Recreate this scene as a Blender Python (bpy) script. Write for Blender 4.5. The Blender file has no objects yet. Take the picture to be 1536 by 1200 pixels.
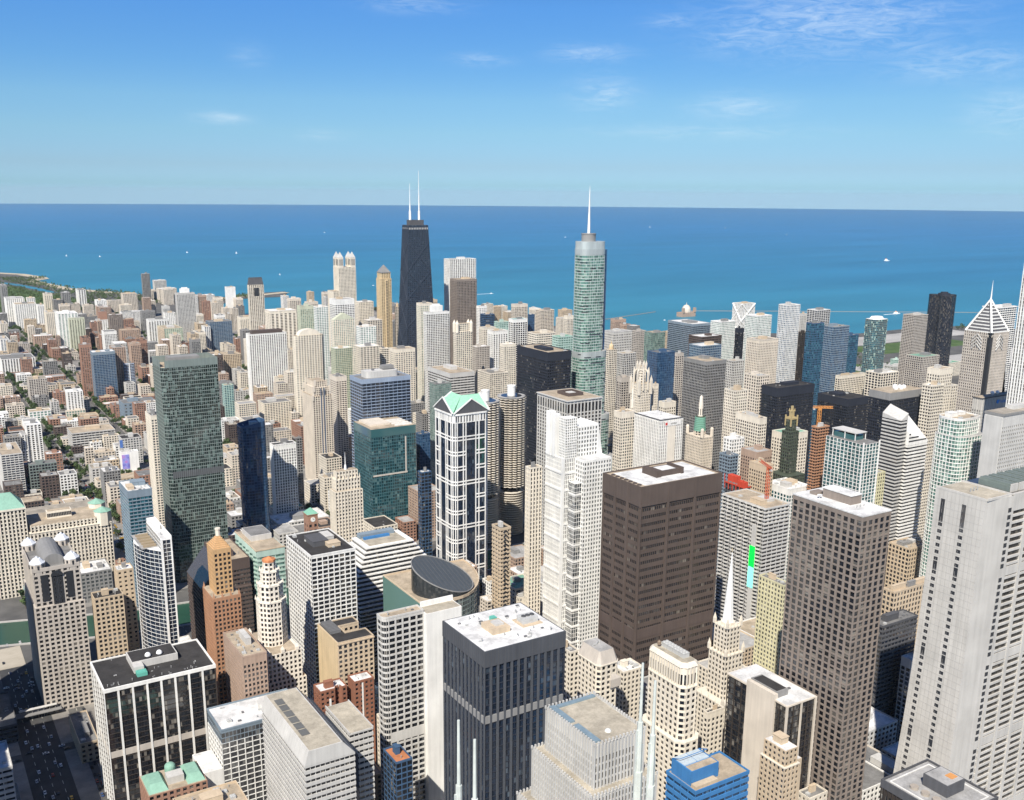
import bpy, math, random
from mathutils import Vector, Matrix
R = math.radians
C = bpy.context.scene.collection
SC = bpy.context.scene
# ------------------------------------------------------------------ camera
cam_d = bpy.data.cameras.new("camera"); cam = bpy.data.objects.new("camera", cam_d); C.objects.link(cam)
YAW, PITCH, ROLL = 0.55152623, 0.24516524, -0.00764283
fw = Vector((math.sin(YAW)*math.cos(PITCH), math.cos(YAW)*math.cos(PITCH), -math.sin(PITCH)))
rt = Vector((math.cos(YAW), -math.sin(YAW), 0)); up = rt.cross(fw)
xa = rt*math.cos(ROLL)-up*math.sin(ROLL); ya = rt*math.sin(ROLL)+up*math.cos(ROLL)
cam.matrix_world = Matrix(((xa.x, ya.x, -fw.x, 0), (xa.y, ya.y, -fw.y, 0), (xa.z, ya.z, -fw.z, 412), (0, 0, 0, 1)))
cam_d.sensor_fit = 'HORIZONTAL'; cam_d.sensor_width = 36; cam_d.lens = 36*1509.26/1536
cam_d.shift_x = (768-758.61)/1536; cam_d.shift_y = (668.3-600)/1536
cam_d.clip_start = 1; cam_d.clip_end = 120000
SC.camera = cam
# ------------------------------------------------------------------ light
SUN_AZ, SUN_EL = R(227), R(46)
sd = bpy.data.lights.new("sun", 'SUN'); sd.energy = 5.0; sd.angle = R(.53); sd.color = (1, .945, .86)
so = bpy.data.objects.new("sun", sd); C.objects.link(so)
so.rotation_euler = (R(90)-SUN_EL, 0, math.pi-SUN_AZ)
so.location = (0, 0, 900)
SC.view_settings.view_transform = 'Standard'; SC.view_settings.look = 'None'
SC.view_settings.exposure = 0.44; SC.view_settings.gamma = 1
w = bpy.data.worlds.new("World"); SC.world = w; w.use_nodes = True
def world_nodes():
    t = w.node_tree; N = t.nodes; L = t.links; N.clear()
    out = N.new('ShaderNodeOutputWorld'); bg = N.new('ShaderNodeBackground'); bg.inputs[1].default_value = .062
    sky = N.new('ShaderNodeTexSky'); sky.sky_type = 'NISHITA'; sky.sun_disc = False
    sky.sun_elevation = SUN_EL; sky.sun_rotation = SUN_AZ; sky.altitude = 100
    sky.air_density = 1.0; sky.dust_density = .6; sky.ozone_density = 3.0
    tc = N.new('ShaderNodeTexCoord'); sep = N.new('ShaderNodeSeparateXYZ'); L.new(tc.outputs['Generated'], sep.inputs[0])
    # the air thickens steeply over the lake: steepen the gradient with elevation
    def m(op, a, b=None, c=None):
        n = N.new('ShaderNodeMath'); n.operation = op
        for i, v in enumerate((a, b, c)):
            if v is None: continue
            if isinstance(v, (int, float)): n.inputs[i].default_value = v
            else: L.new(v, n.inputs[i])
        return n.outputs[0]
    z = m('MAXIMUM', sep.outputs[2], .0)
    z2 = m('ADD', m('MULTIPLY', z, 2.6), .02)
    cb = N.new('ShaderNodeCombineXYZ'); L.new(sep.outputs[0], cb.inputs[0]); L.new(sep.outputs[1], cb.inputs[1]); L.new(z2, cb.inputs[2])
    nv = N.new('ShaderNodeVectorMath'); nv.operation = 'NORMALIZE'; L.new(cb.outputs[0], nv.inputs[0])
    L.new(nv.outputs[0], sky.inputs['Vector'])
    hs = N.new('ShaderNodeHueSaturation'); hs.inputs['Saturation'].default_value = 1.18; hs.inputs['Hue'].default_value = .5; hs.inputs['Value'].default_value = 1.0
    L.new(sky.outputs[0], hs.inputs['Color'])
    # lake air: pale and cool at the horizon, deep blue a few degrees up
    rp = N.new('ShaderNodeValToRGB'); L.new(m('MULTIPLY', z, 2), rp.inputs[0]); E = rp.color_ramp.elements
    ST = ((0, (0.83,1.32,2.15)), (.014, (0.73,1.07,1.49)), (.05, (1.07,1.16,1.27)), (.11, (1.62,1.67,1.47)), (.168, (1.95,2.05,1.77)), (.228, (1.83,2.17,2.10)), (.33, (1.83,2.39,2.61)), (.6, (1.00,1.30,1.60)), (1, (0.75,0.95,1.30)))
    E[0].position, E[0].color = ST[0][0], (*ST[0][1], 1); E[1].position, E[1].color = ST[-1][0], (*ST[-1][1], 1)
    for p, c in ST[1:-1]: E.new(p).color = (*c, 1)
    tint = N.new('ShaderNodeMix'); tint.data_type = 'RGBA'; tint.blend_type = 'MULTIPLY'; tint.inputs[0].default_value = 1
    L.new(hs.outputs[0], tint.inputs[6]); L.new(rp.outputs[0], tint.inputs[7])
    # thin cirrus: wisps at their own bearings and heights (degrees: azimuth, elevation, half width, half height, strength)
    az = m('MULTIPLY', m('ARCTAN2', sep.outputs[0], sep.outputs[1]), 57.296); el = m('MULTIPLY', m('ARCSINE', sep.outputs[2]), 57.296)
    cv = N.new('ShaderNodeCombineXYZ'); L.new(az, cv.inputs[0]); L.new(m('MULTIPLY', el, 3.2), cv.inputs[1])
    mp = N.new('ShaderNodeMapping'); mp.inputs['Rotation'].default_value = (0, 0, R(-24)); mp.inputs['Scale'].default_value = (.34, .5, 1); L.new(cv.outputs[0], mp.inputs[0])
    n2 = N.new('ShaderNodeTexNoise'); n2.inputs['Scale'].default_value = 1.5; n2.inputs['Detail'].default_value = 9; n2.inputs['Roughness'].default_value = .68; n2.inputs['Distortion'].default_value = 1.1; L.new(mp.outputs[0], n2.inputs['Vector'])
    tot = None
    for a0, e0, sa, se, k in ((48.3,8.62,5.4,1.52,1.0),(44.1,7.97,2.5,0.91,0.7),(36.7,5.26,1.6,0.76,0.8),(43.8,4.55,2.2,0.61,0.75),(54.5,6.38,3.2,0.76,0.8),(57.1,4.15,1.8,0.99,0.7),(16.4,3.74,1.3,0.3,0.8),(30.1,6.91,1.5,0.3,0.55),(35.9,7.26,2.1,0.42,0.65),(26.7,9.52,2.5,0.38,0.5),(42.3,3.28,5.4,0.38,0.45),(17.9,6.85,0.9,0.53,0.35),(40.3,8.77,1.4,0.38,0.5),(51.6,7.26,2.1,0.53,0.5),(21.5,3.0,1.4,0.27,0.3)):
        q = m('ADD', m('POWER', m('ABSOLUTE', m('DIVIDE', m('SUBTRACT', az, a0), sa)), 2), m('POWER', m('ABSOLUTE', m('DIVIDE', m('SUBTRACT', el, e0), se)), 2))
        g = m('MULTIPLY', m('EXPONENT', m('MULTIPLY', q, -1)), k); tot = g if tot is None else m('MAXIMUM', tot, g)
    b = N.new('ShaderNodeMapRange'); b.inputs[1].default_value = .40; b.inputs[2].default_value = .80; L.new(n2.outputs[0], b.inputs[0])
    facc = m('MINIMUM', m('ADD', m('MULTIPLY', m('MULTIPLY', tot, b.outputs[0]), .62), m('MULTIPLY', tot, .05)), .7)
    mx = N.new('ShaderNodeMix'); mx.data_type = 'RGBA'; L.new(facc, mx.inputs[0]); L.new(tint.outputs[2], mx.inputs[6]); mx.inputs[7].default_value = (10.5, 12, 13, 1)
    L.new(mx.outputs[2], bg.inputs[0]); L.new(bg.outputs[0], out.inputs[0])
world_nodes()
# ------------------------------------------------------------------ materials
COL = dict(cream=(.69,.625,.515), cream2=(.71,.65,.55), creamg=(.52,.53,.40), white=(.75,.735,.69), lgrey=(.52,.505,.47), grey=(.24,.235,.225),
  dgrey=(.09,.09,.095), tan=(.53,.425,.30), sand=(.60,.47,.29), beige=(.62,.55,.455), brown=(.100,.076,.064), dbrown=(.10,.075,.065), pinkbrown=(.235,.195,.165), slate=(.075,.08,.09), navy=(.035,.045,.065), ochre=(.52,.33,.165), mint=(.26,.62,.45),
  brick=(.32,.185,.13), brickred=(.27,.12,.075), granite=(.51,.485,.44), giltstone=(.42,.33,.17), pink=(.40,.29,.22), pinkgrey=(.47,.425,.37), dark=(.026,.030,.042), bronze=(.045,.036,.03), orange=(.40,.215,.125), yellow=(.60,.56,.36),
  greyg=(.20,.235,.215), bluegrey=(.20,.25,.29), lblue=(.27,.33,.42), dblue=(.05,.10,.18), blue=(.05,.19,.42), blue2=(.42,.47,.55), tealw=(.40,.53,.46), tealg=(.055,.135,.15), dgreen=(.07,.085,.06), silver=(.5,.54,.52),
  tar=(.045,.043,.042), gravel=(.40,.36,.29), copper=(.23,.40,.31), teal=(.08,.36,.33), red=(.50,.06,.03), gold=(.75,.46,.12), concrete=(.42,.40,.37), steelw=(.78,.78,.75), green=(.19,.40,.30), rust=(.55,.26,.09))
GLS = dict(dk=((.012,.014,.018), (.22,.20,.17), .10), dkb=((.012,.02,.036), (.10,.13,.16), .10), gy=((.05,.055,.06), (.32,.31,.28), .25), brn=((.022,.02,.017), (.13,.115,.09), .3), gyd=((.05,.05,.052), (.18,.18,.17), .2),
  bl=((.018,.05,.105), (.07,.15,.24), .2), blg=((.04,.08,.13), (.3,.34,.38), .3), tealb=((.008,.06,.085), (.06,.2,.24), .25), tealg=((.015,.07,.075), (.22,.32,.30), .22),
  dkt=((.008,.04,.05), (.12,.20,.20), .16), dkg=((.008,.018,.016), (.16,.22,.195), .30), pg=((.09,.17,.145), (.34,.44,.38), .35), green=((.07,.15,.12), (.26,.38,.31), .4), dkgold=((.012,.014,.022), (.22,.19,.14), .22))
MATS = {}
def newmat(name):
    m = bpy.data.materials.new(name); m.use_nodes = True
    return m, m.node_tree.nodes, m.node_tree.links, m.node_tree.nodes['Principled BSDF']
def mathn(N, L, op, a, b=None):
    n = N.new('ShaderNodeMath'); n.operation = op
    for i, v in enumerate((a, b)):
        if v is None: continue
        if isinstance(v, (int, float)): n.inputs[i].default_value = v
        else: L.new(v, n.inputs[i])
    return n.outputs[0]
def wall(c, rough=.85, metal=0):
    k = ('w', c, rough, metal)
    if k in MATS: return MATS[k]
    col = COL[c] if isinstance(c, str) else c
    m, N, L, P = newmat('wall_%s' % (c if isinstance(c, str) else 'tint'))
    tc = N.new('ShaderNodeTexCoord'); oi = N.new('ShaderNodeObjectInfo')
    n1 = N.new('ShaderNodeTexNoise'); n1.inputs['Scale'].default_value = .07; n1.inputs['Detail'].default_value = 6; L.new(tc.outputs['Object'], n1.inputs['Vector'])
    mp = N.new('ShaderNodeMapping'); mp.inputs['Scale'].default_value = (.8, .8, .035); L.new(tc.outputs['Object'], mp.inputs[0])
    n2 = N.new('ShaderNodeTexNoise'); n2.inputs['Scale'].default_value = .6; n2.inputs['Detail'].default_value = 5; L.new(mp.outputs[0], n2.inputs['Vector'])
    v = mathn(N, L, 'ADD', mathn(N, L, 'MULTIPLY', n1.outputs[0], .5), mathn(N, L, 'MULTIPLY', n2.outputs[0], .5))
    v = mathn(N, L, 'ADD', mathn(N, L, 'MULTIPLY', v, .85), mathn(N, L, 'MULTIPLY', oi.outputs['Random'], .10))
    v = mathn(N, L, 'ADD', v, .525)
    mx = N.new('ShaderNodeMix'); mx.data_type = 'RGBA'; mx.blend_type = 'MULTIPLY'; mx.inputs[0].default_value = 1
    mx.inputs[6].default_value = (*col, 1)
    cb = N.new('ShaderNodeCombineColor'); 
    for i in range(3): L.new(v, cb.inputs[i])
    L.new(cb.outputs[0], mx.inputs[7]); L.new(mx.outputs[2], P.inputs['Base Color'])
    P.inputs['Roughness'].default_value = rough; P.inputs['Metallic'].default_value = metal; P.inputs['Specular IOR Level'].default_value = .3
    MATS[k] = m; return m
def glass(g):
    k = ('g', g)
    if k in MATS: return MATS[k]
    c0, c1, fr = GLS[g]
    m, N, L, P = newmat('window_glass_' + g)
    uv = N.new('ShaderNodeUVMap'); uv.uv_map = 'cells'; oi = N.new('ShaderNodeObjectInfo')
    fl = N.new('ShaderNodeVectorMath'); fl.operation = 'FLOOR'; L.new(uv.outputs[0], fl.inputs[0])
    wn = N.new('ShaderNodeTexWhiteNoise'); wn.noise_dimensions = '4D'; L.new(fl.outputs[0], wn.inputs['Vector'])
    L.new(mathn(N, L, 'MULTIPLY', oi.outputs['Random'], 91.7), wn.inputs['W'])
    n0 = N.new('ShaderNodeTexNoise'); n0.inputs['Scale'].default_value = .09; L.new(fl.outputs[0], n0.inputs['Vector'])
    # share of the panes with a blind drawn or a pale room behind, in drifts
    th = mathn(N, L, 'SUBTRACT', mathn(N, L, 'ADD', 1-fr, .22), mathn(N, L, 'MULTIPLY', n0.outputs[0], .44))
    on = mathn(N, L, 'MULTIPLY', mathn(N, L, 'GREATER_THAN', wn.outputs['Value'], th), 1.0)
    sx = N.new('ShaderNodeSeparateColor'); L.new(wn.outputs['Color'], sx.inputs[0])
    on = mathn(N, L, 'MULTIPLY', on, mathn(N, L, 'ADD', mathn(N, L, 'MULTIPLY', sx.outputs[1], .75), .25))
    dk = N.new('ShaderNodeMix'); dk.data_type = 'RGBA'; L.new(sx.outputs[2], dk.inputs[0]); dk.inputs[6].default_value = (*[x*.6 for x in c0], 1); dk.inputs[7].default_value = (*[x*1.5 for x in c0], 1)
    mx = N.new('ShaderNodeMix'); mx.data_type = 'RGBA'; L.new(on, mx.inputs[0]); L.new(dk.outputs[2], mx.inputs[6]); mx.inputs[7].default_value = (*c1, 1)
    # slim frame at each pane's border
    fc = N.new('ShaderNodeVectorMath'); fc.operation = 'FRACTION'; L.new(uv.outputs[0], fc.inputs[0])
    s2 = N.new('ShaderNodeSeparateXYZ'); L.new(fc.outputs[0], s2.inputs[0])
    e = mathn(N, L, 'LESS_THAN', s2.outputs[0], .07)
    mx2 = N.new('ShaderNodeMix'); mx2.data_type = 'RGBA'; L.new(e, mx2.inputs[0]); L.new(mx.outputs[2], mx2.inputs[6]); mx2.inputs[7].default_value = (*[x*1.4+.018 for x in c0], 1)
    L.new(mx2.outputs[2], P.inputs['Base Color'])
    geo = N.new('ShaderNodeNewGeometry')
    vm = N.new('ShaderNodeVectorMath'); vm.operation = 'SUBTRACT'; L.new(wn.outputs['Color'], vm.inputs[0]); vm.inputs[1].default_value = (.5, .5, .5)
    vs = N.new('ShaderNodeVectorMath'); vs.operation = 'SCALE'; vs.inputs['Scale'].default_value = .022; L.new(vm.outputs[0], vs.inputs[0])
    va = N.new('ShaderNodeVectorMath'); va.operation = 'ADD'; L.new(geo.outputs['Normal'], va.inputs[0]); L.new(vs.outputs[0], va.inputs[1])
    L.new(va.outputs[0], P.inputs['Normal'])
    P.inputs['Roughness'].default_value = .07; P.inputs['IOR'].default_value = 1.75; P.inputs['Specular IOR Level'].default_value = .6
    MATS[k] = m; return m
ROOFC = dict(white=(.74,.73,.70), tar=(.050,.047,.045), gravel=(.36,.32,.26), tan=(.45,.37,.27), grey=(.22,.215,.205), green=(.20,.38,.28), teal=(.08,.30,.29), dblue=(.05,.08,.13), orange=(.5,.2,.09), lgrey=(.40,.39,.37), sandy=(.46,.41,.32))
def roofm(c):
    k = ('r', c)
    if k in MATS: return MATS[k]
    m, N, L, P = newmat('roof_' + c); tc = N.new('ShaderNodeTexCoord'); oi = N.new('ShaderNodeObjectInfo')
    ad = N.new('ShaderNodeVectorMath'); L.new(tc.outputs['Object'], ad.inputs[0])
    sc = N.new('ShaderNodeVectorMath'); sc.operation = 'SCALE'; sc.inputs[0].default_value = (130, 70, 0); L.new(oi.outputs['Random'], sc.inputs['Scale']); L.new(sc.outputs[0], ad.inputs[1])
    n1 = N.new('ShaderNodeTexNoise'); n1.inputs['Scale'].default_value = .10; n1.inputs['Detail'].default_value = 8; n1.inputs['Roughness'].default_value = .65; L.new(ad.outputs[0], n1.inputs['Vector'])
    n2 = N.new('ShaderNodeTexNoise'); n2.inputs['Scale'].default_value = .9; n2.inputs['Detail'].default_value = 4; L.new(ad.outputs[0], n2.inputs['Vector'])
    r = N.new('ShaderNodeMapRange'); r.inputs[1].default_value = .36; r.inputs[2].default_value = .66; r.inputs[3].default_value = .64; r.inputs[4].default_value = 1.10; L.new(n1.outputs[0], r.inputs[0])
    v = mathn(N, L, 'MULTIPLY', r.outputs[0], mathn(N, L, 'ADD', mathn(N, L, 'MULTIPLY', n2.outputs[0], .5), .75))
    cb = N.new('ShaderNodeCombineColor')
    for i in range(3): L.new(v, cb.inputs[i])
    mx = N.new('ShaderNodeMix'); mx.data_type = 'RGBA'; mx.blend_type = 'MULTIPLY'; mx.inputs[0].default_value = 1; mx.inputs[6].default_value = (*ROOFC[c], 1)
    L.new(cb.outputs[0], mx.inputs[7]); L.new(mx.outputs[2], P.inputs['Base Color']); P.inputs['Roughness'].default_value = .9; P.inputs['Specular IOR Level'].default_value = .25
    MATS[k] = m; return m
def plain(name, col, rough=.6, metal=0, emit=0):
    k = ('p', name)
    if k in MATS: return MATS[k]
    m, N, L, P = newmat(name); P.inputs['Base Color'].default_value = (*col, 1); P.inputs['Roughness'].default_value = rough; P.inputs['Metallic'].default_value = metal
    if emit: P.inputs['Emission Color'].default_value = (*col, 1); P.inputs['Emission Strength'].default_value = emit
    else:
        tc = N.new('ShaderNodeTexCoord'); n = N.new('ShaderNodeTexNoise'); n.inputs['Scale'].default_value = .4; n.inputs['Detail'].default_value = 6; L.new(tc.outputs['Object'], n.inputs['Vector'])
        r = N.new('ShaderNodeMapRange'); r.inputs[3].default_value = .72; r.inputs[4].default_value = 1.28; L.new(n.outputs[0], r.inputs[0])
        cb = N.new('ShaderNodeCombineColor')
        for i in range(3): L.new(r.outputs[0], cb.inputs[i])
        mx = N.new('ShaderNodeMix'); mx.data_type = 'RGBA'; mx.blend_type = 'MULTIPLY'; mx.inputs[0].default_value = 1; mx.inputs[6].default_value = (*col, 1)
        L.new(cb.outputs[0], mx.inputs[7]); L.new(mx.outputs[2], P.inputs['Base Color'])
    MATS[k] = m; return m
# ------------------------------------------------------------------ mesh collector
class MB:
    def __init__(s): s.v = []; s.f = []; s.uv = None
    def face(s, idx, uv=None):
        s.f.append(idx)
        if uv is not None:
            if s.uv is None: s.uv = {}
            s.uv[len(s.f)-1] = uv
    def hexa(s, p):            # 8 points: bottom 4 CCW, top 4 CCW
        n = len(s.v); s.v += p
        for q in ((0,3,2,1), (4,5,6,7), (0,1,5,4), (1,2,6,5), (2,3,7,6), (3,0,4,7)): s.f.append(tuple(n+i for i in q))
        return s
    def box(s, x0, x1, y0, y1, z0, z1):
        return s.hexa([(x0,y0,z0),(x1,y0,z0),(x1,y1,z0),(x0,y1,z0),(x0,y0,z1),(x1,y0,z1),(x1,y1,z1),(x0,y1,z1)])
    def prism(s, poly, z0, z1, top=None, cell=None, cap=True):
        t = top or poly; n = len(poly); a = len(s.v)
        zt = z1 if isinstance(z1, (list, tuple)) else [z1]*n
        s.v += [(x, y, z0) for x, y in poly] + [(x, y, zt[i]) for i, (x, y) in enumerate(t)]
        u = 0
        for i in range(n):
            j = (i+1) % n; l = math.dist(poly[i], poly[j]); uv = None
            if cell:
                b, f = cell; nb = max(1, round(l/b)); uv = ((u, z0/f), (u+nb, z0/f), (u+nb, zt[j]/f), (u, zt[i]/f)); u += nb+7
            s.face((a+i, a+j, a+n+j, a+n+i), uv)
        if cap:
            s.face(tuple(a+n+i for i in range(n))); s.face(tuple(a+n-1-i for i in range(n)))
        return s
    def cyl(s, cx, cy, r0, r1, z0, z1, n=16, cell=None):
        A = [2*math.pi*i/n for i in range(n)]
        return s.prism([(cx+r0*math.cos(q), cy+r0*math.sin(q)) for q in A], z0, z1, [(cx+r1*math.cos(q), cy+r1*math.sin(q)) for q in A], cell)
    def dome(s, cx, cy, z, r, h=None, n=12, k=4):
        h = h or r
        for i in range(k):
            a, b = math.pi/2*i/k, math.pi/2*(i+1)/k
            s.cyl(cx, cy, r*math.cos(a), max(.02, r*math.cos(b)), z+h*math.sin(a), z+h*math.sin(b), n)
        return s
    def bar(s, a, b, r):       # square bar between two points
        a, b = Vector(a), Vector(b); d = (b-a).normalized(); q = d.cross(Vector((0,0,1)) if abs(d.z) < .9 else Vector((1,0,0))).normalized(); p = d.cross(q)
        pts = []
        for e in (a, b):
            for i, j in ((-1,-1),(1,-1),(1,1),(-1,1)): pts.append(tuple(e+q*(i*r)+p*(j*r)))
        return s.hexa(pts)
    def pyr(s, x0, x1, y0, y1, z0, z1, k=.02):
        cx, cy = (x0+x1)/2, (y0+y1)/2; a, b = (x1-x0)/2*k, (y1-y0)/2*k
        return s.hexa([(x0,y0,z0),(x1,y0,z0),(x1,y1,z0),(x0,y1,z0),(cx-a,cy-b,z1),(cx+a,cy-b,z1),(cx+a,cy+b,z1),(cx-a,cy+b,z1)])
    def mesh(s, name, mat):
        me = bpy.data.meshes.new(name); me.from_pydata(s.v, [], s.f)
        if s.uv:
            lay = me.uv_layers.new(name='cells'); data = [0.0]*(2*len(me.loops))
            for p in me.polygons:
                u = s.uv.get(p.index)
                if u:
                    for k, l in enumerate(p.loop_indices): data[2*l], data[2*l+1] = u[k]
            lay.data.foreach_set('uv', data)
        for x in (mat if isinstance(mat, (list, tuple)) else [mat]): me.materials.append(x)
        return me
def link(name, me, parent=None, **props):
    o = bpy.data.objects.new(name, me); C.objects.link(o)
    if parent: o.parent = parent
    for k, v in props.items(): o[k] = v
    return o
def rect(x0, x1, y0, y1): return [(x0,y0),(x1,y0),(x1,y1),(x0,y1)]
def ngon(cx, cy, r, n, a0=0): return [(cx+r*math.cos(a0+2*math.pi*i/n), cy+r*math.sin(a0+2*math.pi*i/n)) for i in range(n)]
def inset(poly, d):
    n = len(poly); L = []
    for i in range(n):
        (x0, y0), (x1, y1) = poly[i], poly[(i+1) % n]; l = math.hypot(x1-x0, y1-y0) or 1; nx, ny = -(y1-y0)/l, (x1-x0)/l
        L.append((x0+nx*d, y0+ny*d, x1-x0, y1-y0))
    out = []
    for i in range(n):
        ax, ay, au, av = L[i-1]; bx, by, bu, bv = L[i]; den = au*bv-av*bu
        if abs(den) < 1e-6*(abs(au)+abs(av))*(abs(bu)+abs(bv)): out.append((bx, by)); continue
        t = ((bx-ax)*bv-(by-ay)*bu)/den; out.append((ax+au*t, ay+av*t))
    return out
class St:
    DEP = dict(grid=(.5,.40), pier=(.75,.22), band=(.14,.5), glass=(.16,.09), balc=(.5,1.25), blank=(.5,.4), tapered=(.5,.3))
    def __init__(s, t):
        k, s.w, s.g, b, f, p, q = t.split(); s.k = k; s.b, s.f, s.p, s.s = float(b), float(f), float(p), float(q)
        if k == 'grid': s.p *= .80; s.s *= .76
        if k == 'pier': s.p *= .9
        s.pd, s.sd = St.DEP[k]; s.sub = 1
        if s.k == 'pier': s.sub = max(1, round(s.b*(1-s.p)/1.9))
        elif s.k in ('band', 'balc'): s.sub = max(1, round(s.b/1.8))
        elif s.k in ('grid', 'glass'): s.sub = max(1, round(s.b*(1-s.p)/2.2))
def facade(fr, gl, poly, z0, z1, st, top=0, blank=(), sink=None, bands=None, piers=True):
    """Window wall round a polygon: glass core, floor slabs and piers with real depth. blank = edges walled up; sink(edge) may give piers a mesh of their own; bands collects each floor slab."""
    D = max(st.pd, st.sd); core = inset(poly, D)
    gl.prism(core, z0, z1-.05, cell=(st.b/st.sub, st.f))
    zt = z1-top; nf = max(1, round((zt-z0)/st.f)); fh = (zt-z0)/nf; sh = st.s*fh; sp = inset(poly, D-st.sd)
    for k in range(nf+1):
        za, zb = z0+k*fh-sh/2, z0+k*fh+sh/2
        if k == 0: za = z0
        if k == nf: zb = z1
        (bands() if bands else fr).prism(sp, za, zb)
    pp = inset(poly, D-st.pd); n = len(poly)
    for e in range(n):
        (x0, y0), (x1, y1) = pp[e], pp[(e+1) % n]; l = math.hypot(x1-x0, y1-y0)
        if l < .3: continue
        tx, ty = (x1-x0)/l, (y1-y0)/l; nx, ny = -ty, tx; dep = st.pd+.05
        if e in blank:
            a, b2 = (x0+tx*.02-nx*.03, y0+ty*.02-ny*.03), (x1-tx*.02-nx*.03, y1-ty*.02-ny*.03)
            fr.prism([a, b2, (b2[0]+nx*dep, b2[1]+ny*dep), (a[0]+nx*dep, a[1]+ny*dep)], z0, z1+.04); continue
        if not piers: continue
        nb = max(1, round(l/st.b)); bw = l/nb; pw = st.p*bw
        for j in range(nb+1):
            c = j*bw
            a, b2 = max(0, c-pw/2), (l-dep-.005 if j == nb else min(l, c+pw/2))
            if b2-a < .02: continue
            m = sink(e) if (sink and sink(e) is not None) else fr
            m.prism([(x0+tx*a, y0+ty*a), (x0+tx*b2, y0+ty*b2), (x0+tx*b2+nx*dep, y0+ty*b2+ny*dep), (x0+tx*a+nx*dep, y0+ty*a+ny*dep)], z0, z1+(.02 if j == nb else .03))
# ------------------------------------------------------------------ buildings
PRE = {}
def prefab(kind):
    if kind in PRE: return PRE[kind]
    m = MB()
    if kind == 'cooling_unit':
        m.box(-1, 1, -1, 1, 0, .9).box(-1.06, 1.06, -1.06, 1.06, .9, 1.0)
        for x in (-.5, .5):
            for y in (-.5, .5): m.cyl(x, y, .4, .36, 1.0, 1.18, 10)
        me = m.mesh(kind, plain('unit_paint', (.46,.46,.44)))
    elif kind == 'duct':
        m.box(-1, 1, -.25, .25, .25, .75).box(-1, -.7, -.25, .25, 0, .25).box(.7, 1, -.25, .25, 0, .25); me = m.mesh(kind, plain('unit_paint', (.46,.46,.44)))
    elif kind == 'water_tank':
        m.cyl(0, 0, .7, .7, .9, 2.1, 12).cyl(0, 0, .75, .05, 2.1, 2.7, 12)
        for a in (.8, 2.4, 3.9, 5.5): m.box(.5*math.cos(a)-.06, .5*math.cos(a)+.06, .5*math.sin(a)-.06, .5*math.sin(a)+.06, 0, .9)
        me = m.mesh(kind, plain('tank_wood', (.22,.16,.11)))
    elif kind == 'roof_hatch':
        m.box(-.8, .8, -.6, .6, 0, .5).box(-.86, .86, -.66, .66, .5, .62); me = m.mesh(kind, plain('hatch_paint', (.14,.14,.14)))
    elif kind == 'vent_pipe':
        m.cyl(0, 0, .22, .22, 0, 1.2, 8).cyl(0, 0, .34, .3, 1.2, 1.5, 8); me = m.mesh(kind, plain('pipe_grey', (.34,.34,.33)))
    PRE[kind] = me; return me
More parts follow.
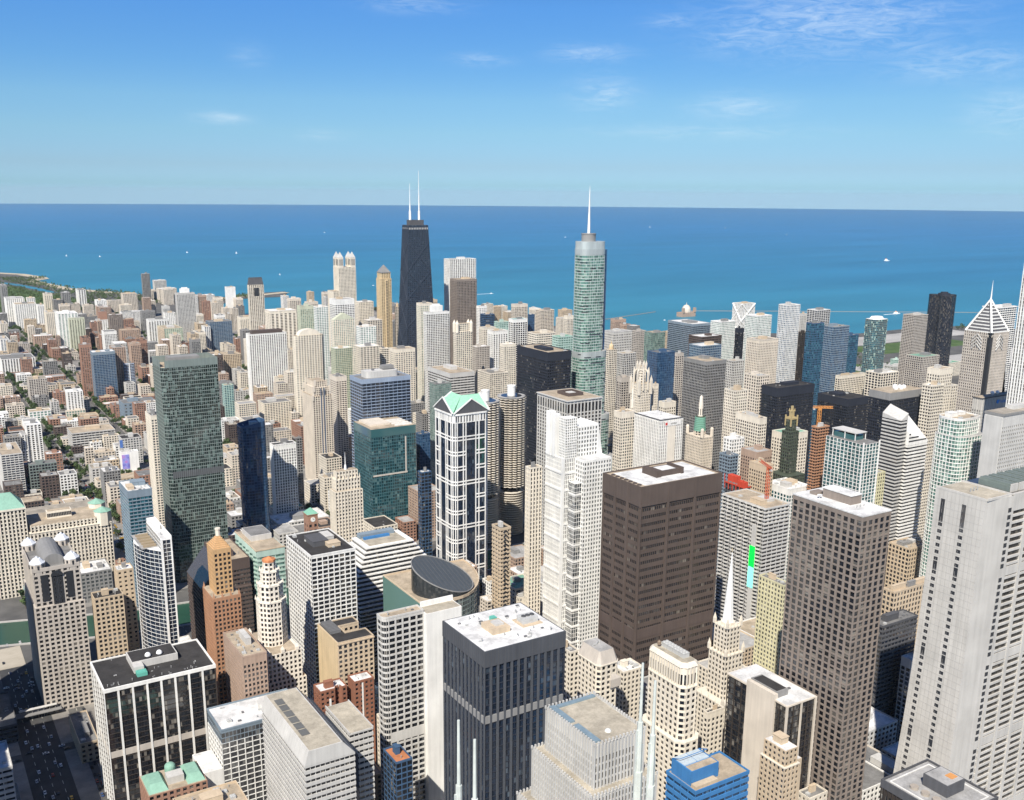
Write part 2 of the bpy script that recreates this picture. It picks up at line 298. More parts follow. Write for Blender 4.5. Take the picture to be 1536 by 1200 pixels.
class Bd:
    def __init__(s, row):
        s.nm, s.label, s.E, s.N, s.w, s.d, s.H, stt, s.fn, s.o = row
        s.st = St(stt); s.rng = random.Random(s.label); s.hw, s.hd = s.w/2, s.d/2
        s.dist = math.hypot(s.E, s.N)
        s.root = bpy.data.objects.new(s.nm, None); C.objects.link(s.root); s.root.empty_display_size = 2
        s.root.location = (s.E+s.hw, s.N+s.hd, 0); s.root['label'] = s.label; s.root['category'] = s.o.get('cat') or CATS.get(s.nm, 'building')
        if s.o.get('grp'): s.root['group'] = s.o['grp']
        s.fr, s.gl = MB(), MB(); s.P = rect(-s.hw, s.hw, -s.hd, s.hd); s.subs = []
    def part(s, name, mb, mat, parent=None, **kw):
        if not mb.v: return None
        return link(name, mb.mesh(name, mat), parent or s.root, **kw)
    def pre(s, kind, x, y, z, sx, sy=None, sz=None, rz=0):
        o = link(kind, prefab(kind), s.root); o.location = (x, y, z); o.scale = (sx, sy or sx, sz or sx); o.rotation_euler.z = rz; return o
    def fac(s, poly=None, z0=0, z1=None, st=None, **kw): facade(s.fr, s.gl, poly or s.P, z0, s.H if z1 is None else z1, st or s.st, **kw)
    def done(s, fname='facade_frame', gname='window_glazing'):
        s.part(fname, s.fr, wall(s.st.w)); s.part(gname, s.gl, glass(s.st.g)); s.fr, s.gl = MB(), MB()
    def roof(s, kind=None, poly=None, z=None, par=1.1, wmat=None, units=None, ph=None, pmat=None, pth=.5):
        poly = poly or s.P; z = s.H if z is None else z; kind = kind or s.o.get('roof') or s.rng.choice(['tan', 'gravel', 'grey', 'white', 'lgrey', 'tan'])
        s.part('roof', MB().prism(inset(poly, .35), z-.6, z+.10), roofm(kind))
        if par:
            q, pi = inset(poly, -.07), inset(poly, pth); m = MB(); n = len(poly)
            for i in range(n):
                j = (i+1) % n; m.prism([q[i], q[j], pi[j], pi[i]], z-.15, z+par, cap=True)
            s.part('parapet', m, wmat or wall(s.st.w))
        xs = [p[0] for p in poly]; ys = [p[1] for p in poly]; x0, x1, y0, y1 = min(xs)+1.5, max(xs)-1.5, min(ys)+1.5, max(ys)-1.5
        W, D = x1-x0, y1-y0; r = s.rng; zr = z+.1; taken = []
        nph = s.o.get('ph', 1) if ph is None else ph
        for i in range(nph):
            a, b = W*r.uniform(.22, .42)/(1+.25*(nph > 1)), D*r.uniform(.25, .45)/(1+.25*(nph > 1)); h = r.uniform(3.2, 5.5) if nph == 1 else r.uniform(2, 4.5)
            cx, cy = x0+W*r.uniform(.35, .65), y0+D*r.uniform(.35, .65)
            if nph > 1: cx, cy = x0+W*(i+.6)/(nph+.2), y0+D*r.uniform(.3, .7)
            m = MB().box(cx-a/2, cx+a/2, cy-b/2, cy+b/2, zr-.05, zr+h).box(cx-a/2-.15, cx+a/2+.15, cy-b/2-.15, cy+b/2+.15, zr+h, zr+h+.3)
            s.part('penthouse', m, pmat or wall(r.choice([s.st.w, 'lgrey', 'grey', 'tan']) if s.st.w != 'dark' else 'dark')); taken.append((cx, cy, a/2, b/2))
        k = units if units is not None else (12 if s.dist < 800 else 7 if s.dist < 1100 else 3 if s.dist < 1600 else 0)
        for i in range(k):
            for _ in range(12):
                x, y = r.uniform(x0+1.5, x1-1.5) if W > 4 else (x0+x1)/2, r.uniform(y0+1.5, y1-1.5) if D > 4 else (y0+y1)/2
                if all(abs(x-t[0]) > t[2]+2.2 or abs(y-t[1]) > t[3]+2.2 for t in taken): break
            else: continue
            kd = r.choice(['cooling_unit', 'cooling_unit', 'duct', 'roof_hatch', 'vent_pipe', 'vent_pipe']); sc = r.uniform(.9, 1.7)
            s.pre(kd, x, y, zr, sc, None, sc, r.choice([0, math.pi/2])); taken.append((x, y, sc, sc))
    def sinks(s, name, edges, mat=None):
        """piers of these edges become one mesh each, named NAME; call .flush after the facade"""
        s.subs = []
        return lambda e, _c=[None, None]: sink_once(s, e, edges, _c)
    def flush(s, name, mat):
        for m in s.subs: s.part(name, m, mat)
        s.subs = []
def sink_once(s, e, edges, c):
    if e not in edges: return None
    # facade() asks twice for each pier: the first call opens a mesh, the second hands it out
    if c[0] is None:
        c[0] = MB(); s.subs.append(c[0]); return c[0]
    m = c[0]; c[0] = None; return m
def band_sink(s):
    def f():
        m = MB(); s.subs.append(m); return m
    return f
CATS = dict(office_tower='office tower', apartment_tower='apartment tower', midrise_block='building', low_block='low building', church_tower='church', clock_tower='clock tower', government_building='government hall', construction_frame='construction site', merchandise_hall='market hall', brick_rowhouse='row house', warehouse='warehouse', parking_garage='parking garage')
FN = {}
def fn(f): FN[f.__name__] = f; return f
def generic(b, units=None):
    o = b.o; top = o.get('top', 0); blank = ()
    if b.st.k == 'blank': blank = (0, 1, 3) if b.w > 5 else (0, 1, 2, 3)
    st = b.st
    if 'west' in o:
        b.fac(top=top, blank=blank, piers=True); b.done()
        s2 = St(o['west']); m = MB(); b.part('brick_flank', m.box(-b.hw-.4, -b.hw+.5, -b.hd, b.hd, 0, b.H+.3), wall(s2.w))
        n = max(2, int(b.d/9)); k = int(b.H/4.2); g = MB()
        for i in range(n):
            for j in range(1, k): y = -b.hd+(i+.5)*b.d/n; g.box(-b.hw-.46, -b.hw-.38, y-1.4, y+1.4, j*4.2-1, j*4.2+1)
        b.part('flank_glazing', g, glass('dk'))
    elif b.H > 60 and b.rng.random() < .5 and not top and st.k in ('grid', 'band', 'pier'):
        b.fac(top=b.rng.choice([3.5, 5, 6])); b.done()
    else:
        b.fac(top=top, blank=blank); b.done()
    b.roof(units=units)
@fn
def pier_tower(b):
    w, d, H = b.hw, b.hd, b.H; st = b.st; st.b = b.w/8.35
    b.fac(top=2.4, sink=b.sinks('pier', (0, 3))); b.flush('pier', wall('white'))
    # spandrels are dark: rebuild the slabs in bronze
    b.part('floor_frame', b.fr, wall('bronze')); b.part('window_glazing', b.gl, glass('dk')); b.fr, b.gl = MB(), MB()
    f = MB(); 
    for q in (rect(-w-.1, w+.1, -d-.1, -d+1), rect(-w-.1, -w+1, -d+1, d-1), rect(w-1, w+.1, -d+1, d-1), rect(-w-.1, w+.1, d-1, d+.1)): f.prism(q, H-1.6, H+.9)
    b.part('white_fascia', f, wall('white'))
    m = MB().box(-w+.42, w-.42, -d+.42, d-.42, 45.5, 50); b.part('louvre_band', m, wall('pinkgrey'))
    b.roof('tar', par=.0, ph=0, units=0)
    for i in range(26): b.pre(b.rng.choice(['vent_pipe', 'roof_hatch', 'vent_pipe', 'duct']), b.rng.uniform(-.92, .92)*w, b.rng.choice([b.rng.uniform(-.9, -.68), b.rng.uniform(-.66, -.1), b.rng.uniform(.8, .92)])*d if i % 2 else b.rng.uniform(-.9, -.7)*d, H+.1, b.rng.uniform(.6, 1.2), None, None, b.rng.choice([0, 1.57]))
    p = MB().box(-w*.38, w*.46, -d*.05, d*.75, H, H+5).box(-w*.38, -w*.2, -d*.35, -d*.05, H, H+4.5)
    ph = b.part('penthouse', p, wall('lgrey'))
    b.part('penthouse_roof', MB().box(-w*.36, w*.44, -d*.01, d*.71, H+5, H+5.1), roofm('tar'), ph)
    for x in (-w*.06, w*.15):
        b.part('radar_dome', MB().cyl(x, d*.12, 1.2, 1.5, H+5, H+6, 14).dome(x, d*.12, H+6, 2.1, 2.4, 16, 6), plain('dome_white', (.8,.8,.78), .4))
    b.part('green_cooling_unit', MB().box(-w*.36, -w*.18, -d*.62, -d*.38, H, H+2.6).box(-w*.34, -w*.2, -d*.59, -d*.41, H+2.6, H+3), plain('unit_green', (.12,.42,.33)))
@fn
def annex_block(b):
    w, d, H = b.hw, b.hd, b.H
    b.fac(z1=H-9); b.done()
    st = St('glass bluegrey gyd 2.5 3.8 .1 .14'); facade(b.fr, b.gl, inset(b.P, .2), H-9, H, st, top=1.6); b.part('top_frame', b.fr, wall('bluegrey')); b.part('top_glazing', b.gl, glass('gyd')); b.fr, b.gl = MB(), MB()
    b.roof('white', ph=0, units=10, wmat=wall('bluegrey'))
    b.part('roof_drum', MB().cyl(w*.35, d*.1, 7, 7, H, H+3.4, 28).cyl(w*.35, d*.1, 7.3, 7.3, H+3.4, H+3.8, 28), wall('lgrey'))
    b.part('low_wing', MB().box(-w-13, -w-.1, -d, d*.6, 0, H-26), wall('white')); b.part('wing_roof', MB().box(-w-12.4, -w-.7, -d+.6, d*.6-.6, H-26, H-25.9), roofm('white'))
@fn
def ribbed_slab(b):
    w, d, H = b.hw, b.hd, b.H
    P = rect(-w, w*.72, -d, d); P2 = rect(w*.72+3.5, w+14, -d*.55, d*.45)
    facade(b.fr, b.gl, P, 0, H-6, b.st, bands=band_sink(b)); b.flush('floor_band', wall('lgrey'))
    facade(b.fr, b.gl, P2, 0, H-4, b.st); b.done('facade_frame', 'window_glazing')
    cr = MB().hexa([(-w-.1,-d-.1,H-6),(w*.72+.1,-d-.1,H-6),(w*.72+.1,d+.1,H-6),(-w-.1,d+.1,H-6),(-w+2.5,-d-.1,H+3),(w*.3,-d-.1,H+3),(w*.3,d+.1,H+3),(-w+2.5,d+.1,H+3)])
    b.part('sloped_crown', cr, wall('lgrey'))
    b.part('roof', MB().box(-w+3.2, w*.26, -d+.6, d-.6, H+3, H+3.15), roofm('sandy'))
    g = MB()
    for i in range(6): g.box(-w+5, -w+10, -d*.55+i*d*.22, -d*.55+i*d*.22+d*.19, H+3.15, H+3.4)
    b.part('roof_grating', g, plain('grating', (.13,.13,.12)))
    b.part('glass_slot', MB().hexa([(w*.72+.1,-d*.9,0),(w*.72+3.4,-d*.9,0),(w*.72+3.4,d*.9,0),(w*.72+.1,d*.9,0),(w*.72+.1,-d*.9,H-4),(w*.72+3.4,-d*.9,H-9),(w*.72+3.4,d*.9,H-9),(w*.72+.1,d*.9,H-4)]), glass('dkb'))
    b.part('wing_roof', MB().prism(inset(P2, .6), H-4.2, H-3.8), roofm('sandy')); q = MB()
    b.part('wing_parapet', q.box(w*.72+3.4, w*.72+4, -d*.55-.1, d*.45+.1, H-4.1, H-3).box(w+13.5, w+14.1, -d*.55-.1, d*.45+.1, H-4.1, H-3), wall('lgrey'))
    # slit of sloping dark glass along the crown
    b.part('skylight_strip', MB().hexa([(w*.3+.3,-d*.97,H+2.6),(w*.3+2.6,-d*.97,H-.4),(w*.3+2.6,d*.97,H-.4),(w*.3+.3,d*.97,H+2.6),(w*.3+.5,-d*.97,H+2.9),(w*.3+2.9,-d*.97,H-.1),(w*.3+2.9,d*.97,H-.1),(w*.3+.5,d*.97,H+2.9)]), plain('slate_glass', (.06,.07,.08), .2))
def brick_base(b, notch):
    w, d, H = b.hw, b.hd, b.H
    P = b.P if not notch else [(-w,-d),(w*.1,-d),(w*.25,-d+3),(w*.5,-d+3),(w*.62,-d),(w,-d),(w,d),(-w,d)]
    b.fac(P, blank=(3,)); b.done(); b.roof('white', P, ph=1 if notch else 0, units=3)
@fn
def brick_notch(b): brick_base(b, True); b.part('blind_strip', MB().box(-b.hw*.35, -b.hw*.2, -b.hd-.14, -b.hd-.05, 8, b.H-6), wall('white'))
@fn
def brick_strip(b): brick_base(b, False); b.part('downpipe_strip', MB().box(-b.hw*.25, -b.hw*.1, -b.hd-.3, -b.hd-.08, 2, b.H-1), wall('white'))
@fn
def blank_wall_tower(b):
    w, d, H = b.hw, b.hd, b.H; r = 4
    P = [(w,-d),(w,d),(-w,d),(-w,-d+r)]+[(-w+r-r*math.cos(a), -d+r-r*math.sin(a)) for a in (.39,.79,1.18)]+[(-w+r,-d)]
    b.fac(P, top=1.5); b.done(); b.roof('tan', P, ph=0, units=3)
    b.part('louvre_band', MB().box(-w+r+.3, w-.3, -d+.02, -d+.4, 62, 69), wall('lgrey'))
    W = 26
    b.part('blank_wall', MB().box(w+.1, w+W, -d-4, d, 0, H-1).box(w+2, w+W, d-1, d, H-1, H+2.5), wall('white'))
    b.part('rough_roof', MB().box(w+.6, w+W-.6, -d-3.4, d-1.3, H-1, H-.9), roofm('sandy'))
    s = MB()
    for k in range(34): s.box(w+W-.2, w+W+.5, -d+2, d-2, 6+k*4.2, 7.6+k*4.2)
    b.part('balcony_slab', s, wall('dgrey'))
@fn
def charcoal_tower(b):
    w, d, H = b.hw, b.hd, b.H
    b.fac(top=8.5, sink=b.sinks('pier', (0, 3))); b.flush('pier', wall('slate'))
    b.part('spandrel_frame', b.fr, wall('dark')); b.part('window_glazing', b.gl, glass('dkb')); b.fr, b.gl = MB(), MB()
    b.part('top_fascia', MB().prism(inset(b.P, -.1), H-8.5, H+1.2), wall('slate')); b.part('louvre_band', MB().prism(inset(b.P,.02), 125.2, 129.6), wall('grey'))
    b.part('roof', MB().prism(inset(b.P, .7), H+1.2, H+1.3), roofm('white'))
    f = MB()
    n = int(b.w/2.2)
    for i in range(n+1): f.box(-w+i*b.w/n-.1, -w+i*b.w/n+.1, -d-.22, -d-.08, H-8.4, H+1.1)
    n = int(b.d/2.2)
    for i in range(n+1): f.box(-w-.22, -w-.08, -d+i*b.d/n-.1, -d+i*b.d/n+.1, H-8.4, H+1.1)
    b.part('fascia_rib', f, wall('dgrey'))
    z = H+1.3
    for (x0, x1, y0, y1, h, m) in ((-.45, -.02, -.35, .2, 3.2, 'tan'), (.3, .8, -.35, .15, .6, 'tan'), (-.3, -.1, -.2, .05, 4.4, 'lgrey')):
        b.part('penthouse', MB().box(x0*w, x1*w, y0*d, y1*d, z, z+h), wall(m))
    t = MB().box(.36*w, .74*w, -.25*d, .05*d, z+.6, z+4); b.part('cooling_tower', t, plain('unit_paint', (.46,.46,.44)))
    for x in (.45, .55, .66): b.part('fan_ring', MB().cyl(x*w, -.1*d, 1.5, 1.4, z+4, z+4.6, 14), plain('fan_dark', (.08,.08,.08)))
    for i in range(34): b.pre(b.rng.choice(['vent_pipe', 'roof_hatch', 'duct', 'vent_pipe']), b.rng.uniform(-.85, .85)*w, b.rng.choice([b.rng.uniform(-.9, -.45), b.rng.uniform(.3, .85)])*d, z, b.rng.uniform(.8, 1.4))
    b.part('green_unit', MB().box(-.12*w, .0, .3*d, .45*d, z, z+2.6), plain('unit_green', (.12,.42,.33)))
@fn
def ribbed_tiers(b):
    w, d, H = b.hw, b.hd, b.H; st = b.st; fin = 0
    for k, (g, z0, z1) in enumerate(((0, H-22, H), (4.5, H-48, H-22), (9.5, 0, H-48))):
        P = inset(b.P, -g); b.fac(P, z0, z1, top=1.2 if k else 6)
        if k: b.part('setback_roof', MB().prism(inset(P, .9), z1-.2, z1+.12), roofm('sandy')); 
        # finials where each rib breaks the skyline
        n = int((P[1][0]-P[0][0])/st.b); m2 = int((P[2][1]-P[1][1])/st.b)
        pts = [(P[0][0]+(P[1][0]-P[0][0])*i/n, P[0][1]+.4) for i in range(n+1)]+[(P[0][0]+.4, P[1][1]+(P[2][1]-P[1][1])*i/m2) for i in range(1, m2)]
        rear = MB()
        for i in range(n+1): x = P[0][0]+(P[1][0]-P[0][0])*i/n; rear.box(x-.38, x+.38, P[2][1]-.8, P[2][1], z1+.03, z1+1.5)
        for i in range(1, m2): y = P[1][1]+(P[2][1]-P[1][1])*i/m2; rear.box(P[1][0]-.8, P[1][0], y-.38, y+.38, z1+.03, z1+1.5)
        for x, y in pts:
            if fin < 100: b.part('rib_finial', MB().box(x-.38, x+.38, y-.38, y+.38, z1+.03, z1+1.5), wall('lgrey')); fin += 1
            else: rear.box(x-.38, x+.38, y-.38, y+.38, z1+.03, z1+1.5)
        b.part('rear_finials', rear, wall('lgrey'), kind='stuff')
    b.done()
    b.part('roof', MB().prism(inset(b.P, 1), H-.3, H+.15), roofm('sandy'))
    s = MB()
    for i in range(2): s.box(-w+1.4, -w+4.4, -d+2+i*d, -d+2+i*d+d*.85, H+.15, H+1.1)
    s.box(-w+5, w-1.5, d-3.6, d-1.4, H+.15, H+1)
    b.part('skylight', s, plain('glass_blue', (.2,.27,.31), .3))
    b.part('roof_hood', MB().dome(-w*.1, -d*.62, H+.15, 1.6, 1.4, 12, 4), plain('hood_pale', (.6,.6,.56)))
def setback(b, tiers):
    for (g, z0, z1) in tiers: b.fac(inset(b.P, g), z0, z1)
@fn
def shoulder_tower(b):
    w, d, H = b.hw, b.hd, b.H; c = 3.2
    P = [(-w+c,-d),(w-c,-d),(w,-d+c),(w,d-c),(w-c,d),(-w+c,d),(-w,d-c),(-w,-d+c)]
    b.fac(inset(P, -2.5), 0, 92); b.fac(P, 92, H-13)
    st2 = St('pier cream dk 2.4 9 .5 .3'); facade(b.fr, b.gl, inset(P, .15), H-13, H, st2, top=3.2); b.done()
    b.part('rounded_cornice', MB().prism(inset(P, -.1), H, H+1.6, inset(P, 1)).prism(inset(P, 1), H+1.6, H+2.6, inset(P, 2.4)), wall('cream'))
    b.part('setback_ledge', MB().prism(inset(P, -2.6), 92, 92.8).prism(inset(P, -.25), H-13.4, H-12.6), wall('cream'))
    b.part('roof', MB().prism(inset(P, 2.3), H+2.3, H+2.72), roofm('sandy'))
    for i in range(4): 
        o = b.pre('cooling_unit', -1+i*.2 if b.w < 12 else w*.15, -d*.45+i*d*.3, H+2.7, 2.3, 2.3, 3.0)
    b.pre('water_tank', -w*.4, d*.6, H+2.7, 1.6)
@fn
def mansard_tower(b):
    w, d, H = b.hw, b.hd, b.H; c = 2.5
    P = [(-w+c,-d),(w-c,-d),(w,-d+c),(w,d-c),(w-c,d),(-w+c,d),(-w,d-c),(-w,-d+c)]
    b.fac(P, 0, H-9); b.fac(inset(b.P, -1.5), 0, 70); b.done()
    b.part('cornice', MB().prism(inset(P, -.4), H-9, H-8.2), wall('cream'))
    b.part('mansard_roof', MB().prism(inset(P, .1), H-8.2, H, inset(P, 3)), wall('pinkgrey'))
    b.part('roof', MB().prism(inset(P, 3.4), H, H+.2), roofm('lgrey'))
    for i in range(3): b.pre('duct', -w*.3+i*2.6, d*.1*i, H+.2, 1.6, rz=.6*i)
    b.part('side_dormer', MB().box(w*.1, w+.5, -d-1.3, -d+4, H-26, H-20).prism([(w*.1,-d-1.3),(w+.5,-d-1.3),(w+.5,-d+4),(w*.1,-d+4)], H-20, H-15, [(w*.3,-d+1),(w*.4,-d+1),(w*.4,-d+3),(w*.3,-d+3)]), wall('pinkgrey'))
@fn
def spire_tower(b):
    w, d, H = b.hw, b.hd, b.H
    b.fac(inset(b.P, -7), 0, 62); b.fac(inset(b.P, -1.2), 62, 96); b.fac(inset(b.P, .8), 96, 116); b.done()
    for g, z in ((-7, 62), (-1.2, 96), (.8, 116)):
        Q = inset(b.P, g); t = MB().prism(inset(Q, -.2), z-.3, z+.7)
        for (x, y) in Q:
            t.box(x-.9, x+.9, y-.9, y+.9, z+.7, z+4.5).pyr(x-.9, x+.9, y-.9, y+.9, z+4.5, z+9)
        for i in range(1, 4):
            for (x, y) in ((Q[0][0]+(Q[1][0]-Q[0][0])*i/4, Q[0][1]), (Q[0][0], Q[0][1]+(Q[3][1]-Q[0][1])*i/4)): t.pyr(x-.45, x+.45, y-.45, y+.45, z+.7, z+4)
        b.part('pinnacle_ring', t, wall('cream'))
    b.part('spire', MB().prism(ngon(0, 0, w*.62, 8, .39), 116, 171, ngon(0, 0, .12, 8, .39)), wall('steelw'))
    b.part('belfry', MB().prism(ngon(0, 0, w*.72, 8, .39), 112, 119), wall('cream'))
    b.part('cross', MB().box(-.12, .12, -.12, .12, 170, 173.5).box(-.8, .8, -.12, .12, 172, 172.3), plain('gilt', (.6,.5,.3)))
@fn
def beige_wall_block(b):
    w, d, H = b.hw, b.hd, b.H
    b.fac(top=.8); b.done()
    b.part('beige_wall', MB().box(-w-.8, -w+2, -d*.62, d*.30, 0, H+4), wall('beige')); b.part('corner_frame', MB().box(-w-.4, -w+.8, -d-.5, -d+.6, 0, H+.5).box(w-.8, w+.4, -d-.5, -d+.6, 0, H+.5).box(-.5, .5, -d-.4, -d+.4, 0, H+.4), wall('beige'))
    b.part('roof_fascia', MB().prism(inset(b.P, -.3), H-.2, H+.7), wall('beige')); b.part('roof', MB().prism(inset(b.P, .5), H+.7, H+.8), roofm('white'))
    b.part('penthouse', MB().box(-w+2.1, -w*.1, -d*.6, d*.28, H+.8, H+4.8), wall('grey')); b.part('penthouse_roof', MB().box(-w+2.6, -w*.15, -d*.55, d*.23, H+4.8, H+4.9), roofm('tar')); b.pre('roof_hatch', w*.4, -d*.4, H+.8, 1.2)
@fn
def brick_steps(b):
    w, d, H = b.hw, b.hd, b.H
    b.fac(inset(b.P, -1), 0, H-14); b.fac(z0=H-14, z1=H-4); b.done()
    b.part('penthouse', MB().box(-w*.5, w*.6, -d*.3, d*.5, H-4, H).box(-w*.55, w*.65, -d*.35, d*.55, H, H+.5), wall('tan')); b.part('roof', MB().prism(inset(b.P, .5), H-4.1, H-3.8), roofm('white'))
    b.part('stair_turret', MB().box(w-.5, w+5, -d+1, -d+6, 0, H-13), wall('tan')); b.part('turret_roof', MB().box(w-.2, w+4.7, -d+1.3, -d+5.7, H-13, H-12.9), roofm('white'))
    b.part('ledge', MB().prism(inset(b.P, -1.2), H-14.3, H-13.7), wall('cream'))
@fn
def grey_roof_block(b):
    w, d, H = b.hw, b.hd, b.H
    b.fac(top=6); b.done(); b.part('roof', MB().prism(inset(b.P, .6), H+.0, H+.2), roofm('lgrey'))
    m = MB(); Q = inset(b.P, -.2); q = inset(b.P, .5)
    for i in range(4): j = (i+1) % 4; m.prism([Q[i], Q[j], q[j], q[i]], H-3, H+1)
    b.part('parapet', m, wall('dgrey')); r2 = MB(); Q, q = inset(b.P, 2.6), inset(b.P, 3.0)
    for i in range(4): j = (i+1) % 4; r2.prism([Q[i], Q[j], q[j], q[i]], H+.2, H+.6)
    b.part('window_washing_rail', r2, wall('white'))
    b.part('penthouse', MB().box(-w*.2, w*.55, -d*.35, d*.35, H+.2, H+6), wall('dgrey')); b.part('penthouse_roof', MB().box(-w*.17, w*.52, -d*.32, d*.32, H+6, H+6.1), roofm('lgrey')); b.part('rust_patch', MB().box(w*.2, w*.45, -d*.2, 0, H+6.1, H+6.4), wall('rust'))
    for i in range(3):
        b.part('roof_tank', MB().cyl(-w*.55, -d*.3+i*d*.32, 1.9, 1.9, H+.2, H+1.6, 16), plain('tank_buff', (.38,.33,.27)))
@fn
def flared_tower(b):
    w, d, H = b.hw, b.hd, b.H; st = b.st; K = 14
    def off(z): t = 1-z/H; return 5*t**2+1.5*t, 9*t**2.2
    g = MB(); levels = [H*i/K for i in range(K+1)]
    # end wall with its two columns of small windows, and the broad window face
    core = MB(); ew = MB()
    X1, Y1 = w+38, d
    for k in range(K):
        a, c = levels[k], levels[k+1]; (ax, ay), (cx, cy) = off(a), off(c)
        ew.hexa([(-w-ax,-d+1.2,a),(-w-ax+23,-d-.3,a),(-w-ax+23,d+ay,a),(-w-ax,d+ay,a),(-w-cx,-d+1.2,c),(-w-cx+23,-d-.3,c),(-w-cx+23,d+cy,c),(-w-cx,d+cy,c)])
        core.prism([(-w-ax+23.3,-d+.7),(X1,-d+.7),(X1,d+ay),(-w-ax+23.3,d+ay)], a, c, [(-w-cx+23.3,-d+.7),(X1,-d+.7),(X1,d+cy),(-w-cx+23.3,d+cy)], (2.4, 4))
    b.part('end_wall', ew, wall('granite')); jn = MB()
    for k in range(int(H/4.05)):
        ax, ay = off(k*4.05); jn.box(-w-ax-.03, -w-ax+.2, -d+1.3, d+ay-.1, k*4.05+1.9, k*4.05+2.02)
    for q in range(1, 12):
        for k in range(K):
            (ax, ay), (cx, cy) = off(levels[k]), off(levels[k+1]); s = q/12; jn.bar((-w-ax-.0, -d+1.2+s*(2*d+ay-1.2), levels[k]), (-w-cx-.0, -d+1.2+s*(2*d+cy-1.2), levels[k+1]), .06)
    b.part('panel_joint', jn, plain('joint_grey', (.36,.345,.32))); b.part('window_glazing', core, glass('brn'))
    WIN = []; slots = MB(); nf = int(H/4.05)
    for k in range(2, nf):
        z = k*4.05; ax, ay = off(z)
        tall = 2.6 if k % 13 == 0 or k > nf-4 else 1.0
        for t in (.17, .60):
            y = -d+1.2+(d+ay+d-1.2)*(1-t); WIN.append((-w-ax-.06, -w-ax+.3, y-1.25, y+1.25, z-tall, z+tall))
        WIN.append((-w-ax+19.6, -w-ax+22.2, -d-.36, -d+.4, z-1.2, z+1.2)) if k % 13 else None
    WIN.sort(key=lambda q: -q[4])
    for q in WIN[:100]: b.part('window', MB().box(*q), glass('dk'))
    for q in WIN[100:]: slots.box(*q)
    b.part('lower_windows', slots, glass('dk'), kind='stuff')
    for k in range(nf+1):
        z = k*4.05; ax, _ = off(z); mech = k % 13 in (0,)
        b.part('floor_band', MB().box(-w-ax+23.1, X1+.1, -d, -d+1.2, z-(2.6 if mech else .70), z+(2.6 if mech else .70) if k < nf else H), wall('granite'))
    p = MB(); n = int((X1+w-23)/14.5)
    for i in range(n+1):
        x = -w+23+i*14.5; p.box(x-1.3, x+1.3, -d-.25, -d+1.1, 0, H)
    b.part('facade_column', p, wall('granite'))
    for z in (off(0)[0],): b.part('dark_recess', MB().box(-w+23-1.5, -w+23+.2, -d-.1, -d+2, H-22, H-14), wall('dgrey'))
    b.part('top_fascia', MB().box(-w+23.1, X1+.2, -d-.3, -d+1.3, H-9, H+.8), wall('granite'))
    b.part('roof', MB().box(-w+.8, -w+22, -d+1.8, d-.8, H, H+.15).box(-w+23.5, X1, -d+1.4, d-1, H-3, H-2.8), roofm('sandy'))
    b.part('parapet', MB().box(-w-.1, -w+.7, -d+1.1, d, H-.2, H+1).box(-w+.7, -w+22.9, -d+.4, -d+1.3, H-.2, H+1).box(-w+22.2, -w+23, -d+1.3, d, H-.2, H+1), wall('granite'))
    for i in range(6):
        x = -w+27+i*7.6; b.part('cooling_tower', MB().box(x, x+6.2, -d+5, -d+24, H-3, H+3.2).box(x+.6, x+2.6, -d+5.4, -d+23.6, H+3.2, H+4.4).box(x+3.6, x+5.6, -d+5.4, -d+23.6, H+3.2, H+4.4), plain('louvre_green', (.16,.19,.17)))
        b.part('plant_screen', MB().box(x, x+6.2, -d+4.2, -d+4.9, H-3, H+4.5), wall('granite'))
    text(b, 'CHASE', -w+70, -d+3.5, H-2.6, 6, plain('sign_blue', (.03,.22,.6)))
    b.part('roof_sign', MB().box(-w+50, -w+55, -d+3.6, -d+4.1, H-1, H+3.4), wall('white')); b.part('sign_emblem', MB().prism(ngon(0, 0, 1, 8, .39), 0, .3), plain('sign_blue', (.03,.22,.6))).matrix_local = Matrix.Translation((-w+52, -d+3.5, H+1.2)) @ Matrix.Rotation(R(90), 4, 'X')
    for i in range(3): b.pre('vent_pipe', -w+8+i*3, 0, H+.1, 1.4)
@fn
def brown_grid(b):
    w, d, H = b.hw, b.hd, b.H
    b.fac(z0=14, top=2.2, sink=b.sinks('pier', (0, 3))); b.flush('pier', wall('pinkbrown')); b.done()
    b.part('base_flare', MB().prism(inset(b.P, -3.4), 0, 14, b.P), wall('pinkbrown'))
    b.part('roof_slab', MB().prism(inset(b.P, -.1), H, H+.7), roofm('white'))
    b.part('penthouse', MB().box(-w*.15, w*.6, -d*.32, d*.48, H+.7, H+6), wall('pinkbrown')); b.part('penthouse_roof', MB().box(-w*.18, w*.63, -d*.34, d*.5, H+6, H+6.6), roofm('white'))
    b.part('dish', MB().cyl(-w*.55, d*.4, .2, 1.6, H+2, H+3, 12).box(-w*.55-.1, -w*.55+.1, d*.4-.1, d*.4+.1, H+.7, H+2), plain('dish_white', (.75,.75,.72)))
    b.part('penthouse_roof_low', MB().box(-w*.3, w*.3, d*.6, d*.8, H+.7, H+2.4), wall('pinkbrown'))
    for i in range(3): b.pre('vent_pipe', -w*.2+i*3, -d*.52, H+.7, 1)
